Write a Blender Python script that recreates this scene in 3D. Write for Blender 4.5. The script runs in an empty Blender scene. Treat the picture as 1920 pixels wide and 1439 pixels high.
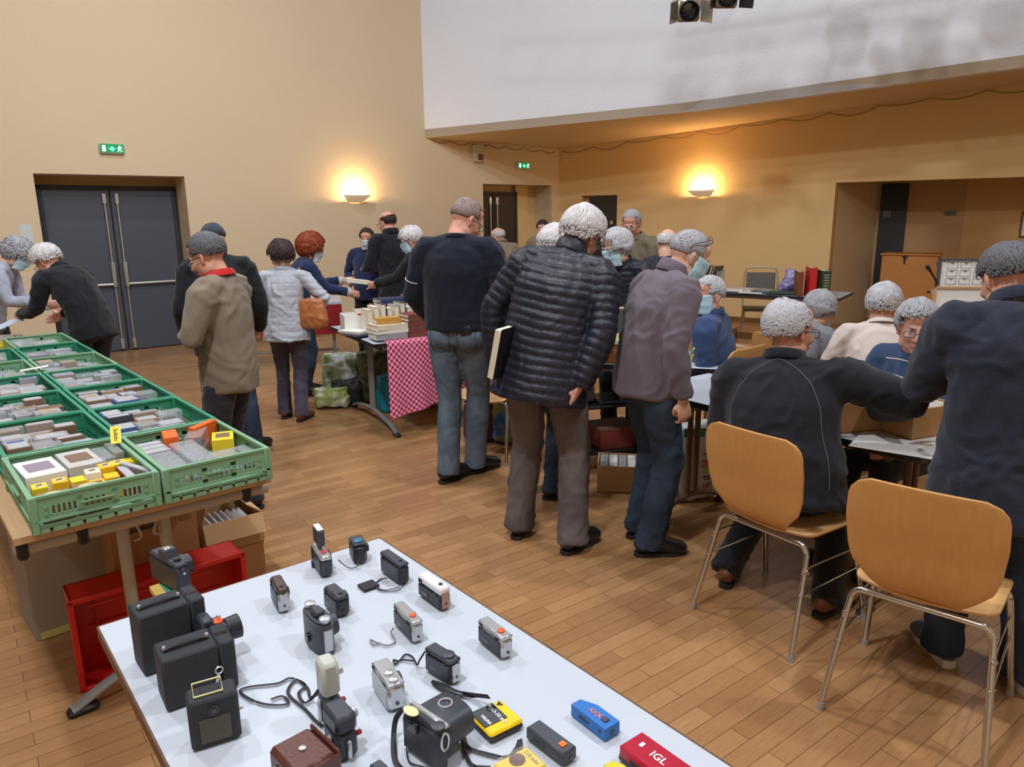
import bpy, bmesh, math, random
from mathutils import Vector, Matrix, noise
random.seed(7)
R = math.radians
C = bpy.context.scene.collection
SC = bpy.context.scene

# ---------------------------------------------------------------- camera
F, PITCH, ROLL, CAMH, CX, CY = 1380.0, R(12.9), R(0.6), 1.66, 960.0, 719.5
fw = Vector((0, math.cos(PITCH), -math.sin(PITCH)))
r0 = Vector((1, 0, 0)); u0 = r0.cross(fw)
cr = r0*math.cos(ROLL) - u0*math.sin(ROLL)
cu = u0*math.cos(ROLL) + r0*math.sin(ROLL)
cam = bpy.data.cameras.new('camera'); cam.sensor_width = 36; cam.lens = 36*F/1920
cam.clip_start = .02; cam.clip_end = 100
co = bpy.data.objects.new('camera', cam); C.objects.link(co)
m = Matrix.Identity(4)
for i in range(3): m[i][0] = cr[i]; m[i][1] = cu[i]; m[i][2] = -fw[i]
m.translation = Vector((0, 0, CAMH)); co.matrix_world = m
SC.camera = co

def ray(x, y): return (fw*F + cr*(x-CX) - cu*(y-CY)).normalized()
def at(x, y, z=0.0):
    "point of the level plane at height z seen along a pixel of the photograph"
    d = ray(x, y); return d*((z-CAMH)/d.z) + Vector((0, 0, CAMH))
def hit(x, y, P, n):
    d = ray(x, y); c = Vector((0, 0, CAMH)); return c + d*((P-c).dot(n)/d.dot(n))

# ---------------------------------------------------------------- look and light
vs = SC.view_settings
SC.display_settings.display_device = 'sRGB'
vs.view_transform = 'Standard'; vs.look = 'None'; vs.gamma = 1; vs.use_curve_mapping = False
vs.exposure = 0.0
W = bpy.data.worlds.new('world'); SC.world = W; W.use_nodes = True
W.node_tree.nodes['Background'].inputs[0].default_value = (.8, .85, 1, 1)
W.node_tree.nodes['Background'].inputs[1].default_value = .02
def lamp(name, kind, loc, power, col, size=.3, target=None, spot=None, blend=.5):
    l = bpy.data.lights.new(name, kind); l.energy = power; l.color = col
    if kind == 'AREA': l.shape = 'DISK'; l.size = size
    else: l.shadow_soft_size = size
    if kind == 'SPOT': l.spot_size = R(spot); l.spot_blend = blend
    o = bpy.data.objects.new(name, l); C.objects.link(o); o.location = loc
    if target is not None:
        o.rotation_euler = (Vector(target)-Vector(loc)).to_track_quat('-Z', 'Y').to_euler()
    return o
COOL = (.90, .94, 1.0)
for i, (x, y, p) in enumerate([(-1.2, .6, 500), (.3, 4.6, 330), (3.2, 1.8, 360)]):
    lamp('hall_light', 'POINT', (x, y, 5.75), p, COOL, .13)
for i, (x, y, p) in enumerate([(-3.4, 3.6, 120), (-2.6, 6.6, 80), (-2.4, -1.4, 60)]):
    lamp('hall_light', 'AREA', (x, y, 5.9), p, COOL, .35, (x, y, 0))

# ---------------------------------------------------------------- materials
def lin(c):
    c = c/255.0
    return c/12.92 if c <= .04045 else ((c+.055)/1.055)**2.4
def rgb(t): return (lin(t[0]), lin(t[1]), lin(t[2]), 1)
MATS = {}
def nt(name):
    m = bpy.data.materials.new(name); m.use_nodes = True
    return m, m.node_tree.nodes, m.node_tree.links, m.node_tree.nodes['Principled BSDF']
def mat(name, col, rough=.6, metal=0, var=.12, vs_=30, bump=0, bs=200, alpha=1, emit=None, es=0, spec=.5, sheen=0, stretch=None, trans=0, col2=None):
    if name in MATS: return MATS[name]
    m, N, L, B = nt(name)
    tc = N.new('ShaderNodeTexCoord')
    vec = tc.outputs['Object']
    if stretch:
        mp = N.new('ShaderNodeMapping'); mp.inputs['Scale'].default_value = stretch
        L.new(vec, mp.inputs[0]); vec = mp.outputs[0]
    n = N.new('ShaderNodeTexNoise'); n.inputs['Scale'].default_value = vs_; n.inputs['Detail'].default_value = 4
    L.new(vec, n.inputs['Vector'])
    mx = N.new('ShaderNodeMix'); mx.data_type = 'RGBA'
    c = rgb(col)
    if col2 is not None:
        mx.inputs[6].default_value = c; mx.inputs[7].default_value = rgb(col2)
        rp = N.new('ShaderNodeValToRGB'); rp.color_ramp.elements[0].position = .38; rp.color_ramp.elements[1].position = .62
        L.new(n.outputs[0], rp.inputs[0]); L.new(rp.outputs[0], mx.inputs[0])
    else:
        mx.inputs[6].default_value = [min(1, v*(1-var)) for v in c[:3]]+[1]
        mx.inputs[7].default_value = [min(1, v*(1+var)) for v in c[:3]]+[1]
        L.new(n.outputs[0], mx.inputs[0])
    L.new(mx.outputs[2], B.inputs['Base Color'])
    B.inputs['Roughness'].default_value = rough; B.inputs['Metallic'].default_value = metal
    B.inputs['Specular IOR Level'].default_value = spec
    if sheen: B.inputs['Sheen Weight'].default_value = sheen
    if trans: B.inputs['Transmission Weight'].default_value = trans
    if alpha < 1: B.inputs['Alpha'].default_value = alpha
    if emit: B.inputs['Emission Color'].default_value = rgb(emit); B.inputs['Emission Strength'].default_value = es
    if bump:
        n2 = N.new('ShaderNodeTexNoise'); n2.inputs['Scale'].default_value = bs; n2.inputs['Detail'].default_value = 3
        L.new(vec, n2.inputs['Vector'])
        b = N.new('ShaderNodeBump'); b.inputs['Strength'].default_value = bump; b.inputs['Distance'].default_value = .01
        L.new(n2.outputs[0], b.inputs['Height']); L.new(b.outputs[0], B.inputs['Normal'])
    MATS[name] = m; return m

# ---------------------------------------------------------------- mesh builder
def frame(t, side):
    t = t.normalized(); s = side - t*side.dot(t)
    if s.length < 1e-5: s = t.orthogonal()
    s.normalize(); return s, t.cross(s)
class MB:
    def __init__(s): s.v = []; s.f = []; s.m = []
    def add(s, vs, fs, M=None, mi=0):
        b = len(s.v)
        s.v += [tuple(M @ Vector(p)) if M is not None else tuple(p) for p in vs]
        s.f += [tuple(b+i for i in f) for f in fs]; s.m += [mi]*len(fs); return s
    def box(s, c, d, rz=0, bev=0, mi=0, M=None):
        X, Y, Z = d[0]/2, d[1]/2, d[2]/2
        T = Matrix.Translation(c) @ (rz if isinstance(rz, Matrix) else Matrix.Rotation(rz, 4, 'Z'))
        if M is not None: T = M @ T
        if bev <= 0:
            vs = [(x*X, y*Y, z*Z) for x in (-1, 1) for y in (-1, 1) for z in (-1, 1)]
            fs = [(0, 1, 3, 2), (4, 6, 7, 5), (0, 4, 5, 1), (2, 3, 7, 6), (0, 2, 6, 4), (1, 5, 7, 3)]
            return s.add(vs, fs, T, mi)
        b = min(bev, X*.98, Y*.98, Z*.98); vs = []; idx = {}
        for x in (-1, 1):
            for y in (-1, 1):
                for z in (-1, 1):
                    idx[x, y, z] = len(vs)
                    vs += [(x*X, y*(Y-b), z*(Z-b)), (x*(X-b), y*Y, z*(Z-b)), (x*(X-b), y*(Y-b), z*Z)]
        fs = []
        q = ((-1, -1), (1, -1), (1, 1), (-1, 1))
        for sg in (-1, 1):
            fs.append([idx[sg, a, c_]+0 for a, c_ in q]); fs.append([idx[a, sg, c_]+1 for a, c_ in q]); fs.append([idx[a, c_, sg]+2 for a, c_ in q])
        for a in (-1, 1):
            for c_ in (-1, 1):
                fs.append([idx[a, c_, -1], idx[a, c_, 1], idx[a, c_, 1]+1, idx[a, c_, -1]+1])
                fs.append([idx[a, -1, c_], idx[a, 1, c_], idx[a, 1, c_]+2, idx[a, -1, c_]+2])
                fs.append([idx[-1, a, c_]+1, idx[1, a, c_]+1, idx[1, a, c_]+2, idx[-1, a, c_]+2])
                for e in (-1, 1): fs.append([idx[a, c_, e], idx[a, c_, e]+1, idx[a, c_, e]+2])
        out = []
        for f in fs:
            p = [Vector(vs[i]) for i in f]; n = (p[1]-p[0]).cross(p[2]-p[0])
            if n.dot(sum(p, Vector())/len(p)) < 0: f = f[::-1]
            out.append(tuple(f))
        return s.add(vs, out, T, mi)
    def tube(s, pts, rad, n=10, side=Vector((1, 0, 0)), closed=False, caps=True, mi=0, M=None, sq=1.0):
        pts = [Vector(p) for p in pts]; k = len(pts); vs = []; fs = []
        side = Vector(side)
        for i, p in enumerate(pts):
            if closed: t = pts[(i+1) % k]-pts[i-1]
            else: t = pts[min(i+1, k-1)]-pts[max(i-1, 0)]
            if t.length < 1e-9: t = Vector((0, 0, 1))
            a, b = frame(t, side); 
            if not isinstance(rad, (list, tuple)) or (len(rad) == 2 and k != 2 and not isinstance(rad[0], (list, tuple))): r = rad
            else: r = rad[i]
            ra, rb = r if isinstance(r, (list, tuple)) else (r, r)
            if isinstance(rad, (float, int)): side = a
            for j in range(n):
                th = 2*math.pi*j/n; ct, st = math.cos(th), math.sin(th)
                if sq != 1: ct = math.copysign(abs(ct)**sq, ct); st = math.copysign(abs(st)**sq, st)
                vs.append(p + a*ra*ct + b*rb*st)
        for i in range(k if closed else k-1):
            for j in range(n):
                i2 = (i+1) % k; j2 = (j+1) % n
                fs.append((i*n+j, i*n+j2, i2*n+j2, i2*n+j))
        if caps and not closed:
            fs.append(tuple(range(n))[::-1]); fs.append(tuple((k-1)*n+j for j in range(n)))
        return s.add(vs, fs, M, mi)
    def cyl(s, a, b, r, r2=None, n=16, mi=0, M=None): return s.tube([a, b], [(r, r), (r2 or r, r2 or r)], n, mi=mi, M=M)
    def ell(s, c, r, rot=None, nu=16, nv=10, mi=0, M=None):
        vs = [(0, 0, -1)]; fs = []
        for i in range(1, nv):
            ph = math.pi*i/nv-math.pi/2
            for j in range(nu):
                th = 2*math.pi*j/nu; vs.append((math.cos(ph)*math.cos(th), math.cos(ph)*math.sin(th), math.sin(ph)))
        vs.append((0, 0, 1)); top = len(vs)-1
        for j in range(nu):
            j2 = (j+1) % nu; fs.append((0, 1+j2, 1+j)); fs.append((top, top-nu+j, top-nu+j2))
            for i in range(nv-2):
                a = 1+i*nu; fs.append((a+j, a+j2, a+nu+j2, a+nu+j))
        r = (r, r, r) if isinstance(r, (int, float)) else r
        T = Matrix.Translation(c) @ (rot.to_4x4() if rot is not None else Matrix.Identity(4)) @ Matrix.Diagonal((*r, 1))
        if M is not None: T = M @ T
        return s.add(vs, fs, T, mi)
    def lathe(s, prof, n=24, M=None, mi=0):
        vs = []; fs = []; k = len(prof)
        for r, z in prof:
            for j in range(n):
                th = 2*math.pi*j/n; vs.append((r*math.cos(th), r*math.sin(th), z))
        for i in range(k-1):
            for j in range(n):
                j2 = (j+1) % n; fs.append((i*n+j, i*n+j2, (i+1)*n+j2, (i+1)*n+j))
        fs.append(tuple(range(n))[::-1]); fs.append(tuple((k-1)*n+j for j in range(n)))
        return s.add(vs, fs, M, mi)
    def prism(s, poly, z0, z1, M=None, mi=0):
        n = len(poly); vs = [(x, y, z0) for x, y in poly]+[(x, y, z1) for x, y in poly]
        fs = [tuple(range(n))[::-1], tuple(range(n, 2*n))]+[(i, (i+1) % n, n+(i+1) % n, n+i) for i in range(n)]
        return s.add(vs, fs, M, mi)
    def grid(s, fn, nu, nv, M=None, mi=0, closeu=False):
        vs = [fn(i/nu, j/nv) for j in range(nv+1) for i in range(nu+1)]
        fs = [(j*(nu+1)+i, j*(nu+1)+i+1, (j+1)*(nu+1)+i+1, (j+1)*(nu+1)+i) for j in range(nv) for i in range(nu)]
        return s.add(vs, fs, M, mi)
    def mesh(s, name='m', mats=(), ang=38, recalc=True):
        me = bpy.data.meshes.new(name); me.from_pydata(s.v, [], s.f)
        for mt in (mats if isinstance(mats, (list, tuple)) else [mats]):
            if mt: me.materials.append(mt)
        if any(s.m): me.polygons.foreach_set('material_index', s.m)
        if recalc:
            bm = bmesh.new(); bm.from_mesh(me); bmesh.ops.recalc_face_normals(bm, faces=bm.faces); bm.to_mesh(me); bm.free()
        me.shade_smooth()
        if ang < 180: me.set_sharp_from_angle(angle=R(ang))
        me.update(); return me
    def build(s, name, mats, parent=None, ang=38, label=None, recalc=True):
        return put(name, s.mesh(name, mats, ang, recalc), parent, label)
def put(name, me, parent=None, label=None):
    o = bpy.data.objects.new(name, me); C.objects.link(o)
    if parent is not None: o.parent = parent
    if label: o['label'] = label
    return o
def tag(o, label, cat, group=None, kind=None):
    o['label'] = label; o['category'] = cat
    if group: o['group'] = group
    if kind: o['kind'] = kind
    return o
def thing(name, label, cat, loc=(0, 0, 0), rz=0, group=None):
    o = bpy.data.objects.new(name, None); C.objects.link(o); o.empty_display_size = .05
    o.location = loc; o.rotation_euler = (0, 0, rz); return tag(o, label, cat, group)
def struct(name, mb, mt, parent=None, ang=38):
    o = mb.build(name, mt, parent, ang) if isinstance(mb, MB) else mb
    if parent is None: o['kind'] = 'structure'
    return o
def single(mb, name, mt, label, cat, loc=(0, 0, 0), rz=0, group=None, ang=38):
    o = mb.build(name, mt, None, ang); o.location = loc; o.rotation_euler = (0, 0, rz); return tag(o, label, cat, group)
KIDS = {}
def dup(o, loc, rz, label=None, group=None):
    r = o.copy(); C.objects.link(r); r.location = loc; r.rotation_euler = (0, 0, rz)
    if label: r['label'] = label
    if group: r['group'] = group
    for ch in [c for c in C.objects if c.parent == o]:
        c = ch.copy(); C.objects.link(c); c.parent = r
        for g in [q for q in C.objects if q.parent == ch]:
            d = g.copy(); C.objects.link(d); d.parent = c
    return r
BAKE = bpy.data.scenes.new('bake'); 
def bake_graph():
    vl = BAKE.view_layers[0]; vl.update(); return vl.depsgraph
def evald(me, mods):
    "bake a list of modifiers into a mesh"
    o = bpy.data.objects.new('tmp', me); BAKE.collection.objects.link(o)
    for kind, kw in mods:
        md = o.modifiers.new('m', kind)
        for k, v in kw.items(): setattr(md, k, v)
    dg = bake_graph()
    out = bpy.data.meshes.new_from_object(o.evaluated_get(dg))
    bpy.data.objects.remove(o); bpy.data.meshes.remove(me); return out
def text_mesh(s, size, ext=.0004, mt=None, align='CENTER', bold=0):
    cu_ = bpy.data.curves.new('txt', 'FONT'); cu_.body = s; cu_.size = size; cu_.extrude = ext
    cu_.align_x = align; cu_.align_y = 'CENTER'; cu_.offset = bold; cu_.resolution_u = 2
    o = bpy.data.objects.new('tmp', cu_); BAKE.collection.objects.link(o); dg = bake_graph()
    me = bpy.data.meshes.new_from_object(o.evaluated_get(dg))
    bpy.data.objects.remove(o); bpy.data.curves.remove(cu_)
    if mt: me.materials.clear(); me.materials.append(mt)
    return me
def lettering(s, size, mt, parent, loc, rot=(0, 0, 0), bold=0, name='lettering', align='CENTER'):
    o = put(name, text_mesh(s, size, .0003, mt, align, bold), parent)
    o.location = loc; o.rotation_euler = rot; return o
def bez(pts, n=8):
    "smooth curve through points"
    P = [Vector(p) for p in pts]; out = []
    for i in range(len(P)-1):
        a = P[max(i-1, 0)]; b = P[i]; c = P[i+1]; d = P[min(i+2, len(P)-1)]
        for k in range(n):
            t = k/n; out.append(.5*((2*b)+(c-a)*t+(2*a-5*b+4*c-d)*t*t+(3*b-a-3*c+d)*t**3))
    out.append(P[-1]); return out
# ================================================================ the room
e1 = Vector((.7943, .6075, 0)).normalized(); e2 = Vector((-e1.y, e1.x, 0))
WA = math.atan2(e1.y, e1.x)
DP = at(338, 646); PF = DP - e2*.5          # plane of the far left wall (front face)
PF.z = 0
def WL(s, z, d=0): p = PF + e1*s + e2*d; return Vector((p.x, p.y, z))
SCOR = 6.33
CORN = WL(SCOR, 0)
rd = Vector((.8276, -.5613, 0)).normalized(); rn = Vector((-rd.y, rd.x, 0))   # right wall direction, rn points outwards
def WR(s, z, d=0): p = CORN + rd*s + rn*d; return Vector((p.x, p.y, z))

def wallmat(name, col, bs=60, bump=.25, var=.03):
    return mat(name, col, .85, 0, var, 1.2, bump, bs, spec=.25)
CREAM = wallmat('cream_wall_paint', (216, 196, 164))
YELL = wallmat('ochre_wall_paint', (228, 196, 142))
BEIGE = wallmat('alcove_wall_paint', (208, 180, 140))
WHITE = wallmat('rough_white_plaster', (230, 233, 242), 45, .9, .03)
PANEL = wallmat('ceiling_paint', (216, 190, 152))

# floor: parquet boards running along the hall
m, N, L, B = nt('parquet')
tc = N.new('ShaderNodeTexCoord'); mp = N.new('ShaderNodeMapping'); mp.inputs['Rotation'].default_value = (0, 0, -R(37))
L.new(tc.outputs['Object'], mp.inputs[0])
br = N.new('ShaderNodeTexBrick'); br.inputs['Scale'].default_value = 1; br.inputs['Brick Width'].default_value = .46
br.inputs['Row Height'].default_value = .07; br.inputs['Mortar Size'].default_value = .0012; br.inputs['Mortar Smooth'].default_value = .1
br.inputs['Bias'].default_value = -.1; br.offset = .37
br.inputs['Color1'].default_value = rgb((172, 130, 88)); br.inputs['Color2'].default_value = rgb((150, 108, 70)); br.inputs['Mortar'].default_value = rgb((98, 66, 40))
L.new(mp.outputs[0], br.inputs['Vector'])
ns = N.new('ShaderNodeTexNoise'); ns.inputs['Scale'].default_value = 3; ns.inputs['Detail'].default_value = 8
mp2 = N.new('ShaderNodeMapping'); mp2.inputs['Scale'].default_value = (3, 40, 1); L.new(mp.outputs[0], mp2.inputs[0]); L.new(mp2.outputs[0], ns.inputs['Vector'])
mx = N.new('ShaderNodeMix'); mx.data_type = 'RGBA'; mx.blend_type = 'OVERLAY'; mx.inputs[0].default_value = .28
L.new(br.outputs['Color'], mx.inputs[6]); L.new(ns.outputs[0], mx.inputs[7])
nb = N.new('ShaderNodeTexNoise'); nb.inputs['Scale'].default_value = 1.3; nb.inputs['Detail'].default_value = 5; L.new(tc.outputs['Object'], nb.inputs['Vector'])
mx2 = N.new('ShaderNodeMix'); mx2.data_type = 'RGBA'; mx2.blend_type = 'OVERLAY'; mx2.inputs[0].default_value = .16
L.new(mx.outputs[2], mx2.inputs[6]); L.new(nb.outputs[0], mx2.inputs[7]); L.new(mx2.outputs[2], B.inputs['Base Color'])
rr = N.new('ShaderNodeMapRange'); rr.inputs['To Min'].default_value = .22; rr.inputs['To Max'].default_value = .42
L.new(nb.outputs[0], rr.inputs['Value']); L.new(rr.outputs[0], B.inputs['Roughness'])
bp = N.new('ShaderNodeBump'); bp.inputs['Strength'].default_value = .12; bp.inputs['Distance'].default_value = .004
L.new(br.outputs['Fac'], bp.inputs['Height']); bp.invert = True; L.new(bp.outputs[0], B.inputs['Normal'])
PARQ = m
b = MB(); b.box((0, 5, -.05), (26, 26, .1)); struct('floor', b, PARQ)

HT = 6.4
def quad(b, pts, mi=0):
    n = len(b.v); b.v += [tuple(p) for p in pts]; b.f.append(tuple(range(n, n+len(pts)))); b.m.append(mi)
def wallbox(b, A, Bp, z0, z1, th, out):
    "slab from A to B (plan), thickness th towards out"
    o = out*th; c = (A+Bp)/2 + o/2; d = Bp-A
    b.box((c.x, c.y, (z0+z1)/2), (d.length, th, z1-z0), math.atan2(d.y, d.x))
# far left wall with its two door recesses
b = MB()
O1 = (-1.45, .15, 2.17); O2 = (4.71, 6.17, 2.155)
for a_, c_, z0, z1 in ((-9, O1[0], 0, HT), (O1[0], O1[1], O1[2], HT), (O1[1], O2[0], 0, HT), (O2[0], O2[1], O2[2], HT), (O2[1], SCOR+.3, 0, HT)):
    wallbox(b, WL(a_, 0), WL(c_, 0), z0, z1, .5, e2)
struct('wall_left', b, CREAM)
# wall behind the recess (door back plane) so that nothing is open
b = MB(); wallbox(b, WL(-2.2, 0, .56), WL(7, 0, .56), 0, 2.6, .1, e2); struct('wall_back', b, YELL)

GREY = mat('dark_grey_door_laminate', (74, 80, 92), .45, 0, .06, 60, .05, 300)
GREYW = mat('dark_brown_door_laminate', (58, 46, 40), .5, 0, .06, 60)
STEEL = mat('brushed_steel', (196, 196, 192), .35, .8, .05)
DARKG = mat('dark_door_frame', (44, 47, 56), .5)
def double_door(idx, s0, s1, top, leafm, shift=0):
    root = bpy.data.objects.new('door_%d' % idx, None); C.objects.link(root); root['kind'] = 'structure'
    c = WL((s0+s1)/2, 0, .5); root.location = c; root.rotation_euler = (0, 0, WA)
    w = s1-s0; hw = w/2
    b = MB(); b.box((-hw-.0+.02, -.02, top/2), (.05, .08, top)); b.box((hw-.02, -.02, top/2), (.05, .08, top)); b.box((0, -.02, top-.02), (w, .08, .05))
    b.build('door_frame', DARKG, root)
    for sg in (-1, 1):
        lw = (w-.1)/2
        b = MB(); b.box((sg*(lw/2+.006), -.03, (top-.05)/2+.005), (lw-.006, .045, top-.06), bev=.004)
        leaf = b.build('door_leaf', leafm, root)
        b = MB(); x = sg*.07
        b.tube([(x, -.085, .05), (x, -.085, top-.12)], .013, 10)
        b.box((x, -.07, .1), (.045, .05, .14), bev=.008); b.box((x, -.07, top-.15), (.05, .05, .13), bev=.008)
        b.box((x, -.085, .98), (.05, .07, .32), bev=.01)
        b.build('panic_rod', STEEL, leaf)
        b = MB(); b.tube([(sg*.09, -.1, .86), (sg*(lw-.06), -.1, .86)], .018, 10); b.box((sg*(lw-.05), -.08, .9), (.05, .07, .16), bev=.01)
        b.build('push_bar', STEEL, leaf)
double_door(1, -1.40, .13, 2.06, GREY)
double_door(2, 4.71, 5.75, 2.05, GREYW)
b = MB(); wallbox(b, WL(5.75, 0, .47), WL(6.17, 0, .47), 0, 2.155, .09, e2); struct('trim_1', b, YELL)

# right wall, under the white soffit
def ZR(s): return 2.74 + .065*max(s, 0)
b = MB()
AL0, AL1, ALT = 4.53, 8.6, 2.06
for a_, c_, z0, z1 in ((-.6, .45, 0, 3.6), (.45, 1.13, 1.97, 3.6), (1.13, AL0, 0, 3.6), (AL0, AL1, ALT, 3.6), (AL1, 12, 0, 3.6)):
    wallbox(b, WR(a_, 0), WR(c_, 0), z0, z1, .25, rn)
struct('wall_right', b, YELL)
b = MB(); b.box((0, 0, .98), (.6, .05, 1.94), bev=.004)
d3 = b.build('door_3', mat('small_door_dark', (48, 44, 46), .5)); d3['kind'] = 'structure'
d3.location = WR(.84, 0, .14); d3.rotation_euler = (0, 0, math.atan2(rd.y, rd.x))
b = MB(); b.box((.14, -.03, 1.52), (.05, .008, .06)); b.build('door_plate', mat('pale_plate', (190, 175, 140)), d3)
b = MB(); wallbox(b, WR(-.2, 0, .18), WR(1.6, 0, .18), 0, 2.5, .05, rn); struct('wall_niche', b, YELL)

# ceiling strip below the soffit and the soffit itself
SO = [hit(797, 258, PF, e2), at(1283, 211, 2.93), at(1920, 126, 3.08)]
SO[0].z = 2.81
ext = (SO[2]-SO[1]); SO.append(SO[2]+ext*1.6)
RW = [WR(0, ZR(0)), WR(2.0, ZR(2)), WR(6.6, ZR(6.6)), WR(11.5, ZR(11.5))]
b = MB()
up = Vector((0, 0, .12))
for i in range(3):
    p = [SO[i], SO[i+1], RW[i+1]+rn*.1, RW[i]+rn*.1]
    if i == 0: p[3] = WL(SCOR+.2, ZR(0), .2)
    n0 = len(b.v); b.v += [tuple(q) for q in p]+[tuple(q+up) for q in p]
    b.f += [(n0, n0+1, n0+2, n0+3), (n0+7, n0+6, n0+5, n0+4), (n0, n0+4, n0+5, n0+1), (n0+1, n0+5, n0+6, n0+2), (n0+2, n0+6, n0+7, n0+3), (n0+3, n0+7, n0+4, n0)]; b.m += [0]*6
struct('ceiling_low', b, PANEL, ang=20)
b = MB()
for i in range(3):
    A, Bq = SO[i].copy(), SO[i+1].copy(); d = (Bq-A); nrm = Vector((-d.y, d.x, 0)).normalized()
    if nrm.dot(Vector((1, 1, 0))) < 0: nrm = -nrm
    n0 = len(b.v)
    for P in (A, Bq, Bq+nrm*.14, A+nrm*.14):
        b.v += [(P.x, P.y, P.z+.002), (P.x, P.y, HT)]
    for k in range(4):
        j = (k+1) % 4; b.f.append((n0+2*k, n0+2*j, n0+2*j+1, n0+2*k+1)); b.m.append(0)
    b.f += [(n0, n0+2, n0+4, n0+6), (n0+1, n0+7, n0+5, n0+3)]; b.m += [0, 0]
struct('wall_soffit', b, WHITE, ang=20)
# hall ceiling and the walls behind the camera
b = MB(); b.box((0, 5, HT+.05), (26, 26, .1)); struct('ceiling', b, mat('hall_ceiling', (120, 112, 104), .9, 0, .05))
b = MB(); b.box((0, -4.2, HT/2), (26, .2, HT)); struct('wall_front', b, CREAM)
b = MB(); b.box((9.5, 2, HT/2), (.2, 14, HT)); struct('wall_side', b, CREAM)
# alcove behind the opening in the right wall
b = MB()
A0 = WR(AL0, 0, .0); lp = ray(1654, 392); 
t_ = (A0.x*lp.y - A0.y*lp.x)/(e1.y*lp.x - e1.x*lp.y); 
wallbox(b, A0+rn*.2, A0+rn*.2+e1*(t_+.1), 0, 2.6, .1, e2)
K0 = A0+e1*t_
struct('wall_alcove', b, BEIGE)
b = MB(); 
def meet(x, P, d):
    l = ray(x, 392); k = (P.x*l.y-P.y*l.x)/(d.y*l.x-d.x*l.y); return P+d*k
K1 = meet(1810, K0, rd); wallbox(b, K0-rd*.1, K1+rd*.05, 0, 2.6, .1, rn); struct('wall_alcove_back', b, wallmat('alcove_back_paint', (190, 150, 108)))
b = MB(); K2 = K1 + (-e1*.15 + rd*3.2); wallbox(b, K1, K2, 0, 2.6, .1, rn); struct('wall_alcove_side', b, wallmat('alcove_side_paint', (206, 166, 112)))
b = MB(); b.prism([(WR(4.3, 0, .24).x, WR(4.3, 0, .24).y), (WR(9.5, 0, .24).x, WR(9.5, 0, .24).y), (WR(9.5, 0, 4).x, WR(9.5, 0, 4).y), (WR(4.3, 0, 4).x, WR(4.3, 0, 4).y)], 2.45, 2.55); struct('ceiling_alcove', b, PANEL)
DA = meet(1651, K0, rd); DB = meet(1701, K0, rd); dw = (DB-DA).length
b = MB(); b.box((0, 0, 1.03), (dw, .05, 2.06), bev=.004)
d4 = b.build('door_4', mat('black_door', (24, 24, 28), .5)); d4['kind'] = 'structure'
mid = (DA+DB)/2 - rn*.03; d4.location = (mid.x, mid.y, 0); d4.rotation_euler = (0, 0, math.atan2(rd.y, rd.x))
b = MB(); b.box((-.08, -.03, 1.62), (.11, .006, .1)); b.build('door_notice', mat('dim_plate', (92, 92, 88)), d4)
b = MB(); b.tube([(dw/2-.16, -.06, .98), (dw/2-.05, -.06, .98)], .009, 8); b.cyl((dw/2-.05, -.06, .98), (dw/2-.05, -.02, .98), .012); b.build('door_handle', STEEL, d4)
# baseboards
b = MB(); wallbox(b, WL(.15, 0, -.012), WL(4.71, 0, -.012), 0, .07, .012, e2); struct('baseboard_left', b, mat('brown_base', (120, 84, 50)))
b = MB(); wallbox(b, WR(1.2, 0, -.012), WR(AL0, 0, -.012), 0, .07, .012, rn); struct('baseboard_right', b, MATS['brown_base'])

# sconces
SHADE = mat('white_sconce_glass', (240, 232, 218), .5, emit=(255, 222, 180), es=.22)
def sconce(P, rz, label, power):
    t = thing('wall_lamp', label, 'wall lamp', P, rz, 'half-open wall lamps')
    def sh(u, v):     # a boat shaped bowl, open at the top
        x = (u-.5)*.44; e = 1-(abs(x)/.235)**2.2
        dpt = .21*max(e, .0)**.5*(.75+.25*v)
        return (x*(.62+.38*v), -dpt*math.sin(math.pi*.5*min(1, v*1.0+.12)), -.085+.085*v)
    b = MB(); b.grid(sh, 24, 8)
    me = evald(b.mesh('s', SHADE), [('SOLIDIFY', dict(thickness=.008))]); put('lamp_shade', me, t)
    b = MB(); b.box((0, -.01, -.04), (.2, .02, .09), bev=.006); b.build('wall_plate', SHADE, t)
    b = MB(); b.tube([(-.06, -.075, -.005), (.06, -.075, -.005)], .012, 10)
    b.build('bulb', mat('lit_halogen', (255, 214, 150), .4, emit=(255, 200, 120), es=60), t)
    q = t.matrix_basis.copy()
    M = Matrix.Translation(P) @ Matrix.Rotation(rz, 4, 'Z')
    l = lamp('sconce_light', 'POINT', M @ Vector((0, -.13, .035)), power, (1, .64, .30), .035)
    return t
sconce(WL(2.45, 1.96), WA, 'white half-bowl wall lamp glowing on the far left wall', 22)
sconce(WR(2.6, 2.0), math.atan2(rd.y, rd.x), 'white half-bowl wall lamp glowing on the right wall under the soffit', 26)

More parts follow.
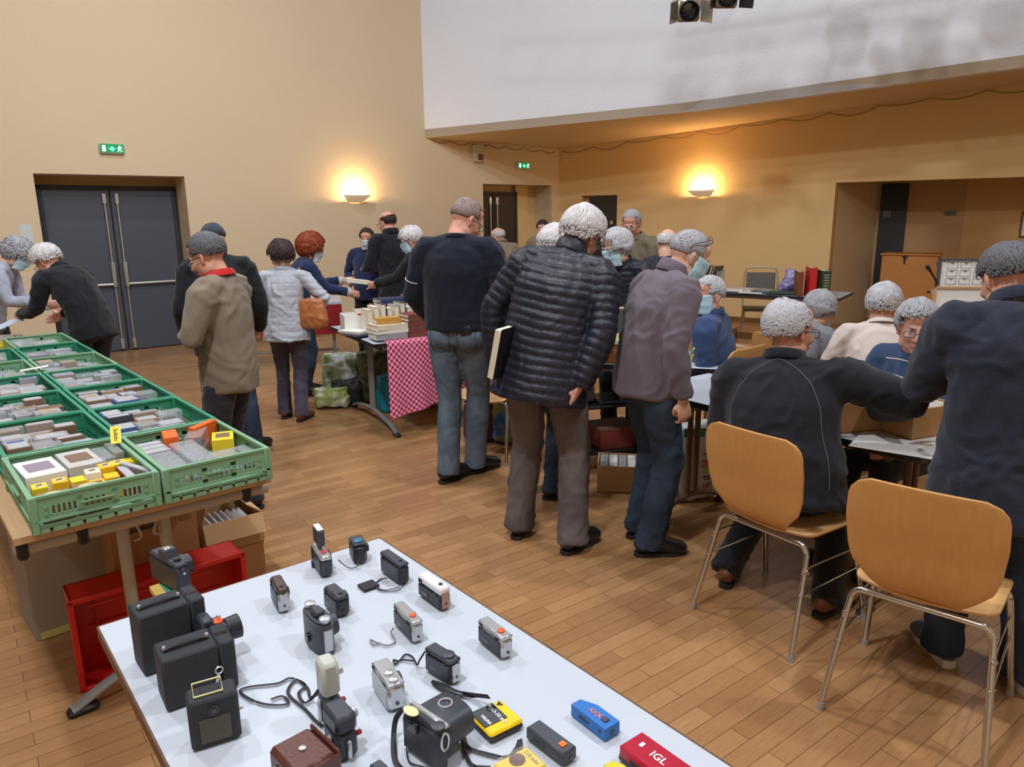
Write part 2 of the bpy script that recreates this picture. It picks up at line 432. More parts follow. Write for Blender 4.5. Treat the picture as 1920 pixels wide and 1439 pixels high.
# exit signs
GREEN = mat('exit_sign_green', (10, 130, 80), .5, emit=(20, 170, 100), es=.35)
LITW = mat('exit_sign_pictogram', (220, 255, 230), .5, emit=(215, 255, 228), es=1.6)
LITG = mat('exit_sign_arrow', (80, 255, 140), .5, emit=(70, 255, 130), es=3.0)
EXM = (GREEN, LITW, LITG); DK_ = mat('unlit_sign_dark', (52, 60, 54), .5); DP_ = mat('unlit_sign_print', (96, 100, 90), .5); EXD = (DK_, DP_, DP_)
def exit_sign(P, rz, w, h, label, lit=True):
    GREEN, LITW, LITG = EXM if lit else EXD
    t = thing('exit_sign', label, 'exit sign', P, rz)
    b = MB(); b.box((0, -.025, 0), (w, .05, h), bev=.006); b.build('housing', mat('sign_housing', (190, 200, 190), .5), t)
    b = MB(); b.box((0, -.053, .004), (w*.96, .006, h*.88)); b.build('panel', GREEN, t)
    b = MB(); b.box((-w*.33, -.057, 0), (w*.13, .004, h*.6)); b.build('pictogram_door', LITW, t)
    b = MB(); b.prism([(-.016*w/.27, .012), (.016*w/.27, .012), (.016*w/.27, -.005), (.04*w/.27, -.005), (0, -.04), (-.04*w/.27, -.005), (-.016*w/.27, -.005)], -.002, .002, Matrix.Translation((0, -.058, .008)) @ Matrix.Rotation(R(90), 4, 'X')); b.build('pictogram_arrow', LITG, t)
    b = MB(); x0 = w*.32
    M = Matrix.Translation((x0, -.058, 0)) @ Matrix.Rotation(R(90), 4, 'X') @ Matrix.Scale(h/.11, 4)
    b.prism([(-.006, .035), (.004, .04), (.008, .03), (-.002, .026)], -.001, .001, M)
    b.prism([(-.012, .024), (.006, .022), (.002, -.006), (-.01, -.004)], -.001, .001, M)
    b.prism([(-.01, -.002), (.002, -.006), (.022, -.03), (.014, -.036), (-.002, -.014)], -.001, .001, M)
    b.prism([(-.01, 0), (-.004, -.008), (-.02, -.034), (-.03, -.03)], -.001, .001, M)
    b.prism([(-.012, .022), (-.03, .004), (-.024, 0), (-.008, .012)], -.001, .001, M); b.prism([(.004, .02), (.026, .012), (.024, .004), (.004, .01)], -.001, .001, M)
    b.build('pictogram_runner', LITW, t); return t
exit_sign(WL(-.63, 2.465), WA, .26, .11, 'green lit exit sign above the big grey double door')
exit_sign(WL(5.52, 2.46), WA, .26, .11, 'small green lit exit sign above the far brown double door')
lp2 = meet(1783, K0, rd)
exit_sign(Vector((lp2.x, lp2.y, 1.62)) - rn*.0, math.atan2(rd.y, rd.x), .16, .05, 'tiny dim sign on the back wall of the alcove', False).name = 'wall_sign'
# fire alarm box
t = thing('alarm_box', 'grey wall box with a dark red square, left of the far exit sign', 'alarm box', WL(4.6, 2.62), WA)
b = MB(); b.box((0, -.04, 0), (.17, .08, .26), bev=.01); b.build('case', mat('alarm_case', (196, 186, 170), .6), t)
b = MB(); b.box((.02, -.084, -.06), (.09, .01, .09), bev=.003); b.build('lens', mat('alarm_red', (110, 52, 58), .4), t)
b = MB(); b.box((0, -.002, 0), (.12, .004, .22)); single(b, 'wall_notice', mat('pale_paper', (205, 210, 212), .8), 'pale paper notice on the wall left of the grey double door', 'notice', WL(-1.6, 1.5), WA)
# cables sagging along the low ceiling edge
CAB = mat('brown_cable', (150, 118, 74), .7)
pts = []
n = 7
for i in range(n):
    for k in range(8):
        u = (i+k/8)/n; s = SO[0].copy(); s0_ = 3.75; ss = s0_+(SCOR-.05-s0_)*u
        zc = 2.81+(2.74-2.81)*u
        pts.append(WL(ss, zc-.015-.045*math.sin(math.pi*k/8), -.012))
b = MB(); b.tube(pts, .006, 6); single(b, 'cable', CAB, 'thin cable drooping in swags along the top of the far left wall', 'cable')
pts = []
n = 12
for i in range(n):
    for k in range(8):
        u = (i+k/8)/n; ss = .05+7.4*u; pts.append(WR(ss, ZR(ss)-.02-.055*math.sin(math.pi*k/8)*(1+.5*math.sin(i*2.1)), -.012))
b = MB(); b.tube(pts, .006, 6); single(b, 'cable', CAB, 'thin cable drooping in swags along the top of the right wall', 'cable')
# ================================================================ chairs and tables
WOODV = mat('beech_veneer_shaded', (198, 146, 86), .42, 0, .12, 9, .02, 200, stretch=(9, 9, .5))  # backrest beech, darkened: shade on the upright back is mixed into the colour
WOODS = mat('beech_seat_lit', (214, 168, 112), .4, 0, .10, 9, stretch=(9, .6, 1))  # same beech, lightened: light falling on the flat seat is in its colour
CHROME = mat('chrome_tube', (205, 205, 205), .16, .95, .02)
GREYP = mat('grey_powder_coat', (150, 152, 156), .45, .2, .03)
BLKP = mat('black_plastic', (24, 24, 27), .45); WHT = mat('white_laminate', (190, 197, 208), .4, 0, .03, 3)
BRNEDGE = mat('brown_table_edge', (96, 64, 42), .5); BLKEDGE = mat('black_table_edge', (26, 26, 32), .45)
SCREW = mat('steel_screw', (120, 118, 112), .4, .8)
def shell_chair(label, loc, rz, group='plywood shell chairs'):
    t = thing('plywood_chair', label, 'chair', loc, rz, group)
    def seat(u, v):
        y = .215-.385*v; rr_ = .07
        e = min(v*.385, (1-v)*.385); w = .208
        if e < rr_: w -= rr_-math.sqrt(max(0, rr_**2-(rr_-e)**2))
        z = .445+.012*((u-.5)*2)**2 - .022*max(0, 1-v*4)**2 + .008*v*v
        return ((u-.5)*2*w, y, z)
    b = MB(); b.grid(seat, 14, 22); me = evald(b.mesh('t', WOODS, 180), [('SOLIDIFY', dict(thickness=.011))]); so = put('seat', me, t)
    for x in (-.13, .13):
        for y in (-.11, .12):
            b = MB(); b.cyl((x, y, .448), (x, y, .4535), .0055, n=10); b.build('screw', SCREW, so)
    prof = bez([(-.10, .452), (-.15, .456), (-.195, .48), (-.222, .54), (-.245, .64), (-.268, .74), (-.285, .855)], 5)
    pr = [(p[0], p[1]) for p in [Vector((a, b_, 0)) for a, b_ in [(q[0], q[1]) for q in [Vector((*p_, 0)) if len(p_) == 2 else p_ for p_ in prof]]]]
    n = len(pr)-1
    def hw(z):
        pts = [(.44, .105), (.47, .115), (.51, .155), (.56, .198), (.62, .214), (.72, .222), (.80, .218), (.825, .208), (.845, .185), (.856, .15)]
        for i in range(len(pts)-1):
            if z <= pts[i+1][0]:
                f = max(0, (z-pts[i][0])/(pts[i+1][0]-pts[i][0])); return pts[i][1]+(pts[i+1][1]-pts[i][1])*f
        return .15
    def back(u, v):
        y, z = pr[round(v*n)]; x = (u-.5)*2*hw(z); k = max(0, z-.5)
        return (x, y+.9*k*x*x*1.2, z)
    b = MB(); b.grid(back, 16, n); me = evald(b.mesh('t', WOODV, 180), [('SOLIDIFY', dict(thickness=.011, offset=0)), ('BEVEL', dict(width=.002, segments=2, limit_method='ANGLE'))]); put('backrest', me, t)
    for y0, y1, zc in ((-.27, -.165, .425), (.23, .15, .425)):
        # hoop: across under the seat, bent down into the two legs
        b = MB(); b.tube(bez([(-.205, y1, zc-.03), (-.185, y1, zc-.004), (-.15, y1, zc), (0, y1, zc), (.15, y1, zc), (.185, y1, zc-.004), (.205, y1, zc-.03)], 5), .011, 10)
        fr = b.build('frame_rail', CHROME, t)
        for sx_ in (-1, 1):
            b = MB(); b.tube([(sx_*.205, y1, zc-.03), (sx_*.212, y1+(y0-y1)*.15, zc-.09), (sx_*.24, y0, .02)], .011, 10)
            lg = b.build('leg', CHROME, t)
            b = MB(); b.cyl((sx_*.24, y0, 0), (sx_*.2385, y0*.995, .025), .0135, .0125, 12); b.build('foot_cap', mat('clear_foot', (150, 150, 146), .3), lg)
    for sx_ in (-1, 1):
        b = MB()
        for z in (.33, .245):
            q = lambda yy, zz: sx_*(.205+.035*(1-zz/.42))
            ys = -.185-.085*(1-z/.42); ye = .165+.06*(1-z/.42)
            b.tube(bez([(q(0, z), ys, z), (q(0, z)+sx_*.012, ys+.03, z-.006 if z > .3 else z), (q(0, z)+sx_*.004, ys+.05, z+.012 if z > .3 else z), (q(0, z), ye, z+.0)], 5), .0035, 6)
        b.tube([(sx_*(.212), -.19, .345), (sx_*.218, -.2, .23)], .004, 6); b.tube([(sx_*(.212), .185, .345), (sx_*.218, .19, .23)], .004, 6)
        b.build('side_rod', CHROME, t)
    return t

def table(label, A, Bp, depth, z=.74, topm=None, edge=None, legs=True, group=None, legm=None, th=.028, name='folding_table', foot=True):
    "table whose visible long edge runs from A to B (plan); depth to the left of A->B"
    A = Vector((A[0], A[1], 0)); Bp = Vector((Bp[0], Bp[1], 0)); d = Bp-A; L = d.length; rz = math.atan2(d.y, d.x)
    t = thing(name, label, 'table', A, rz, group)
    b = MB(); b.box((L/2, depth/2, z-th/2+.0), (L-.006, depth-.006, th-.002)); top = b.build('tabletop', topm or WHT, t)
    b = MB(); 
    for c, s_ in (((L/2, .001, z-th/2-.001), (L, .005, th)), ((L/2, depth-.001, z-th/2-.001), (L, .005, th)), ((.001, depth/2, z-th/2-.001), (.005, depth, th)), ((L-.001, depth/2, z-th/2-.001), (.005, depth, th))): b.box(c, s_)
    b.build('edge_band', edge or BLKEDGE, top)
    if legs:
        lm = legm or GREYP
        b = MB(); b.box((L/2, depth*.22, z-th-.025), (L*.86, .03, .04)); b.box((L/2, depth*.78, z-th-.025), (L*.86, .03, .04)); b.build('apron_rail', lm, t)
        for x in (.16, L-.16):
            b = MB(); b.tube([(x, depth*.12, z-th-.03), (x, depth*.88, z-th-.03)], .018, 10); b.build('cross_rail', lm, t)
            b = MB()
            for o in (-.03, .03): b.tube([(x, depth/2+o, z-th-.03), (x, depth/2+o, .10)], .016, 10)
            lg = b.build('leg', lm, t)
            b = MB(); b.tube(bez([(x, .02, .02), (x, depth*.18, .07), (x, depth/2, .105), (x, depth*.82, .07), (x, depth-.02, .02)], 6), [(.019, .014)]*25, 10, side=Vector((1, 0, 0))); ft = b.build('foot', lm, lg)
            for y in (.03, depth-.03):
                b = MB(); b.box((x, y, .012), (.045, .09, .024), bev=.008); b.build('foot_cap', BLKP, ft)
    return t
def p2(x, y, z=.74): p = at(x, y, z); return (p.x, p.y)

TB = at(712, 1008, .74); dA = (at(182, 1175, .74)-TB); wA = dA.length; dA.normalize()
TN = Vector((-dA.y, dA.x, 0));  # towards the camera along the long side
if TN.y > 0: TN = -TN
TABLE_L = 1.75
Cc = TB + TN*TABLE_L
table('white table in the foreground covered with old cameras', (Cc.x, Cc.y), (TB.x, TB.y), wA, .74, WHT, BRNEDGE, th=.03)
# chairs in front
c1f = [at(1302, 1142), at(1478, 1238), at(1542, 1330)]
d = (c1f[1]-c1f[0]); rz = math.atan2(d.y, d.x)
mid = (c1f[0]+c1f[1])/2; fwd = Vector((-math.sin(rz), math.cos(rz), 0))
shell_chair('plywood chair right behind the man in the dark canvas coat', mid+fwd*.27, rz)
c2r = at(1838, 1452); d = c2r-c1f[2]; rz2 = math.atan2(d.y, d.x); mid = (c2r+c1f[2])/2; fwd = Vector((-math.sin(rz2), math.cos(rz2), 0))
shell_chair('empty plywood chair nearest to us at the lower right', mid+fwd*.27, rz2)
CHAIR1 = c1f
pc = at(915, 740, .45); shell_chair('plywood chair between the navy-sweater man and the puffer-jacket man', (pc.x+.03, pc.y+.10, 0), R(150))
shell_chair('plywood chair under the man in the off-white knit', (2.02, 4.22, 0), R(-18))
shell_chair('plywood chair under the woman with the grey bob', (2.02, 5.02, 0), R(-70))
shell_chair('plywood chair under the man in the blue jacket with mask', (1.29, 4.66, 0), R(40))
shell_chair('plywood chair under the man in the striped sweater', (1.93, 3.56, 0), R(118))
# tables
tb = Vector(p2(1726, 858)); dv = Vector((.59, -.807)).normalized(); ta2 = tb-dv*1.5
table('white table with card boxes in front of the seated man in the striped sweater', ta2, tb, .60, legm=mat('brown_tube', (110, 84, 62), .5))
RT_A, RT_D = ta2, dv
t5a = Vector(p2(985, 676)); t5b = Vector(p2(1347, 693)); dv5 = (t5b-t5a)
table('white display table behind the black puffer jacket and the fleece', t5a, t5b, .60)
t7b = Vector(p2(1574, 560)); t7a = Vector(p2(1300, 546))
table('long table with papers and three tall books against the right wall', t7a, t7b, .75, legs=True)
REDP = mat('red_laminate', (150, 28, 40), .5, 0, .05)
def red_table():
    a = Vector(p2(425, 574)); b_ = Vector(p2(640, 566)); d = b_-a; L = d.length; rz = math.atan2(d.y, d.x)
    t = thing('red_table', 'red-fronted table behind the woman in the quilted jacket', 'table', (a.x, a.y, 0), rz)
    b = MB(); b.box((L/2, .35, .725), (L, .7, .03)); b.build('tabletop', WHT, t)
    b = MB(); b.box((L/2, .01, .55), (L, .02, .33)); b.build('front_panel', REDP, t)
    b = MB(); b.tube([(.05, .3, .16), (L-.05, .3, .16)], .015, 8); b.build('cross_rail', GREYP, t)
    for x in (.1, L-.1):
        for y in (.08, .6):
            b = MB(); b.tube([(x, y, 0), (x, y, .71)], .014, 8); b.build('leg', GREYP, t)
red_table()
# book table with the checked cloth
BTa = Vector(p2(700, 646)); BTb = Vector(p2(600, 604)); dl = (BTb-BTa).normalized()     # left edge, going away
BTn = Vector((dl.y, -dl.x)); 
if BTn.x < 0: BTn = -BTn
BTr = BTa+BTn*.95; BTL = (BTb-BTa).length
t = table('book table covered with a pink checked cloth', BTa, BTr, BTL*.78, legm=mat('book_table_tube', (128, 128, 132), .4))
BTrz = math.atan2(BTn.y, BTn.x); BTO = Vector((BTa.x, BTa.y, 0))
def bt(x, y, z=.745): return BTO+Vector((BTn.x, BTn.y, 0))*x+Vector((dl.x, dl.y, 0))*y+Vector((0, 0, z))

table('white table with papers beyond the seated man in the off-white knit', (2.30, 5.12), (2.85, 4.93), .5)
# ================================================================ green crates and what they hold
GRN = mat('green_crate_plastic', (124, 168, 134), .5, 0, .08, 6); GRN2 = mat('teal_green_crate_plastic', (52, 142, 112), .5, 0, .08, 6)
def crate_mesh(w, l, h):
    "stacking crate: ribbed, slotted walls, thick rim, corner posts, notched foot"
    b = MB(); th = .004
    b.box((w/2, l/2, .012), (w-.02, l-.02, .006))
    def wall(P, d, L, inn):
        # local x along wall; slots cut as real gaps between bars
        rz = math.atan2(d.y, d.x); T = Matrix.Translation(P) @ Matrix.Rotation(rz, 4, 'Z')
        B_ = lambda x, z, sx_, sz, y=0, sy=th: b.box((x, y, z), (sx_, sy, sz), M=T)
        B_(L/2, .020, L, .012); B_(L/2, h-.012, L, .022); B_(L/2, h-.004, L, .008, y=.002, sy=.014)
        B_(L/2, .038, L, .006, y=-.003, sy=.008)
        z0, z1 = .041, h-.023; zc = (z0+z1)/2
        B_(L*.07, zc, L*.14, z1-z0); B_(L*.93, zc, L*.14, z1-z0)
        B_(L/2, z0+(z1-z0)*.12, L*.72, (z1-z0)*.24)
        B_(L/2, z1-(z1-z0)*.12, L*.72, (z1-z0)*.24)
        for s0, s1 in ((.14, .34), (.385, .615), (.66, .86)):
            n = max(4, int((s1-s0)*L/.0135))
            for i in range(n+1):
                x = L*(s0+(s1-s0)*i/n); B_(x, zc, .0065, (z1-z0)*.56, y=-.001)
        B_(L*.362, zc, L*.05, z1-z0); B_(L*.638, zc, L*.05, z1-z0)
        for i in range(8): B_(L*(.0625+.125*i), .009, L*.10, .018)
        B_(L*.5, zc+.004, L*.26, .004, y=-.006, sy=.008)
    wall(Vector((0, 0, 0)), Vector((1, 0, 0)), w, 1); wall(Vector((w, 0, 0)), Vector((0, 1, 0)), l, 1)
    wall(Vector((w, l, 0)), Vector((-1, 0, 0)), w, 1); wall(Vector((0, l, 0)), Vector((0, -1, 0)), l, 1)
    for x in (.004, w-.004):
        for y in (.004, l-.004): b.box((x, y, h/2), (.022, .022, h), bev=.003)
    for x, y in ((.035, -.003), (w-.035, -.003)):
        for z in (h*.5, h*.68): b.box((x, y, z), (.009, .004, .009))
    return b
CO = Vector((-.853, 2.455, 0)); cux = Vector((math.cos(R(41)), math.sin(R(41)), 0)); cvy = Vector((math.cos(R(130.6)), math.sin(R(130.6)), 0)); CRZ = R(41)
def cr_(x, y, z=0): p = CO+cux*x+cvy*y; return Vector((p.x, p.y, z))
CZ = .762
CW, CL, CH = .345, .50, .115
cm_g = crate_mesh(CW, CL, CH).mesh('green_crate', GRN); cm_t = cm_g.copy(); cm_t.materials.clear(); cm_t.materials.append(GRN2)
OR_ = ['first', 'second', 'third', 'fourth', 'fifth', 'sixth', 'seventh', 'eighth', 'ninth', 'tenth', 'eleventh', 'twelfth']
cels = ['nearest', 'second', 'third', 'fourth', 'fifth', 'sixth', 'seventh']
CR = []
for row, x0, nn in (('right', -CW, 7), ('left', -CW*2-.02, 6)):
    for i in range(nn):
        y0 = i*.517+.005 if row == 'right' else i*.517+.01
        near = (i < 1) or (row == 'left' and i in (1,)) and False
        me = cm_g if i in (0, 6, 4) or (row == 'left' and i == 4) else cm_t
        o = put('green_crate', me); tag(o, '%s crate of the %s row, packed with boxed models' % (('pale green ' if me is cm_g else 'teal green ')+cels[i], row), 'crate', 'green crates on the long table')
        o.location = cr_(x0, y0, CZ); o.rotation_euler = (0, 0, CRZ); CR.append((row, i, x0, y0))

# contents: boxed miniatures. one mesh per kind, copied
def clear(name, c, a=.35): return mat(name, c, .12, 0, .05, alpha=a, spec=.8)
CLEAR = clear('clear_box_plastic', (215, 220, 225), .30)
CARD = [mat('box_card_%s' % n, c, .6, 0, .12, 25) for n, c in (('taupe', (150, 138, 128)), ('grey', (150, 152, 158)), ('sand', (176, 150, 122)), ('mauve', (142, 128, 140)), ('brown', (122, 96, 76)), ('blue', (70, 96, 150)), ('dark', (58, 60, 68)))]
YEL = mat('yellow_card', (236, 208, 40), .5, 0, .05); YEL2 = mat('deep_yellow_card', (240, 190, 30), .5, 0, .05); ORG = mat('orange_card', (232, 104, 34), .5, 0, .05); WHC = mat('white_card', (226, 226, 224), .5, 0, .03); REDB = mat('dark_red_card', (128, 30, 34), .45)
KR = mat('kraft_card', (140, 104, 70), .7, 0, .1)
BOXID = {}
def model_box(w, l, h, cm, kind, lab, grp):
    key = (round(w, 3), round(l, 3), round(h, 3), cm.name, kind)
    if key not in BOXID:
        t = thing('model_box', lab, 'box', (0, 0, 0), 0, grp)
        if kind == 'clear':      # card base with a clear lid and a toy inside
            b = MB(); b.box((0, 0, h*.18), (w, l, h*.36), bev=.002); b.build('base', cm, t)
            b = MB(); b.box((0, 0, h*.68), (w*.98, l*.98, h*.62), bev=.003); b.build('clear_lid', CLEAR, t)
            b = MB(); b.box((0, 0, h*.46), (w*.55, l*.78, h*.16), bev=.003); b.box((0, 0, h*.6), (w*.45, l*.4, h*.16), bev=.004); b.build('toy_car', CARD[(len(BOXID)*3) % 7], t)
        elif kind == 'case':     # clear case on edge with a spine
            b = MB(); b.box((0, 0, h/2), (w, l, h), bev=.0015); b.build('case', cm, t)
            b = MB(); b.box((0, 0, h+.0006), (w*.82, l*.9, .0012)); b.build('glossy_top', mat('glossy_film', (176, 180, 188), .08, 0, .2, 40), t)
        else:                    # card box with a printed lid
            b = MB(); b.box((0, 0, h/2), (w, l, h), bev=.0015); b.build('card_box', cm, t)
            if kind == 'round':
                b = MB(); b.lathe([(min(w, l)*.36, h), (min(w, l)*.36, h+.0012)], 20); b.build('round_label', mat('cream_label', (222, 200, 160), .5), t)
                b = MB(); b.box((0, 0, h+.0018), (w*.4, l*.16, .001), R(20)); b.build('print', CARD[6], t)
            elif kind == 'print':
                b = MB(); b.box((0, l*.02, h+.0006), (w*.66, l*.5, .0012)); b.build('printed_label', CARD[(len(BOXID)) % 6], t)
        BOXID[key] = t; return t, True
    return BOXID[key], False
def put_box0(p, rz, w, l, h, cm, kind, lab, grp):
    t, new = model_box(w, l, h, cm, kind, lab, grp)
    if new: t.location = p; t.rotation_euler = (0, 0, rz); t['label'] = lab
    else: t = dup(t, p, rz, lab, grp)
    return t
put_box = put_box0
rb = random.Random(5)
GR = 'boxed miniatures packed in the green crates'
cn = {'taupe': 'taupe', 'grey': 'grey', 'sand': 'sand-coloured', 'mauve': 'mauve', 'brown': 'brown', 'blue': 'blue', 'dark': 'dark'}
def fill(row, i, x0, y0):
    def put_box(p, rz, w, l, h, *a): return put_box0(p, rz, w, l, h*1.42, *a)
    zf = CZ+.017
    crn = '%s crate of the %s row' % (cels[i], row)
    if (row, i) == ('left', 0):
        def P(x, y, z=0): return cr_(x0+x, y0+y, zf+z)
        put_box(P(.075, .34), CRZ+.05, .115, .20, .062, WHC, 'print', 'big white box with a printed lid, in the nearest crate of the left row', GR)
        put_box(P(.195, .36), CRZ+.03, .105, .20, .062, mat('pale_grey_card', (190, 188, 186), .5), 'print', 'pale grey box with orange picture, in the nearest crate of the left row', GR)
        put_box(P(.272, .39), CRZ, .045, .16, .058, WHC, 'clear', 'white-banded clear box in the nearest crate of the left row', GR)
        put_box(P(.312, .40), CRZ, .035, .15, .064, REDB, 'clear', 'dark red box by the right wall of the nearest left crate', GR)
        for k, (xx, yy, hh, cmm, kd) in enumerate(((.05, .19, .05, YEL, 'round'), (.105, .185, .055, YEL2, 'round'), (.155, .18, .05, YEL, 'plain'), (.2, .19, .06, WHC, 'round'), (.245, .22, .06, YEL2, 'round'), (.29, .25, .055, YEL, 'round'), (.325, .27, .05, YEL, 'plain'), (.2, .13, .045, YEL2, 'plain'), (.245, .145, .05, YEL2, 'plain'))):
            put_box(P(xx, yy), CRZ+rb.uniform(-.08, .08), .043, .055, hh, cmm, kd, 'small %s box in the nearest left crate, %s counted from the left' % ({YEL: 'yellow', YEL2: 'deep yellow', WHC: 'white'}[cmm], OR_[k]), 'small yellow boxes in the nearest left crate')
        put_box(P(.07, .07), CRZ, .085, .085, .05, KR, 'round', 'left one of two kraft boxes with round cream labels in the nearest left crate', GR)
        put_box(P(.165, .07), CRZ-.05, .085, .085, .052, KR, 'round', 'right one of two kraft boxes with round cream labels in the nearest left crate', GR)
        put_box(P(.285, .12), CRZ, .03, .16, .055, REDB, 'case', 'flat dark red case lying along the front of the nearest left crate', GR)
        put_box(P(.32, .13), CRZ+.3, .022, .17, .06, CARD[1], 'case', 'flat grey case lying along the front of the nearest left crate', GR); return
    if (row, i) == ('right', 0):
        def P(x, y, z=0): return cr_(x0+x, y0+y, zf+z)
        for k in range(7): put_box(P(.055+.001*k, .09+.052*k), CRZ+.02, .09, .046, .055, CARD[(0, 3, 0, 3, 1, 1, 1)[k]], 'case' if k > 3 else 'clear', '%s clear case of the left column in the nearest right crate' % OR_[k], 'clear cases in the nearest right crate')
        for k in range(5): put_box(P(.15+.0*k, .08+.055*k), CRZ+.02, .085, .05, .062, CARD[(3, 0, 1, 1, 4)[k]], 'clear', '%s clear case of the middle column in the nearest right crate' % OR_[k], 'clear cases in the nearest right crate')
        put_box(P(.14, .41), CRZ-.2, .05, .11, .07, ORG, 'plain', 'bright orange box at the back of the nearest right crate', GR)
        put_box(P(.27, .44), CRZ-1.0, .03, .13, .075, ORG, 'plain', 'orange box in the far right corner of the nearest right crate', GR)
        put_box(P(.225, .38), CRZ-.5, .06, .14, .068, CARD[4], 'clear', 'clear box with pinkish contents in the nearest right crate', GR)
        put_box(P(.285, .27), CRZ-.35, .075, .11, .066, YEL, 'print', 'yellow box with a clear window in the nearest right crate', GR)
        put_box(P(.24, .12), CRZ, .08, .11, .05, CARD[1], 'clear', 'grey clear-topped box at the front of the nearest right crate', GR)
        put_box(P(.31, .12), CRZ+.1, .05, .12, .05, CARD[6], 'clear', 'dark clear-topped box at the front right of the nearest right crate', GR); return
    y = .03; rr_i = 0
    while y < CL-.05:
        l = rb.uniform(.055, .10) if rb.random() > .3 else .04
        if i > 3: l = rb.uniform(.08, .12)
        if y+l > CL-.02: break
        x = .018; cc_i = 0
        while x < CW-.05:
            w = rb.uniform(.07, .115) if i < 5 else rb.uniform(.09, .15)
            if x+w > CW-.012: w = CW-.014-x
            if w < .03: break
            w = round(w/.02)*.02 if w > .05 else w
            if x+w > CW-.01: break
            q = rb.random(); ci = rb.choice([0, 0, 1, 1, 2, 3, 4]) if q < .86 else rb.choice([5, 6])
            cmm = CARD[ci]; nmc = list(cn.values())[ci]
            if q > .955: cmm, nmc = (YEL, 'yellow') if q > .98 else (ORG, 'orange')
            kd = rb.choice(['clear', 'clear', 'case', 'case', 'print']); h = rb.choice([.045, .055, .065])
            put_box(cr_(x0+x+w/2, y0+y+l/2, zf), CRZ+rb.uniform(-.03, .03), w-.003, round((l-.003)*50)/50 if l > .05 else .037, h, cmm, kd, '%s boxed model in the %s, %s line, %s along' % (nmc, crn, OR_[rr_i], OR_[cc_i]), GR); cc_i += 1
            x += w
        y += l+.001; rr_i += 1
for c in CR: fill(*c)
# tags stuck on the crates
def tagcard(px_, py_, z, rz, w, l, mt, txt, label, tilt=.5):
    t = thing('price_tag', label, 'tag', at(px_, py_, z), rz)
    b = MB(); b.box((0, 0, 0), (w, l, .0015), Matrix.Rotation(tilt, 4, 'X')); b.build('card', mt, t)
    if txt: lettering(txt, w*.62, mat('ink', (40, 38, 30), .8), t, Matrix.Rotation(tilt, 3, 'X') @ Vector((0, 0, .0015)), (tilt, 0, 0) if False else (Matrix.Rotation(tilt, 3, 'X') @ Matrix.Rotation(R(-90), 3, 'Z')).to_euler())
tagcard(217, 816, .905, R(26), .034, .072, YEL, 'Solido', 'yellow tag with black handwriting where four crates meet', .75)
tagcard(64, 691, .895, R(-60), .05, .13, WHC, '', 'white card lying across the rims of the farther crates', .1)

# the trestle under them
LW = mat('pale_wood_board', (188, 152, 112), .6, 0, .1, 12, stretch=(1, 8, 1)); ALU = mat('greyed_tube', (168, 160, 150), .5, .1, .04)
def long_table():
    t = thing('trestle_table', 'long trestle table carrying the two rows of green crates', 'table', cr_(0, 0), CRZ)
    b = MB(); b.box((-.375, 1.90, .748), (.775, 3.74, .022)); b.build('board', LW, t)
    b = MB(); b.tube([(-.76, .10, .70), (.02, .10, .70)], .022, 12); b.build('end_rail', ALU, t)
    for x in (-.74, -.58, -.06):
        b = MB(); b.box((x, .10, .705), (.03, .06, .075), bev=.008); b.build('clip', BLKP, t)
    for y in (.25, 3.5):
        for x in (-.435, -.30):
            b = MB(); b.tube([(x, y, .70), (x-.0, y, .12)], .021, 12); lg = b.build('leg', ALU, t)
        for x, s in ((-.395, 1), (-.33, -1)):
            b = MB(); b.tube(bez([(x-.02*s, y-.02, .69), (x-.0, y-.02, .63), (x+.012*s, y-.02, .585), (x-.012*s, y-.02, .575)], 4), .0045, 6); b.build('hook', ALU, t)
        b = MB(); b.tube(bez([(-.66, y, .02), (-.52, y, .085), (-.36, y, .12), (-.2, y, .085), (-.06, y, .02)], 6), [(.022, .016)]*25, 10, side=Vector((0, 1, 0))); ft = b.build('foot', GREYP, t)
        for x in (-.63, -.09):
            b = MB(); b.box((x, y, .013), (.1, .05, .026), bev=.01); b.build('foot_cap', BLKP, ft)
long_table()
CBD = mat('kraft_cardboard', (166, 122, 80), .85, 0, .08, 8, .1, 60); CBG = mat('grey_cardboard', (152, 140, 126), .85, 0, .05, 5); CBL = mat('light_cardboard', (192, 158, 116), .85, 0, .06, 8, .1, 60)
INK = mat('black_ink', (30, 26, 24), .8)
# grey panel box, lettered carton, open carton, red crate
def cardboard_box(label, c, rz, w, l, h, mt, open_=False, name='cardboard_box'):
    t = thing(name, label, 'cardboard box', c, rz)
    b = MB(); th = .004
    b.box((0, 0, th/2), (w, l, th))
    for x in (-1, 1): b.box((x*(w/2-th/2), 0, h/2), (th, l, h))
    for y in (-1, 1): b.box((0, y*(l/2-th/2), h/2), (w-th*2, th, h))
    b.build('carton', mt, t)
    if open_:
        for sd, (x, y, sx_, sy, ax, a) in enumerate(((0, -l/2, w, l*.32, 'X', 2.75), (0, l/2, w, l*.3, 'X', .5), (w/2, 0, w*.3, l, 'Y', -.9), (-w/2, 0, w*.3, l, 'Y', .3))):
            b = MB(); T = Matrix.Translation((x, y, h)) @ Matrix.Rotation(a, 4, ax)
            b.box((0 if ax == 'X' else (sx_/2 if x > 0 else -sx_/2), (sy/2 if y > 0 else -sy/2) if ax == 'X' else 0, 0), (sx_, sy, .004), M=T) if False else b.box((0, 0, sy/2 if ax == 'X' else sx_/2), (sx_ if ax == 'X' else .004, .004 if ax == 'X' else sy, sy if ax == 'X' else sx_), M=T)
            b.build('flap', mt, t)
    else:
        b = MB(); b.box((0, -l*.25-.001, h), (w, l*.5-.003, .004)); b.build('flap', mt, t); b = MB(); b.box((0, l*.25+.001, h), (w, l*.5-.003, .004)); b.build('flap', mt, t)
    return t
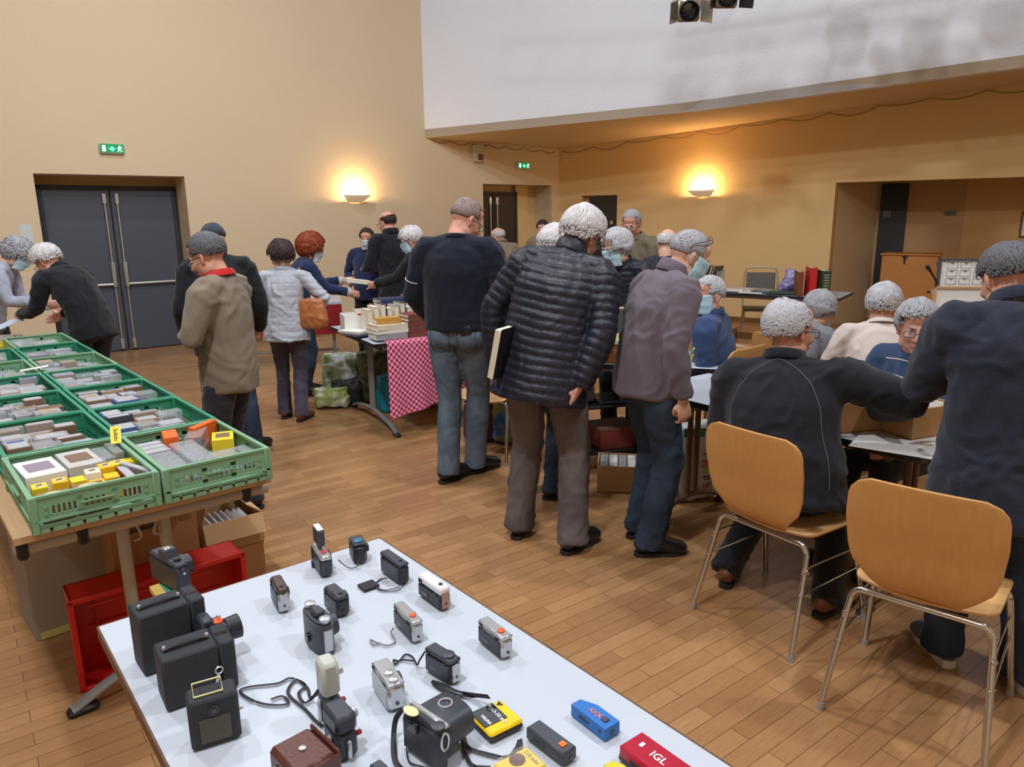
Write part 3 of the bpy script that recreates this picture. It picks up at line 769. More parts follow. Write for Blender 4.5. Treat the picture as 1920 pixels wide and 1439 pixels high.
g0 = at(88, 1197); t = cardboard_box('tall grey cardboard box with yellow tape under the crate table', cr_(-.54, 1.02), CRZ+.05, .29, .30, .47, CBG)
b = MB(); b.box((-.075, -.1525, .018), (.11, .003, .03)); b.build('tape', mat('pale_yellow_tape', (206, 204, 130), .5), t)
g1 = cr_(-.235, .80, 0)
t = cardboard_box('brown carton with a black printed logo under the crate table', (g1.x, g1.y, 0), CRZ-.02, .33, .26, .60, CBD)
lettering('Soudelux', .038, INK, t, (-.07, -.1325, .44), (R(90), R(-4), 0), .0008)
b = MB(); M_ = Matrix.Translation((.045, -.1315, .465)) @ Matrix.Rotation(R(90), 4, 'X')
b.prism([(-.03, 0), (0, .022), (.03, 0), (0, -.022)], 0, .001, M_); lg = b.build('logo', INK, t)
b = MB(); b.prism([(-.012, .003), (.0, .011), (.008, .005), (-.001, 0), (.012, -.004), (0, -.011), (-.008, -.005), (.001, .0)], .001, .002, M_); b.build('logo_mark', CBD, lg)
for r_ in range(7): lettering('- - -- --- - --' if r_ % 2 else '--- -- - ----', .013, INK, t, (-.10, -.1325, .405-.016*r_), (R(90), 0, 0), name='small_print')
b = MB(); b.box((.12, -.131, .44), (.05, .001, .025)); b.build('barcode', mat('barcode_stripes', (90, 62, 40), .8, 0, .2, 8, stretch=(80, 1, 1), col2=(160, 118, 78)), t)
g2 = at(392, 1046, .0); g2 = cr_(.02, .62, 0)
t = cardboard_box('open cardboard box with papers inside, at the right end under the crate table', cr_(.095, .84, .22), CRZ-.05, .26, .28, .14, CBL, True)
STAND = cardboard_box('brown carton supporting the open box of papers', cr_(.095, .84, 0), CRZ-.05, .25, .27, .215, CBD)
for k in range(7):
    b = MB(); b.box((0, 0, .055), (.008, .16, .11), Matrix.Rotation(.35+.06*k, 4, 'Y'), bev=.001)
    o = single(b, 'envelope', mat('pale_envelope', (205, 205, 208), .7), ['first', 'second', 'third', 'fourth', 'fifth', 'sixth', 'last'][k]+' of the white envelopes in the open cardboard box, counted from the left', 'envelope', cr_(.0+.026*k, .84, .226), CRZ-.05, 'envelopes in the open box')
RED = mat('red_crate_plastic', (196, 30, 26), .4, 0, .06, 5)
def red_crate():
    a = at(150, 1304); q = at(455, 1200); 
    a = at(158, 1300); rz = CRZ-.04
    t = thing('red_crate', 'red plastic crate standing on its side beneath the crate table', 'crate', (a.x, a.y, 0), rz)
    w, l, h = .60, .15, .36; b = MB()
    b.box((w/2, l-.004, h/2), (w, .006, h)); 
    for x in (.003, w-.003): b.box((x, l/2, h/2), (.006, l, h))
    for z in (.003, h-.003): b.box((w/2, l/2, z), (w, l, .006))
    b.build('shell', RED, t)
    b = MB(); b.box((w/2, .004, .008), (w+.02, .014, .02), bev=.003); b.box((w/2, .004, h-.008), (w+.02, .014, .02), bev=.003); b.box((.0, .004, h/2), (.02, .014, h), bev=.003); b.box((w, .004, h/2), (.02, .014, h), bev=.003)
    b.box((w/2, l-.012, h*.5), (w*.8, .01, .008)); b.box((.09, l-.012, h/2), (.008, .01, h*.8)); b.box((w*.45, .03, h-.05), (w*.7, .006, .008))
    b.build('rim', RED, t)
red_crate()
# under the far end: wooden crates, yellow crate, papers
YC = mat('yellow_crate_plastic', (232, 212, 60), .5); 
p = cr_(-CW, 7*.517+.02, CZ)
ycm = crate_mesh(.345, .36, .085).mesh('yc', YC)
o = put('yellow_crate', ycm); tag(o, 'low yellow crate beyond the green crates', 'crate'); o.location = cr_(-CW-.22, 7*.517+.03, CZ); o.rotation_euler = (0, 0, CRZ)
for k in range(6): put_box(cr_(-CW-.16+.055*k, 7*.517+.12, CZ+.02), CRZ, .05, .11, .075, CARD[(4, 0, 3, 2, 4, 1)[k]], 'print', '%s box of the front line in the yellow crate' % OR_[k], 'boxes in the yellow crate')
for k in range(6): put_box(cr_(-CW-.16+.055*k, 7*.517+.26, CZ+.02), CRZ, .05, .11, .075, CARD[(0, 4, 2, 3, 1, 4)[k]], 'print', '%s box of the back line in the yellow crate' % OR_[k], 'boxes in the yellow crate')
for k in range(5):
    b = MB(); b.box((0, 0, .018), (.52-.02*k, .5, .036), bev=.002); b.box((0, -.245, .018), (.50, .012, .01))
    single(b, 'wooden_tray', LW, ['lowest', 'second lowest', 'middle', 'second highest', 'topmost'][k]+' flat wooden tray of the stack at the left edge', 'tray', cr_(-1.02+.02*k, 7*.517+.42, CZ+.037*k+.001), CRZ, 'stacked wooden trays')
b = MB(); b.box((0, 0, 0), (.16, .26, .003), Matrix.Rotation(.35, 4, 'X')); single(b, 'price_list', mat('pale_blue_paper', (190, 204, 222), .7), 'pale blue sheet propped on the wooden trays', 'paper', at(22, 604, .90), R(-40))
b = MB(); b.box((0, 0, 0), (.45, .5, .02), bev=.003); single(b, 'green_folder', GRN2, 'teal green folder on top of the wooden trays', 'folder', cr_(-.98, 7*.517+.62, 1.0), CRZ)
b = MB(); b.tube(bez([(0, 0, 0), (.05, .02, .05), (.12, .04, .10), (.2, .05, .10)], 5), .009, 8); single(b, 'red_cable', mat('red_cable_plastic', (190, 40, 36), .4), 'thick red cord arching beside the woman in the lilac jacket', 'cord', at(28, 528, 1.12), R(150))
# ================================================================ cameras on the white table
BK = mat('black_camera_plastic', (38, 41, 48), .38, 0, .1, 60, .05, 400); BK2 = mat('charcoal_camera_plastic', (58, 62, 72), .42, 0, .06, 60); LEA = mat('black_leatherette', (44, 48, 54), .62, 0, .2, 90, .5, 500)
SIL = mat('silver_plastic', (196, 198, 202), .28, .6, .04); SILM = mat('satin_aluminium', (206, 208, 212), .3, .8, .03); LENS = mat('dark_lens_glass', (12, 14, 22), .05, 0, .1, spec=1); BROWN = mat('brown_leather_case', (92, 50, 42), .4, 0, .15, 20, .15, 150)
LGREY = mat('light_grey_enamel', (186, 190, 180), .45); DGREY = mat('dark_grey_enamel', (72, 78, 86), .45); ORB = mat('orange_button', (226, 92, 40), .4); REDM = mat('red_enamel', (178, 34, 40), .35); BLUE = mat('blue_plastic', (30, 110, 190), .4); YP = mat('yellow_plastic', (242, 200, 20), .35); RP = mat('raspberry_plastic', (176, 34, 58), .22); STRAP = mat('black_strap', (30, 28, 36), .6); STRG = mat('grey_cord', (120, 122, 130), .7); CREAML = mat('cream_sticker', (226, 222, 160), .5)
TZ = .741
def place(l, b_, r, big='left', z=TZ):
    A, Bq, D_ = (at(*q, z) for q in (l, b_, r))
    if big == 'left': X = Bq-A; w = X.length; d = (D_-Bq).length
    else: X = D_-Bq; w = X.length; d = (A-Bq).length
    X.normalize(); Y = Vector((-X.y, X.x, 0))
    d = max(d, .012)
    c = (A+Bq)/2 + Y*d/2 if big == 'left' else (Bq+D_)/2+Y*d/2
    dep = (Bq-Vector((0, 0, CAMH))).dot(fw)
    return c, math.atan2(X.y, X.x), w, d, dep/F/math.cos(PITCH)
def cam_thing(nm, label, q, hpx, big='left', z=TZ):
    c, rz, w, d, k = place(*q, big=big, z=z)
    t = thing(nm, label, 'camera', c, rz); return t, w, d, hpx*k
def rbx(b, c, d, r=.004, **k): return b.box(c, d, bev=r, **k)
def cord(label, pix, rad, mt, name='wrist_strap', cat='strap', parent=None, flat=None):
    pts = [at(x, y, TZ+h) for x, y, h in pix]; b = MB()
    pts = bez(pts, 6)
    if parent is not None:
        Mi = (Matrix.Translation(parent.location) @ Matrix.Rotation(parent.rotation_euler.z, 4, 'Z')).inverted(); pts = [Mi @ p for p in pts]
    b.tube(pts, rad if not flat else [(flat, rad)]*len(pts), 6, side=Vector((0, 0, 1)) if not flat else Vector((1, .6, 0)))
    if parent is not None: return b.build(name, mt, parent)
    return single(b, name, mt, label, cat)
def lens_part(t, x, y, z, r, ln, mt=BK, ax=1):
    b = MB(); M_ = Matrix.Translation((x, y, z)) @ Matrix.Rotation(R(-90*ax), 4, 'X')
    b.lathe([(r, 0), (r, ln*.6), (r*.9, ln*.62), (r*.92, ln), (r*.7, ln)], 24, M_); lo = b.build('lens_barrel', mt, t)
    b = MB(); b.lathe([(r*.66, ln*.9), (r*.4, ln*.96), (.001, ln*.98)], 20, M_); b.build('lens_glass', LENS, lo); return lo
def compact(label, q, hpx, bodym, topm=None, toph=.2, backm=None, button=None, endm=None, lensr=.3, window=True, taper=.0, big='left', grip=False):
    t, w, d, h = cam_thing('compact_camera', label, q, hpx, big)
    th = h*toph
    b = MB(); rbx(b, (0, 0, (h-th)/2+.001), (w, d, h-th), min(.006, d*.2)); b.build('body', bodym, t)
    b = MB(); rbx(b, (0, 0, h-th/2), (w*.995, d*.98, th), min(.005, th*.35, d*.2)); top = b.build('top_cover', topm or bodym, t)
    if backm: b = MB(); rbx(b, (0, -d/2, h*.42), (w*.86, .004, h*.66), .0015); b.build('back_door', backm, t)
    if window: b = MB(); rbx(b, (-w*.16, -d/2-.001, h*.34), (w*.26, .003, h*.14), .001); b.build('film_window', mat('film_window', (92, 94, 100), .2), t)
    b = MB(); rbx(b, (-w*.34, -d/2-.0005, h-th*.6), (w*.13, .004, th*.5), .001); b.build('viewfinder', LENS, t)
    b = MB(); rbx(b, (w*.28, -d*.46, h-th*1.05), (w*.14, .006, th*.3), .001); b.build('thumb_wheel', BK, t)
    if button: b = MB(); b.lathe([(d*.27, h), (d*.27, h+.003), (d*.2, h+.0045)], 20, Matrix.Translation((w*.24, 0, 0))); b.build('shutter_button', button, t)
    else: b = MB(); b.lathe([(d*.16, h), (d*.16, h+.003)], 16, Matrix.Translation((w*.3, 0, 0))); b.build('shutter_button', BK2, t)
    if endm: b = MB(); rbx(b, (w/2, 0, h*.45), (.003, d*.66, h*.72), .001); b.build('side_plate', endm, t)
    b = MB(); b.cyl((w/2, 0, h*.3), (w/2+.002, 0, h*.3), d*.1); b.build('strap_lug', LENS, t)
    lens_part(t, -w*.05, d/2, h*.5, h*lensr, d*.28)
    return t, w, d, h
compact('small silver and dark brown compact camera, nearest the far left table edge', [(509, 1124), (524, 1153), (546, 1147)], 48, SIL, mat('dark_brown_top', (70, 58, 58), .4), .22, BK2, None, None, .2)
t, w, d, h = compact('black camera with a cube flash raised on top and a red button', [(585, 1057), (604, 1086), (625, 1080)], 42, BK2, SIL, .26, BK, mat('red_button', (196, 48, 46), .4), None, .34)
b = MB(); rbx(b, (-w*.15, 0, h+.032), (w*.52, d*.62, .046), .004); fl = b.build('flash', BK2, t)
b = MB(); rbx(b, (-w*.15, 0, h+.056), (w*.46, d*.54, .003), .001); b.build('flash_window', WHC, fl)
b = MB(); b.cyl((-w*.15, 0, h), (-w*.15, 0, h+.012), d*.2); b.build('flash_mount', BK2, t)
b = MB(); rbx(b, (-w*.3, -d*.5, -.0+h*.12), (.012, .012, .02), .002); b.build('foot_lug', BK, t)
cord('', [(634, 1050, .02), (648, 1062, .006), (660, 1066, .004), (672, 1061, .008), (666, 1058, .02)], .0014, STRAP, parent=t)
t, w, d, h = compact('small black camera with a blue-rimmed dial by the far table corner', [(656, 1042), (665, 1059), (689, 1053)], 38, BK, BK2, .12, BK2, None, None, .22, False)
b = MB(); b.lathe([(d*.36, h), (d*.36, h+.003), (d*.26, h+.004)], 20, Matrix.Translation((w*.15, 0, 0))); b.build('dial', mat('blue_rim', (40, 110, 150), .3), t)
b = MB(); rbx(b, (w*.5+.004, 0, h*.45), (.008, d*.6, h*.8), .003); b.build('grip', BK, t)
t, w, d, h = compact('rounded black compact camera with a looped strap and tag', [(713, 1072), (751, 1100), (769, 1093)], 42, BK, BK2, .18, BK2, None, None, .3, False)
cord('', [(760, 1095, .02), (745, 1108, .003), (715, 1108, .003), (704, 1098, .003), (712, 1087, .003), (726, 1085, .01)], .0013, STRAP, parent=t)
cord('', [(750, 1101, .003), (725, 1107, .003), (708, 1103, .003), (706, 1094, .005), (722, 1084, .01)], .0013, STRAP, parent=t)
b = MB(); b.box((0, 0, .004), (.04, .045, .006), bev=.002); o = b.build('strap_tag', STRAP, t); o.location = (Matrix.Translation(t.location) @ Matrix.Rotation(t.rotation_euler.z, 4, 'Z')).inverted() @ at(691, 1101, TZ)
t, w, d, h = compact('black camera with a white top cover close to the right table edge', [(783, 1117), (826, 1149), (846, 1140)], 45, BK, WHC, .34, None, None, mat('copper_label', (170, 130, 110), .4), .2)
compact('black compact camera with a grooved top, second row behind the bakelite one', [(608, 1138), (634, 1162), (660, 1155)], 43, BK, BK2, .25, BK2, None, None, .3)
t, w, d, h = compact('silver-edged black camera with an orange button and a grey cord', [(738, 1170), (775, 1210), (796, 1203)], 44, SIL, SIL, .18, BK, ORB, None, .3)
cord('', [(738, 1178, .015), (733, 1188, .006), (741, 1202, .003), (728, 1211, .003), (708, 1206, .003), (694, 1200, .003), (700, 1210, .003), (712, 1206, .003)], .0016, STRG, parent=t)
compact('silver-edged black camera with an orange button, nearer the right table edge', [(895, 1202), (942, 1241), (961, 1230)], 46, SIL, SIL, .18, BK, ORB, None, .3)
t, w, d, h = compact('large black compact camera with a round dial and black wrist strap', [(796, 1257), (845, 1289), (869, 1277)], 49, BK, BK2, .2, BK2, None, SIL, .34)
b = MB(); b.lathe([(d*.42, h), (d*.42, h+.003), (d*.36, h+.004)], 24, Matrix.Translation((w*.22, 0, 0))); b.build('dial', BK2, t)
cord('', [(797, 1222, .035), (787, 1238, .02), (782, 1247, .004), (774, 1233, .003), (760, 1228, .003), (748, 1240, .003), (738, 1238, .003), (741, 1246, .003), (752, 1238, .003), (776, 1240, .005)], .002, STRAP, parent=t)
t, w, d, h = compact('silver digital camera standing on its side edge', [(698, 1290), (730, 1340), (761, 1327)], 56, SILM, SILM, .12, mat('pale_lcd', (168, 178, 178), .15), None, None, .3, False)
for x in (.08, .34): b = MB(); b.lathe([(d*.26, h), (d*.26, h+.004), (d*.2, h+.005)], 20, Matrix.Translation((w*x, 0, 0))); b.build('mode_dial', SILM, t)
# bakelite camera with two knobs
t, w, d, h = cam_thing('bakelite_camera', 'grey bakelite camera with two metal winding knobs', [(557, 1200), (590, 1238), (629, 1209)], 66)
b = MB(); n = 22; poly = [(math.cos(2*math.pi*k/n)*w*.6*abs(math.cos(2*math.pi*k/n))**-.15 if abs(math.cos(2*math.pi*k/n)) > .01 else 0, math.sin(2*math.pi*k/n)*d*.36) for k in range(n)]
poly = [(max(-w*.56, min(w*.56, x)), y) for x, y in poly]
b.prism(poly, .002, h*.9); b.prism([(x*.9, y*.8) for x, y in poly], h*.9, h*.95); b.build('body', BK2, t)
for x in (-.42, .40): b = MB(); b.lathe([(.010, h*.95), (.010, h*1.0), (.012, h*1.0), (.012, h*1.08), (.009, h*1.1)], 20, Matrix.Translation((w*x, 0, 0))); b.build('winding_knob', SILM, t)
b = MB(); rbx(b, (0, 0, h*1.03), (w*.36, d*.34, h*.2), .004); b.build('viewfinder', BK2, t)
lens_part(t, 0, d*.3, h*.5, h*.32, d*.3, BK2)
b = MB(); b.cyl((-w*.0, -d*.36, h*.35), (0, -d*.36-.006, h*.35), h*.13); b.build('film_window', LENS, t)
b = MB(); rbx(b, (w*.52, 0, h*.45), (.008, d*.3, h*.7), .002); b.build('latch', SIL, t)
# cine cameras
def cine(label, q, hpx, lower, upper, uh, strapfn=None, lever=REDM):
    t, w, d, h = cam_thing('cine_camera', label, q, hpx)
    hl = h*(1-uh)
    b = MB(); rbx(b, (0, 0, hl/2), (w, d, hl), .006); b.build('body', lower, t)
    b = MB(); rbx(b, (0, 0, hl+(h-hl)/2), (w*1.04, d*1.04, h-hl), .007); b.build('cover', upper, t)
    b = MB(); rbx(b, (w*.1, -d/2-.004, hl*.5), (w*.2, .008, hl*.8), .003); b.build('side_rail', SIL, t)
    b = MB(); rbx(b, (w/2+.004, -.0, hl*.45), (.007, d*.2, hl*.7), .002); b.build('handle_bar', SILM, t)
    b = MB(); rbx(b, (w*.4, d/2+.004, hl*.8), (.009, .010, .008), .002); b.build('lever', lever, t)
    lens_part(t, 0, d/2, h*.75, min(w, h)*.17, .012, SIL)
    return t, w, d, h
t, w, d, h = cine('grey cine camera with a pale cover and a long black wrist cord', [(598, 1344), (612, 1369), (644, 1358)], 128, DGREY, LGREY, .54)
cord('', [(600, 1290, .05), (585, 1310, .01), (570, 1318, .003), (560, 1300, .003), (572, 1285, .003), (545, 1272, .003), (520, 1282, .003), (470, 1288, .003), (450, 1296, .003), (470, 1312, .003), (505, 1322, .003), (540, 1320, .003), (530, 1306, .003), (508, 1312, .004)], .0014, STRAP, parent=t, flat=.003)
cord('', [(600, 1300, .04), (582, 1308, .003), (576, 1290, .003), (555, 1276, .003), (540, 1300, .003), (572, 1330, .003), (590, 1350, .003), (604, 1362, .003)], .0014, STRAP, parent=t, flat=.003)
t, w, d, h = cine('black cine camera in front of the pale grey one', [(608, 1398), (636, 1434), (675, 1416)], 90, BK2, BK2, .42)
# brown case
t, w, d, h = cam_thing('camera_case', 'brown leather camera case lying at the bottom edge of the photo', [(508, 1470), (560, 1530), (622, 1470)], 84)
b = MB(); rbx(b, (0, 0, h/2), (w, d, h), .008); b.build('case_body', BROWN, t)
b = MB(); rbx(b, (w*.5+.004, 0, h*.52), (.006, d*1.02, h*1.0), .003); rbx(b, (-w*.0, d*.5+.003, h*.5), (w, .006, h*1.03), .003); b.build('front_flap', BROWN, t)
b = MB(); b.lathe([(.006, h), (.006, h+.003), (.003, h+.004)], 16); b.build('press_stud', SILM, t)
b = MB(); b.cyl((-w*.15, -d/2-.002, h*.6), (-w*.15, -d/2+.004, h*.6), .011); b.build('eyelet', LENS, t)
# big instant-film style camera with a lens housing
t, w, d, h = cam_thing('bridge_camera', 'big black camera with silver trim, wide lens housing and long strap', [(753, 1402), (824, 1456), (846, 1440)], 86)
b = MB(); rbx(b, (0, 0, h*.45), (w, d, h*.9), .008); rbx(b, (0, .004, h*.93), (w*.98, d*.95, h*.16), .007); b.build('body', BK, t)
b = MB(); rbx(b, (0, d*.42, h*.99), (w*.96, .014, h*.10), .004); b.build('silver_trim', SILM, t)
b = MB(); b.tube([(0, d*.5, h*.62), (0, d*.5+.062, h*.62), (0, d*.5+.066, h*.62)], [(w*.46, h*.42), (w*.44, h*.38), (w*.40, h*.34)], 28, side=Vector((1, 0, 0)), sq=.7); lo = b.build('lens_housing', BK2, t)
b = MB(); b.tube([(.012*math.cos(a*math.pi/10), .035+d*.5+.012*math.sin(a*math.pi/10), h*1.03) for a in range(20)], .0022, 6, closed=True); b.build('logo_ring', SIL, lo)
b = MB(); b.lathe([(.013, 0), (.013, .0015)], 20, Matrix.Translation((-w*.28, -.006, h*1.01)) @ Matrix.Diagonal((1.3, .8, 1, 1))); b.build('sticker', CREAML, t)
b = MB(); rbx(b, (-w*.12, -d/2-.002, h*.8), (.024, .01, .02), .002); b.build('viewfinder', LENS, t)
b = MB(); b.lathe([(.012, h*1.01), (.012, h*1.05), (.009, h*1.06)], 20, Matrix.Translation((w*.36, 0, 0))); b.build('shutter_button', BK2, t)
b = MB(); b.tube([(w*.5+.002, .008*math.cos(a*math.pi/8), h*.75+.016*math.sin(a*math.pi/8)) for a in range(16)], .0022, 6, closed=True); b.build('strap_ring', SILM, t)
cord('', [(756, 1330, .06), (742, 1350, .03), (738, 1390, .004), (742, 1430, .003), (765, 1450, .003)], .0016, STRAP, parent=t, flat=.005)
cord('', [(762, 1404, .006), (768, 1430, .003), (800, 1440, .003)], .0015, STRAP, parent=t)
cord('', [(850, 1372, .01), (866, 1374, .003), (876, 1400, .003), (905, 1412, .003), (950, 1420, .003), (968, 1405, .004), (975, 1388, .012), (976, 1408, .003)], .0016, STRAP, parent=t, flat=.004)
cord('', [(868, 1378, .003), (872, 1410, .003), (885, 1435, .003), (920, 1440, .003)], .0016, STRAP, parent=t, flat=.004)
# flat yellow camera
def flatq(label, corners, hpx, mt, name='pocket_camera'):
    A, Bq, D_ = (at(*q, TZ) for q in corners); X = Bq-A; w = X.length; X.normalize(); Y = Vector((-X.y, X.x, 0)); d = (D_-Bq).length
    c = (A+Bq)/2+Y*d/2; k = (Bq-Vector((0, 0, CAMH))).dot(fw)/F/math.cos(PITCH); t = thing(name, label, 'camera', c, math.atan2(X.y, X.x)); return t, w, d, hpx*k
t, w, d, h = flatq('flat yellow and black camera lying on its back with a wrist strap', [(877, 1354), (920, 1398), (978, 1362)], 20, YP)
b = MB(); rbx(b, (0, 0, h*.3), (w, d, h*.6), .005); b.build('back_shell', BK2, t)
b = MB(); rbx(b, (0, 0, h*.72), (w*.99, d*.99, h*.5), .005); b.build('front_shell', YP, t)
b = MB(); rbx(b, (-w*.12, -d*.12, h*.98), (w*.66, d*.66, .003), .001); pn = b.build('front_panel', BK2, t)
b = MB(); b.lathe([(.009, 0), (.009, .002), (.004, .001)], 18, Matrix.Translation((-w*.28, d*.05, h*.99))); b.build('lens_glass', LENS, pn)
lettering('D-10 mc', .012, WHC, t, (.004, .004, h+.001), (0, 0, R(0)), .0003); lettering('HALINA', .0085, WHC, t, (0, -d*.28, h+.001), (0, 0, 0), .0003)
b = MB(); b.prism([(-.008, 0), (.008, 0), (0, -.01)], 0, .0008, Matrix.Translation((-w*.32, d*.38, h*.98))); b.build('arrow_mark', BK, t)
cord('', [(917, 1309, .02), (890, 1306, .006), (850, 1302, .004), (820, 1288, .003), (812, 1278, .003), (830, 1284, .004), (862, 1298, .006), (915, 1306, .018)], .002, STRAP, parent=t, flat=.004)
# 110 cameras
def bar(label, q, hpx, mt, lowm=None, chamfer=False, btn=None, txt=None, txtm=None, name='pocket_camera', win=True):
    t, w, d, h = cam_thing(name, label, q, hpx)
    if chamfer:
        b = MB(); b.prism([(-w/2, -d/2), (w/2, -d/2), (w/2, d/2), (-w*.14, d/2), (-w/2, d*.12)], .001, h); b.build('body', mt, t)
    else:
        b = MB(); rbx(b, (0, 0, h*.5), (w, d, h), .005); b.build('body', mt, t)
    if lowm: b = MB(); rbx(b, (0, -.0008, h*.22), (w*1.003, d*1.01, h*.42), .004); b.build('lower_shell', lowm, t)
    if btn: b = MB(); rbx(b, (w*.30, -.0, h+.001), (.0125, .0125, .003), .001); b.build('shutter_button', btn, t)
    if win: b = MB(); rbx(b, (-w*.12, -d/2, h*.5), (w*.3, .003, h*.2), .001); b.build('film_window', BK, t)
    b = MB(); b.cyl((w*.34, -d/2-.001, h*.5), (w*.34, -d/2+.002, h*.5), h*.14); b.build('eyepiece', LENS, t)
    b = MB(); b.cyl((w/2, d*.05, h*.4), (w/2+.001, d*.05, h*.4), h*.2); b.build('end_socket', LENS, t)
    if txt: lettering(txt, d*.36, txtm, t, (w*.04, -.002, h+.001), (0, 0, 0), .0004)
    return t, w, d, h
bar('dark grey pocket camera with a square orange button', [(984, 1386), (1056, 1442), (1087, 1426)], 28, BK2, None, False, mat('bright_orange', (250, 120, 20), .35))
bar('blue pocket camera with a chamfered corner and reddish lettering', [(1071, 1343), (1134, 1392), (1163, 1377)], 26, BLUE, None, True, mat('dark_button', (70, 56, 66), .4), 'KICK', mat('salmon_print', (216, 128, 118), .5))
t, w, d, h = bar('raspberry red pocket camera with white lettering at the table edge', [(1158, 1425), (1262, 1505), (1305, 1470)], 34, RP, BK2, False, None, 'IGL', WHC)
b = MB(); rbx(b, (-w*.28, d*.02, h+.001), (.008, .012, .002), .0008); b.build('emblem', WHC, t)
bar('yellow-green pocket camera at the very bottom, left of the red one', [(1132, 1446), (1160, 1480), (1185, 1465)], 14, mat('yellow_green_plastic', (214, 200, 30), .4), None, True, win=False)
t, w, d, h = flatq('yellow camera in a clear case at the bottom edge', [(917, 1455), (960, 1500), (1030, 1455)], 34, YP, 'cased_camera')
b = MB(); rbx(b, (0, 0, h*.4), (w*.92, d*.92, h*.8), .005); b.build('body', YP, t); b = MB(); b.lathe([(.014, h*.8), (.014, h*.86), (.010, h*.86), (.008, h*.82)], 24, Matrix.Translation((-.01, .002, 0))); b.build('lens_ring', BROWN, t)
b = MB(); rbx(b, (0, 0, h*.5), (w, d, h), .006); b.build('clear_case', clear('camera_case_clear', (230, 230, 230), .14), t)
lettering('110 mini', .011, mat('grey_print', (150, 140, 90), .5), t, (-.0, d*.3, h*.81), (0, 0, 0), .0003)
bar('small dark camera just peeking in at the bottom edge', [(690, 1450), (715, 1475), (740, 1462)], 20, BK2)
# box cameras at the left
def boxcam(label, q, hpx, fold=True):
    t, w, d, h = cam_thing('box_camera', label, q, hpx, 'right')
    b = MB(); rbx(b, (-w*.12, 0, h/2), (w*.76, d, h), .004); b.build('body', LEA, t)
    b = MB(); rbx(b, (w*.38, 0, h/2), (w*.23, d*1.0, h), .004); b.build('front_section', LEA, t)
    b = MB(); b.tube(bez([(-w*.42, 0, h+.002), (-w*.36, 0, h+.006), (-w*.12, 0, h+.012), (w*.14, 0, h+.006), (w*.2, 0, h+.002)], 5), [(.009, .0018)]*21, 8, side=Vector((0, 1, 0))); hd = b.build('handle', LEA, t)
    for x in (-w*.40, w*.18): b = MB(); b.lathe([(.0045, h+.005), (.003, h+.009)], 14, Matrix.Translation((x, 0, 0))); b.build('handle_stud', SILM, hd)
    b = MB(); rbx(b, (w*.38, 0, h+.0005), (.022, .012, .002), .0008); b.build('finder_window', LENS, t)
    lens_part(t, 0, 0, 0, .001, .001) if False else None
    return t, w, d, h
boxcam('black leather-covered box camera with a strap handle, the farther of two', [(262, 1236), (273, 1271), (396, 1224)], 118)
t, w, d, h = boxcam('black leather-covered box camera with a metal key, the nearer of two', [(301, 1296), (314, 1338), (450, 1288)], 102)
b = MB(); M_ = Matrix.Translation((w*.2, -d/2-.001, h*.34)) @ Matrix.Rotation(R(90), 4, 'X') @ Matrix.Rotation(-.25, 4, 'Z')
b.tube([M_ @ Vector((.007*math.cos(a*math.pi/6), .018+.007*math.sin(a*math.pi/6), .002)) for a in range(12)], .0018, 6, closed=True); b.box((0, -.004, .002), (.006, .032, .003), M=M_, bev=.001); b.tube([M_ @ Vector((.005*math.cos(a*math.pi/6), -.02+.005*math.sin(a*math.pi/6), .002)) for a in range(12)], .0018, 6, closed=True)
b.build('key', SILM, t)
t, w, d, h = cam_thing('box_camera', 'small worn box camera with a wire frame finder, lowest at the left', [(350, 1382), (361, 1413), (455, 1383)], 98, 'right')
b = MB(); rbx(b, (0, 0, h/2), (w, d, h), .005); b.build('body', LEA, t)
b = MB(); rbx(b, (.0, -d/2-.0006, h*.36), (w*.62, .0015, h*.5), .0005); b.build('worn_front', mat('worn_brassy_front', (78, 76, 58), .5, 0, .3, 25, .2, 90), t)
b = MB(); b.cyl((0, -d/2-.003, h*.76), (0, -d/2+.001, h*.76), .010); b.build('lens_ring', BK, t)
b = MB(); b.cyl((0, -d/2-.004, h*.76), (0, -d/2-.0028, h*.76), .004); b.build('lens_glass', LENS, t)
b = MB(); b.tube([(-w*.35, -.012, h+.003), (w*.22, -.012, h+.003), (w*.22, .014, h+.014), (-w*.35, .014, h+.014)], .0018, 6, closed=True); b.build('wire_finder', CREAML, t)
b = MB(); b.cyl((w/2, 0, h*.45), (w/2+.008, 0, h*.45), .003); b.build('lever', SILM, t)
# instant cine with barrel and orange button behind them
t, w, d, h = cam_thing('cine_camera', 'upright black cine camera with an orange release, behind the box cameras', [(392, 1226), (402, 1252), (438, 1238)], 72, 'right')
b = MB(); rbx(b, (0, 0, h*.5), (w, d, h), .006); b.build('body', BK2, t)
b = MB(); rbx(b, (-w*.45, .01, h*.9), (w*.62, d*.8, h*.62), .005); b.build('motor_housing', BK2, t)
b = MB(); b.lathe([(.012, h), (.012, h+.004), (.008, h+.005)], 20, Matrix.Translation((w*.1, 0, 0))); b.build('release_button', ORB, t)
b = MB(); b.tube([(w*.5, 0, h*.7), (w*.5+.028, 0, h*.7)], [.024, .026], 24); b.build('lens_barrel', BK, t)
b = MB(); b.cyl((w*.1, .0, h*1.15), (w*.3, 0, h*1.15), .004, .002); b.build('lever', SIL, t)
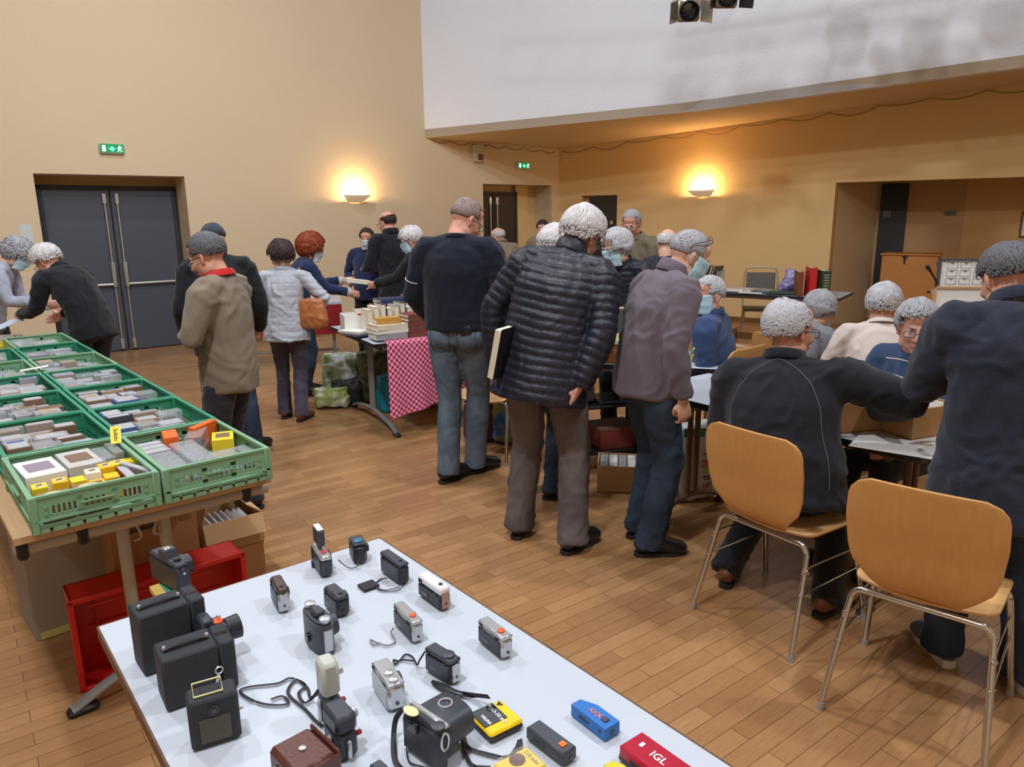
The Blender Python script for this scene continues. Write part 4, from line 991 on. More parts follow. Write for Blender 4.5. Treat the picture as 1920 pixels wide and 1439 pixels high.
# reflex camera on a book box
t, w, d, h = cam_thing('small_box', 'yellow and green box under the black reflex camera', [(276, 1112), (305, 1142), (372, 1120)], 12, 'right')
t['category'] = 'box'
b = MB(); rbx(b, (0, 0, h/2), (w, d, h), .002); b.build('card_box', mat('mustard_card', (206, 176, 84), .6), t); b = MB(); rbx(b, (-w*.1, 0, h/2), (w*.3, d*1.01, h*1.02), .002); b.build('green_band', mat('green_band', (66, 130, 104), .5), t)
zb = TZ+h+.001
c, rz, w, d, k = place((278, 1087), (330, 1119), (366, 1103), z=zb)
t = thing('reflex_camera', 'black single-lens reflex camera standing on a box at the far left corner', 'camera', c, rz); h = 62*k
b = MB(); rbx(b, (0, 0, h*.4), (w, d*.72, h*.8), .006); b.build('body', BK, t)
b = MB(); rbx(b, (0, 0, h*.86), (w*.98, d*.66, h*.16), .005); b.build('top_cover', BK2, t)
b = MB(); b.prism([(-.022, 0), (.022, 0), (.014, .022), (-.014, .022)], -d*.3, d*.3, Matrix.Translation((0, 0, h*.9)) @ Matrix.Rotation(R(90), 4, 'X')); b.build('prism_housing', BK2, t)
b = MB(); rbx(b, (0, -.002, h*.9+.0235), (.018, .018, .003), .0008); b.build('hot_shoe', SILM, t)
lens_part(t, 0, d*.36, h*.45, h*.36, d*.6)
b = MB(); b.lathe([(.009, h*.94), (.009, h*1.02)], 18, Matrix.Translation((w*.32, 0, 0))); b.build('shutter_dial', BK, t)
b = MB(); b.cyl((w*.5, -.0, h*.62), (w*.5+.004, 0, h*.62), .003); b.build('strap_lug', SILM, t)
# ================================================================ people
def V3(*a): return Vector(a)
def ik(a, c, l1, l2, hint):
    d = c-a; L = min(d.length, (l1+l2)*.998); u = d.normalized(); c2 = a+u*L
    x = (l1*l1-l2*l2+L*L)/(2*L); h = math.sqrt(max(0, l1*l1-x*x))
    p = hint-u*hint.dot(u); p = p.normalized() if p.length > 1e-4 else u.orthogonal().normalized()
    return a+u*x+p*h, c2
def spine_dir(lean, side, yaw=0):
    return V3(math.sin(side)*math.cos(lean), math.sin(lean), math.cos(lean)*math.cos(side)).normalized()
def snap(me): return [(v.co.copy(), v.normal.copy()) for v in me.vertices]
def setco(me, out): me.vertices.foreach_set('co', [x for c in out for x in c]); me.update()
def foldfn(me, amp, freq, seed=0, stretch=(1, 1, .45), ridge=True):
    off = Vector((seed*3.7, seed*1.3, seed*2.1)); out = []
    for c0, nr in snap(me):
        p = Vector((c0.x*freq*stretch[0], c0.y*freq*stretch[1], c0.z*freq*stretch[2]))+off
        q = p*.6+Vector((9, 2, 4)); p = p+Vector((noise.noise(q), noise.noise(q+off+Vector((3, 3, 3))), noise.noise(q+Vector((7, 1, 2)))))*1.1
        a = noise.noise(p)
        b_ = noise.noise(p*2.3+Vector((5, 5, 5)))
        w = (1-3.2*abs(a)) if abs(a) < .3 else .04
        out.append(c0 + nr*(amp*(w*.55-.18+b_*.4+.5*noise.noise(p*.4))))
    setco(me, out)
def remesh(mb, voxel, mt, smooth=2, fold=None, quilt=None):
    me = evald(mb.mesh('t', (), 180, False), [('REMESH', dict(mode='VOXEL', voxel_size=voxel)), ('SMOOTH', dict(factor=.5, iterations=smooth))])
    if fold: foldfn(me, *fold)
    if quilt: quilt(me)
    me.materials.clear(); me.materials.append(mt); me.shade_smooth(); me.update(); return me

SKIN = mat('skin', (222, 174, 150), .55, 0, .10, 14, .15, 260, spec=.35)
SKIN2 = mat('skin_ruddy', (216, 158, 136), .55, 0, .12, 14, .15, 260, spec=.35)
EYEW = mat('eye_white', (226, 220, 214), .3); IRIS = mat('iris', (58, 50, 44), .3)
MASK = mat('mask_blue', (186, 220, 236), .85, 0, .04, 40, .3, 90, stretch=(1, 1, 8))
MASKW = mat('mask_pale', (205, 216, 222), .85, 0, .04, 40, .3, 90, stretch=(1, 1, 8))
LIP = mat('lips', (176, 104, 96), .5)
WIRE = mat('dark_glasses_frame', (44, 38, 36), .35); WIREG = mat('gold_wire', (168, 140, 96), .3, .8)
GLASS = mat('spectacle_lens', (215, 225, 230), .08, alpha=.14)
BLKSHOE = mat('black_shoe_leather', (26, 26, 28), .32, 0, .1, 40, .1, 120); SOLE = mat('dark_rubber_sole', (38, 36, 34), .7)

def head_bits(mb, M):
    E = lambda c, r, rot=None: mb.ell(c, r, rot, 14, 10, M=M)
    E((0, -.014, .03), (.0755, .097, .088)); E((0, .022, -.02), (.066, .066, .09)); E((0, .03, -.07), (.05, .05, .042))
    E((0, .066, -.098), (.02, .018, .016)); E((0, .03, .06), (.062, .058, .05))
    E((0, .083, .020), (.042, .010, .009)); 
    for s in (-1, 1):
        E((s*.037, .062, -.03), (.021, .022, .022)); E((s*.0135, .098, -.036), (.008, .011, .007))
        E((s*.052, .0, -.07), (.02, .04, .03))
        r = Matrix.Rotation(s*.35, 3, 'Z')
        E((s*.080, -.012, -.008), (.007, .019, .031), r); E((s*.077, -.008, -.03), (.008, .012, .014))
    mb.tube([(0, .088, .012), (0, .103, -.012), (0, .115, -.032), (0, .098, -.042)], [(.007, .009), (.0085, .010), (.012, .012), (.009, .008)], 8, M=M)
    E((0, .091, -.060), (.022, .008, .0055)); E((0, .089, -.0705), (.018, .0085, .006))

def hand_bits(mb, wrist, d, palm, thumb_side, curl, s=1.0, point=False, spread=0):
    "palm + five fingers. d along the hand, palm = palm normal, thumb_side = +1/-1 along d x palm"
    y = d.normalized(); z = (palm-y*palm.dot(y)).normalized(); x = y.cross(z)*thumb_side
    P = lambda a, b_, c: wrist + (x*a+y*b_+z*c)*s
    mb.tube([P(0, -.02, 0), P(.002, .02, 0), P(.003, .055, 0), P(.001, .088, .002)], [(.026*s, .019*s), (.034*s, .016*s), (.040*s, .015*s), (.038*s, .012*s)], 12, side=x)
    for i, (ox, ln, r) in enumerate(((.029, .070, .0092), (.0105, .079, .0095), (-.0095, .073, .0090), (-.029, .057, .0082))):
        c = curl*(1+.12*i) if not (point and i == 0) else .1
        a = 0.0; p = P(ox, .084-abs(i-1.3)*.004, .001); pts = [P(ox*.9, .06, 0), p]; ang = c*.45
        for k, fr in enumerate((.45, .31, .24)):
            q = (y*math.cos(ang)+z*math.sin(ang)+x*(.05+spread)*(1.2-i)).normalized()
            p = p+q*ln*fr*s; pts.append(p); ang += c*.62
        mb.tube(pts, [r*s, r*1.02*s, r*.97*s, r*.9*s, r*.68*s], 8)
    c = min(curl, 1.2)
    mb.tube([P(.016, .012, .004), P(.040, .036, .012+.008*c), P(.050-.010*c, .064, .02+.018*c), P(.050-.026*c, .088, .024+.022*c)], [.014*s, .0125*s, .011*s, .008*s], 8)

def hair_mesh(M, style, col, seed=1, vol=0, locks=220, near=False):
    rnd = random.Random(seed); b = MB()
    # scalp shell radius by direction
    def base(dx, dy, dz):
        k = 1/math.sqrt((dx/.0785)**2+(dy/.1)**2+(dz/.094)**2); return k
    S = dict(short=(.010, .03, -.35, .45), full=(.026, .05, -.5, .38), bob=(.026, .06, -.95, .36), curly=(.042, .06, -.85, .4), bald=(.007, 9, -.45, .2), crop=(.0035, .02, -.3, .4), balding=(.007, .3, -.4, .25), cap=(.009, 0, -.1, .9))[style]
    th, _, low, front = S; th += vol
    nu, nv = 40, 26
    keep = {}; vs = []; 
    def inside(dx, dy, dz):
        # hair line: where the hair shell exists
        if style == 'cap': return dz > -.12
        if dy > .25:
            line = .52 if style not in ('bald', 'balding') else 2
            if style in ('bob', 'curly', 'full'): line = .36
            side = abs(dx)
            if style in ('bob', 'curly') and side > .55: line = -.35
            if style in ('short', 'full', 'crop') and side > .75: line = -.1
            return dz > line
        if style == 'bald' and dz > .35: return False
        if style == 'balding' and dz > .82 and dy > -.4: return False
        if style == 'balding' and dz > .45 and dy > .1: return False
        if dy > -.12 and abs(dx) > .6: return dz > (-.12 if style not in ('bob', 'curly') else -.62)
        return dz > low - (.0 if dy > -.3 else .12)
    for j in range(nv+1):
        ph = math.pi*(j/nv)-math.pi/2
        for i in range(nu):
            t = 2*math.pi*i/nu; d = V3(math.cos(ph)*math.cos(t), math.cos(ph)*math.sin(t), math.sin(ph))
            k = base(*d)
            nn = noise.noise(d*(5 if style == 'curly' else 3.2)+Vector((seed, 0, 0)))
            lowf = 1.0 if d.z > low+.15 else .55
            if style == 'bob' and d.z < 0: k = max(k, .09)
            edge = inside(*d) and not all(inside(*(d+Vector(o_)*.13).normalized()) for o_ in ((0, 0, -1), (0, 1, 0), (1, 0, 0), (-1, 0, 0), (0, 0, 1)))
            if edge: lowf *= .3
            r = k*1.01+th*lowf*(1+.35*nn*(1.6 if style in ('curly', 'full') else .7))
            if not inside(*d): r = k*.93
            r += .0022*noise.noise(Vector((t*7, ph*1.5, seed))) if inside(*d) else 0; p = d*r + V3(0, -.014, .03)
            if style == 'bob' and d.z < -.2: p.z = max(p.z, -.085)
            b.v.append(tuple(M @ p))
    for j in range(nv):
        for i in range(nu):
            i2 = (i+1) % nu
            ph = math.pi*((j+.5)/nv)-math.pi/2; t = 2*math.pi*(i+.5)/nu
            d = (math.cos(ph)*math.cos(t), math.cos(ph)*math.sin(t), math.sin(ph))
            if inside(*d):
                b.f.append((j*nu+i, j*nu+i2, (j+1)*nu+i2, (j+1)*nu+i)); b.m.append(0)
    # locks
    n = 0; tries = 0; LK = 4 if locks > 230 else 2.5
    if style == 'cap': locks = 0
    while n < locks*LK and tries < locks*LK*6:
        tries += 1
        d = V3(rnd.gauss(0, 1), rnd.gauss(0, 1), rnd.gauss(0, 1)).normalized()
        if not inside(*d): continue
        n += 1
        k = base(*d); crown = V3(0, -.45, .89)
        fl = (d-crown*d.dot(crown)); fl = fl.normalized() if fl.length > .05 else V3(1, 0, 0)
        if style == 'curly' or vol > .01: fl = (fl+V3(rnd.uniform(-1, 1), rnd.uniform(-1, 1), rnd.uniform(-1, 1))*.55).normalized()
        else: fl = (fl+V3(rnd.uniform(-1, 1), rnd.uniform(-1, 1), rnd.uniform(-1, 1))*.18).normalized()
        ln = {'short': .06, 'full': .085, 'bob': .11, 'curly': .05, 'bald': .035, 'crop': .012, 'balding': .075}[style]*rnd.uniform(.7, 1.3)
        w = {'crop': .004, 'bald': .007, 'curly': .012}.get(style, .0075)
        lf_ = rnd.uniform(.95, 1.05)
        sd = d.cross(fl).normalized(); vv = []
        for q in range(5):
            u = q/4; dd = (d+fl*(ln*u/max(k, .05))).normalized()
            rr_ = base(*dd)*1.0+th*lf_+.002*math.sin(u*3)
            if style == 'curly': rr_ += .006*math.sin(u*5+n)
            rr_ -= 0 if inside(*dd) else th*.75; c_ = dd*rr_+V3(0, -.014, .03); ww = w*math.sin(math.pi*(.12+.86*u))**.7*.5+.0005
            if style == 'bob' and c_.z < -.09: c_.z = -.09
            vv.append((c_-sd*ww, c_+sd*ww, c_+dd*.0012*(1-u)))
        n0 = len(b.v)
        for a_, c_, tpt in vv: b.v += [tuple(M @ a_), tuple(M @ tpt), tuple(M @ c_)]
        for q in range(4):
            for e in range(2): b.f.append((n0+q*3+e, n0+q*3+e+1, n0+q*3+3+e+1, n0+q*3+3+e)); b.m.append(0)
    return b

def mask_part(M, root, mt):
    def fn(u, v):
        a = (u-.5)*2*R(82); z = .012-.115*v
        w = .071-.02*max(0, v-.55); nose = .020*math.exp(-((u-.5)/.16)**2)*math.exp(-((v-.35)/.4)**2)
        y = -.0+.104*math.cos(a)**.8 if math.cos(a) > 0 else 0
        pl = .0022*math.sin(v*16)
        y = y*(1-.10*v)+nose+pl
        zz = z+.012*abs(u-.5)*2*(.3-v)*2
        return (w*math.sin(a), y, zz)
    b = MB(); b.grid(lambda u, v: fn(u, v), 22, 18)
    me = evald(b.mesh('t', mt, 180), [('SOLIDIFY', dict(thickness=.002, offset=1))]); me.transform(M)
    o = put('face_mask', me, root)
    for s in (-1, 1):
        b = MB(); p = fn(.5+s*.5, .06); q = fn(.5+s*.5, .94)
        b.tube([M @ Vector(w_) for w_ in bez([p, (s*.079, .02, p[2]*.6), (s*.0865, -.02, .006), (s*.0885, -.036, -.012), (s*.086, -.02, -.04), (s*.078, .02, -.06), q], 4)], .0013, 5)
        b.build('ear_loop', mt, o)
    return o

def glasses_part(M, root, mt=None, up=0, rim=True):
    mt = mt or WIRE; b = MB(); g = MB()
    T = M @ Matrix.Translation((0, -.035*up, .058*up)) @ Matrix.Rotation(R(38*up), 4, 'X')
    for s in (-1, 1):
        pts = []
        for k in range(16):
            t = 2*math.pi*k/16; cx_, cz = math.cos(t), math.sin(t)
            pts.append((s*.034+.0245*math.copysign(abs(cx_)**.7, cx_), .101-.006*abs(cx_), -.004+.017*math.copysign(abs(cz)**.7, cz)))
        b.tube(pts, .0017, 6, closed=True, M=T)
        g.prism([(p[0], p[2]) for p in pts], -.0006, .0006, T @ Matrix.Translation((0, .099, 0)) @ Matrix.Rotation(R(90), 4, 'X'))
        b.tube([T @ Vector(q) for q in ((s*.058, .096, .002), (s*.075, .082, .002), (s*.0865, .04, .0), (s*.0875, -.01, -.002), (s*.083, -.03, -.02))], .0019, 6)
    b.tube([T @ Vector(q) for q in ((-.011, .103, .0), (0, .107, .003), (.011, .103, .0))], .0017, 6)
    o = b.build('glasses', mt, root); g.build('lens', GLASS, o); return o

def person(label, loc, rz, H=1.72, W=1.0, sit=None, lean=0, side=0, curve=0, twist=0, head=(0, 0, 0), neckf=0,
           lh=(-.05, .04, -.54), rh=(.05, .04, -.54), lel=(-.35, -1, 0), rel=(.35, -1, 0), handd=None, curl=(.75, .75), palm=None, point=False,
           lf=(-.11, 0, 4), rf=(.11, 0, -4), knee=(0, 1, 0), top=None, legs=None, hem=.86, hemr=0, belly=0,
           skin=None, hair=None, mask=None, glasses=None, face=False, vox=.0085, shoes=None, collar=None, hems=None, cuff=.0, group=None, seed=1, legw=1.0, armw=1.0, sleeve=1.0, flare=0, nolegs=False, soleh=.02, folds=1.0, torsow=1.0):
    s = H/1.75; lean, side, curve, twist = R(lean), R(side), R(curve), R(twist)
    skin = skin or SKIN
    root = thing('person', label, 'person', loc, rz, group)
    pz = (sit+.10) if sit is not None else .955*s
    hipb = V3(0, 0, 0)
    if sit is None: hipb = V3((lf[0]+rf[0])/2, (lf[1]+rf[1])/2 - .10*math.sin(lean), 0)
    P0 = hipb+V3(0, 0, pz)
    tw = Matrix.Rotation(twist, 3, 'Z')
    D1 = spine_dir(lean*.6, side*.6); D2 = spine_dir(lean, side); D3 = spine_dir(lean+curve, side)
    P1 = P0+D1*.14*s; P2 = P1+D2*.16*s; P3 = P2+D3*.15*s; P4 = P3+spine_dir(lean+curve*1.3, side)*.075*s
    sx = tw @ V3(math.cos(side), 0, -math.sin(side)); sx.normalize()
    hip = tw.lerp(Matrix.Identity(3), .7) @ V3(1, 0, 0) if False else V3(1, 0, 0)
    nd = spine_dir(lean+curve*1.3+R(neckf), side)
    HB = P4+nd*.038*s
    hp, hy, hr = map(R, head)
    HM3 = Matrix.Rotation(hy, 3, 'Z') @ Matrix.Rotation(hr, 3, 'Y') @ Matrix.Rotation(-hp, 3, 'X')
    hs = s*1.0 if s > .95 else .96
    HC = HB + HM3 @ V3(0, .018, .078*s)
    HM = Matrix.Translation(HC) @ HM3.to_4x4() @ Matrix.Scale(hs, 4)
    # arms
    sh = []; arms = []
    for sd, tgt, el, in ((-1, lh, lel), (1, rh, rel)):
        S = P3+D3*.006*s+sx*(sd*.180*s*W)
        tg = S+(tw @ Vector(tgt))*s
        e, w = ik(S, tg, .29*s, .265*s, tw @ Vector(el)); arms.append((S, e, w, sd))
    # legs
    LG = []
    for sd, f in ((-1, lf), (1, rf)):
        Hh = P0+hip*(sd*.088*s*W)-V3(0, 0, .02)
        ank = V3(f[0], f[1], .085*s + (f[3] if len(f) > 3 else 0))
        kn = Vector(knee) if not (isinstance(knee[0], (tuple, list))) else Vector(knee[0 if sd < 0 else 1])
        k, a_ = ik(Hh, ank, .44*s, .43*s, kn); LG.append((Hh, k, a_, sd, f[2]))
    # body: one continuous surface
    b = MB()
    b.tube([P0-V3(0, 0, .06*s), P0, P1, P2, P3, P4], [(.12*s, .08*s), (.145*s, .10*s), (.125*s, .09*s), (.14*s, .095*s), (.13*s, .07*s), (.052*s, .052*s)], 16, side=sx)
    b.tube([P3+D3*.02, P4, HB, HC+HM3 @ V3(0, -.012, -.04)], [(.08*s, .065*s), (.062*s, .062*s), (.058*s, .060*s), (.060*s, .064*s)], 14, side=sx)
    for S, e, w, sd in arms:
        b.tube([S-sx*sd*.05, S, S.lerp(e, .5), e, e.lerp(w, .35), w], [.045*s, .048*s, .044*s, .036*s, .038*s, .0255*s], 12)
    for Hh, k, a_, sd, yaw in LG:
        b.tube([Hh, Hh.lerp(k, .5), k, k.lerp(a_, .35), a_-V3(0, 0, .0)], [.08*s, .07*s, .052*s, .052*s, .036*s], 12)
        fd = Matrix.Rotation(R(yaw), 3, 'Z') @ V3(0, 1, 0)
        b.tube([a_-fd*.03*s-V3(0, 0, .02), a_+fd*.06*s-V3(0, 0, .03*s), a_+fd*.14*s-V3(0, 0, .05*s)], [(.03*s, .035*s), (.035*s, .025*s), (.033*s, .016*s)], 10, side=V3(1, 0, 0))
    head_bits(b, HM)
    for i, (S, e, w, sd) in enumerate(arms):
        d = (w-e).normalized()
        if handd and handd[i]: d = (tw @ Vector(handd[i])).normalized()
        pm = Vector(palm[i]) if palm and palm[i] else (sx*-sd)
        hand_bits(b, w+d*.012, d, tw @ pm, -sd if pm.dot(sx*-sd) >= -10 else sd, curl[i], s*1.02, point=(point and i == (0 if point == 'L' else 1)))
    me = remesh(b, vox, skin, 1)
    put('body', me, root)
    if face:
        for sd in (-1, 1):
            b = MB(); b.ell((sd*.0315, .0765, .003), (.0125, .0115, .0075), None, 12, 8, M=HM); eo = b.build('eye', EYEW, root)
            b = MB(); b.ell((sd*.0315, .0835, .003), (.0055, .005, .0055), None, 10, 6, M=HM); b.build('iris', IRIS, eo)
        b = MB(); b.tube([HM @ Vector(q) for q in bez([(-.029, .083, -.056), (-.015, .096, -.0645), (0, .0995, -.0665), (.015, .096, -.0645), (.029, .083, -.056)], 4)], .0042, 6); b.build('lips', LIP, root)
    if hair:
        st, hc, vol, lk = hair
        if face:
            for sd in (-1, 1):
                b = MB(); b.tube([HM @ Vector(q) for q in ((sd*.015, .096, .026), (sd*.034, .094, .031), (sd*.05, .082, .022))], [(.0035), (.004), (.002)], 6); b.build('eyebrow', hc, root)
        hm = hair_mesh(HM, st, hc, seed, vol, lk); 
        o = put('cap' if st == 'cap' else 'hair', evald(hm.mesh('h', hc, 180), [('SOLIDIFY', dict(thickness=.0012, offset=0))]), root)
    if mask: mask_part(HM, root, mask)
    if glasses: glasses_part(HM, root, glasses if not isinstance(glasses, tuple) else glasses[0], up=0 if not isinstance(glasses, tuple) else glasses[1])
    # trousers
    if legs is not None and not nolegs:
        b = MB(); lw = legw
        b.tube([P0-V3(0, 0, .10*s), P0-V3(0, 0, .02), P0+D1*.07*s, P1+D1*.02], [(.12*s*W, .105*s), (.160*s*W, .118*s+belly*.3), (.150*s*W, .108*s+belly*.6), (.14*s*W, .10*s+belly*.6)], 20, side=hip)
        if sit is None:
            for sd in (-1, 1): b.ell(P0+V3(sd*.072*s*W, -.050*s, -.055*s), (.088*s*W, .085*s, .095*s), None, 14, 10)
        for Hh, k, a_, sd, yaw in LG:
            dn = (a_-k).normalized()
            b.tube([Hh-V3(sd*.012, 0, .0), Hh.lerp(k, .25), Hh.lerp(k, .6), k, k.lerp(a_, .35), k.lerp(a_, .75), a_+dn*.045*s],
                   [(.080*s*W*lw, .095*s), (.092*s*lw, .100*s*lw), (.083*s*lw, .09*s*lw), (.07*s*lw, .078*s*lw), (.069*s*lw, .078*s*lw), (.066*s*lw, .072*s*lw), (.068*s*lw, .078*s*lw)], 16, side=V3(1, 0, 0))
            b.ell(a_+dn*.0, (.06*s*lw, .065*s*lw, .05*s), None, 12, 8)
        put('trousers', remesh(b, .0115, legs, 2, (.010*folds, 9, seed, (1.1, 1.1, 1.0))), root)
    # shoes
    if shoes is not None and not nolegs:
        for Hh, k, a_, sd, yaw in LG:
            fz = a_.z-.085*s
            T = Matrix.Translation((a_.x, a_.y, fz)) @ Matrix.Rotation(R(yaw), 4, 'Z')
            b = MB(); q = s
            b.tube([(0, -.075*q, .045*q), (0, -.05*q, .055*q), (0, 0, .066*q), (0, .06*q, .058*q), (0, .12*q, .043*q), (0, .175*q, .036*q), (0, .2*q, .03*q)],
                   [(.022*q, .022*q), (.036*q, .045*q), (.040*q, .055*q), (.046*q, .048*q), (.053*q, .040*q), (.049*q, .032*q), (.026*q, .018*q)], 16, side=V3(1, 0, 0), M=T)
            b.tube([(0, -.02*q, .06*q), (0, -.015*q, .12*q)], [(.035*q, .045*q), (.037*q, .043*q)], 14, side=V3(1, 0, 0), M=T)
            up_ = shoes[0] if isinstance(shoes, (tuple, list)) else shoes
            so = put('shoe', remesh(b, .0075, up_, 2), root)
            b = MB(); pl = [(.0, -.085), (.028, -.075), (.036, -.04), (.037, .03), (.047, .09), (.050, .13), (.04, .18), (.015, .207), (-.012, .205), (-.038, .18), (-.048, .13), (-.044, .08), (-.037, .03), (-.036, -.04), (-.028, -.075)]
            b.prism([(x*q*.9, y*q*.96) for x, y in pl], 0, soleh, T)
            b.build('sole', shoes[1] if isinstance(shoes, (tuple, list)) else SOLE, so)
    # upper garment
    if top is not None:
        b = MB(); tm = top; W2 = W*torsow
        hz = hem*s
        rings = []; 
        # from hem to shoulders
        dn = P0-D1*max(0.0, (P0.z-hz))/max(D1.z, .3) if sit is None else P0-D1*.05
        hw = .172*s*W2+hemr
        if dn.z < P0.z-.02: rings += [(dn, (hw+.012+flare, .155*s+hemr+flare+belly*.4)), (dn.lerp(P0, .5), (hw+.012+flare*.5, .152*s+hemr*.9+flare*.5+belly*.7))]
        elif sit is not None: rings += [(P0-D1*.06, (hw+.02, .15*s+hemr))]
        rings += [(P0+D1*.03*s if sit is None else P0, (.178*s*W2+hemr*.9, .146*s+belly)), (P1, (.172*s*W2+hemr*.6, .136*s+belly)), (P1.lerp(P2, .6), (.176*s*W2, .130*s+belly*.6)), (P2+D2*.02, (.182*s*W2, .132*s+belly*.2)),
                  (P2.lerp(P3, .6), (.184*s*W2, .122*s)), (P3+D3*.0, (.160*s*W2, .104*s)), (P3.lerp(P4, .45), (.118*s*W2, .088*s)), (P4+D3*.0, (.070*s, .066*s))]
        b.tube([r[0] for r in rings], [r[1] for r in rings], 26, side=sx)
        for i, (S, e, w, sd) in enumerate(arms):
            aw = armw*s
            d = (w-e).normalized(); endp = e.lerp(w, sleeve) - d*.0*s
            b.tube([P4-D3*.03*s+sx*sd*.035*s, P3.lerp(P4, .35)+sx*sd*.105*s*W-D3*.012*s, S+D3*.004*s-sx*sd*.012*s, S.lerp(e, .12)+sx*sd*.004, S.lerp(e, .35), S.lerp(e, .75), e, e.lerp(endp, .3), e.lerp(endp, .8), endp],
                   [(.052*s, .066*s), (.060*s, .076*s), (.066*s*(1+(armw-1)*.5), .080*s), (.067*aw, .077*aw), (.064*aw, .070*aw), (.058*aw, .060*aw), (.056*aw, .056*aw), (.056*aw, .056*aw), (.049*aw, .049*aw), (.045*aw, .045*aw)], 16, side=sx)
        q = None
        fo = (.013*folds, 8, seed+3, (1, 1, .9))
        if isinstance(tm, tuple): tm, q = tm
        if q == 'puffer': fo = (.006, 9, seed+3, (1, 1, .6))
        def quilt(me):
            per = .041*s
            out = []
            for p, nr in snap(me):
                onarm = None
                t = (p-P0).dot(D2)+.25*abs((p-P0).dot(sx))*(-.35)+.006*noise.noise(p*6)
                for S, e, w, sd in arms:
                    # along-arm coordinate when nearer to the arm axis and outside the torso
                    if (p-P2).dot(sx)*sd > .165*s*W and (p-S).length < .75*s:
                        for A_, B_ in ((S, e), (e, w)):
                            u = max(0, min(1, (p-A_).dot(B_-A_)/(B_-A_).length_squared)); dd = (p-A_.lerp(B_, u)).length
                            if onarm is None or dd < onarm[0]: onarm = (dd, (0 if A_ is S else (e-S).length)+u*(B_-A_).length)
                if onarm: t = onarm[1]+.006*noise.noise(p*6)
                ph = abs(math.sin(math.pi*t/per))
                out.append(p + nr*(.0085*(ph**.5)-.004+.0022*noise.noise(Vector((p.x*22, p.y*22, p.z*22)))))
            setco(me, out)
        def quilt2(me):
            out = []
            for p, nr in snap(me):
                t = (p-P0).dot(D2); x = (p-P0).dot(sx); w_ = math.atan2((p-P0).dot(D2.cross(sx)), x)*.16
                a_ = abs(math.sin(math.pi*t/.055)); c_ = abs(math.sin(math.pi*w_/.075))
                out.append(p + nr*(.006*min(a_, c_)**.5-.002))
            setco(me, out)
        me = remesh(b, .0085 if q else .0105, tm, 13 if not q else 5, fo, quilt if q == 'puffer' else (quilt2 if q == 'quilted' else None))
        jo = put('jacket' if q or collar else 'sweater', me, root)
        if collar:
            cm, chh, cr_ = collar[:3]
            b = MB(); ax = spine_dir(lean+curve*1.3, side)
            pts = []; ring0 = P4+ax*(.0)*s
            fwd_ = ax.cross(sx) * -1; 
            if fwd_.y < 0: fwd_ = -fwd_
            nn = 28; vs = []; fs = []
            for k in range(nn):
                t = 2*math.pi*k/nn; c_, sn = math.cos(t), math.sin(t)
                front = max(0, sn)
                base_ = ring0+sx*(cr_*1.12*c_)*s+fwd_*(cr_*1.05*sn)*s-ax*(.018+.03*front)*s
                topp = ring0+sx*(cr_*c_)*s+fwd_*(cr_*sn*(1+.1*front)-.004)*s+ax*(chh*(1-.35*front))*s
                out = (sx*c_+fwd_*sn).normalized()*(.010*s)
                if len(collar) > 3 and collar[3] == 'fold':   # folded-over collar
                    mid = topp; topp2 = ring0+sx*(cr_*1.5*c_)*s+fwd_*(cr_*1.4*sn)*s+ax*(-.012-.02*front)*s
                    vs += [base_, topp, topp+out*.6, topp2+out*.4, topp2-out*.3, topp-out*.1]
                else: vs += [base_, topp, topp+out, base_+out*1.5]
            m_ = 6 if (len(collar) > 3 and collar[3] == 'fold') else 4
            for k in range(nn):
                k2 = (k+1) % nn
                for j in range(m_):
                    j2 = (j+1) % m_; fs.append((k*m_+j, k*m_+j2, k2*m_+j2, k2*m_+j))
            b.add(vs, fs); me = evald(b.mesh('c', cm, 180), [('SUBSURF', dict(levels=1))])
            me.materials.clear(); me.materials.append(cm); put('collar', me, jo)
        if cuff:
            for i, (S, e, w, sd) in enumerate(arms):
                d = (w-e).normalized(); c0 = e.lerp(w, sleeve)
                b = MB(); b.tube([c0-d*.03, c0-d*.01, c0+d*.012], [.047*armw*s, .050*armw*s, .042*armw*s], 16)
                b.build('cuff', cuff, jo)
    root['_'] = 0
    del root['_']
    return root, dict(P=(P0, P1, P2, P3, P4), arms=arms, legs=LG, HM=HM, HC=HC, sx=sx, D=(D1, D2, D3), s=s)
def inworld(root, p): return Matrix.Translation(root.location) @ Matrix.Rotation(root.rotation_euler.z, 4, 'Z') @ p

# cloth and hair
def cloth(n, c, bump=.35, bs=350, rough=.9, var=.12, **k): return mat(n, c, rough, 0, var, 7, bump, bs, spec=.2, sheen=.15, **k)
NAVY = cloth('navy_knit', (24, 29, 44)); JEANB = mat('blue_denim', (108, 122, 138), .9, 0, .2, 9, .3, 500, spec=.2, col2=(86, 100, 116))
DENIMD = mat('dark_denim', (46, 56, 72), .9, 0, .2, 7, .3, 500, spec=.2, col2=(58, 72, 92))
PUFF = mat('black_puffer_nylon', (34, 36, 50), .45, 0, .1, 12, .25, 60, spec=.4)
GREYC = mat('grey_corduroy', (96, 88, 88), .95, 0, .15, 6, .4, 400, spec=.15, col2=(112, 104, 104))
FLEECE = cloth('grey_mauve_fleece', (112, 102, 114), .5, 300)
TAUPE = cloth('taupe_knit', (134, 122, 106), .3, 500); REDC = cloth('red_cotton', (190, 40, 38))
DKTR = cloth('dark_trousers', (50, 48, 56)); DKTR2 = cloth('black_trousers', (30, 31, 36))
BLKJ = cloth('black_jacket', (28, 30, 36)); COATB = cloth('blue_black_wool_coat', (40, 45, 60), .5, 260); COATD = cloth('dark_canvas_coat', (34, 34, 42), .35, 300)
VESTG = mat('pale_grey_quilted_nylon', (172, 176, 186), .6, 0, .06, 10, .2, 80); PLUM = cloth('plum_grey_trousers', (78, 72, 90))
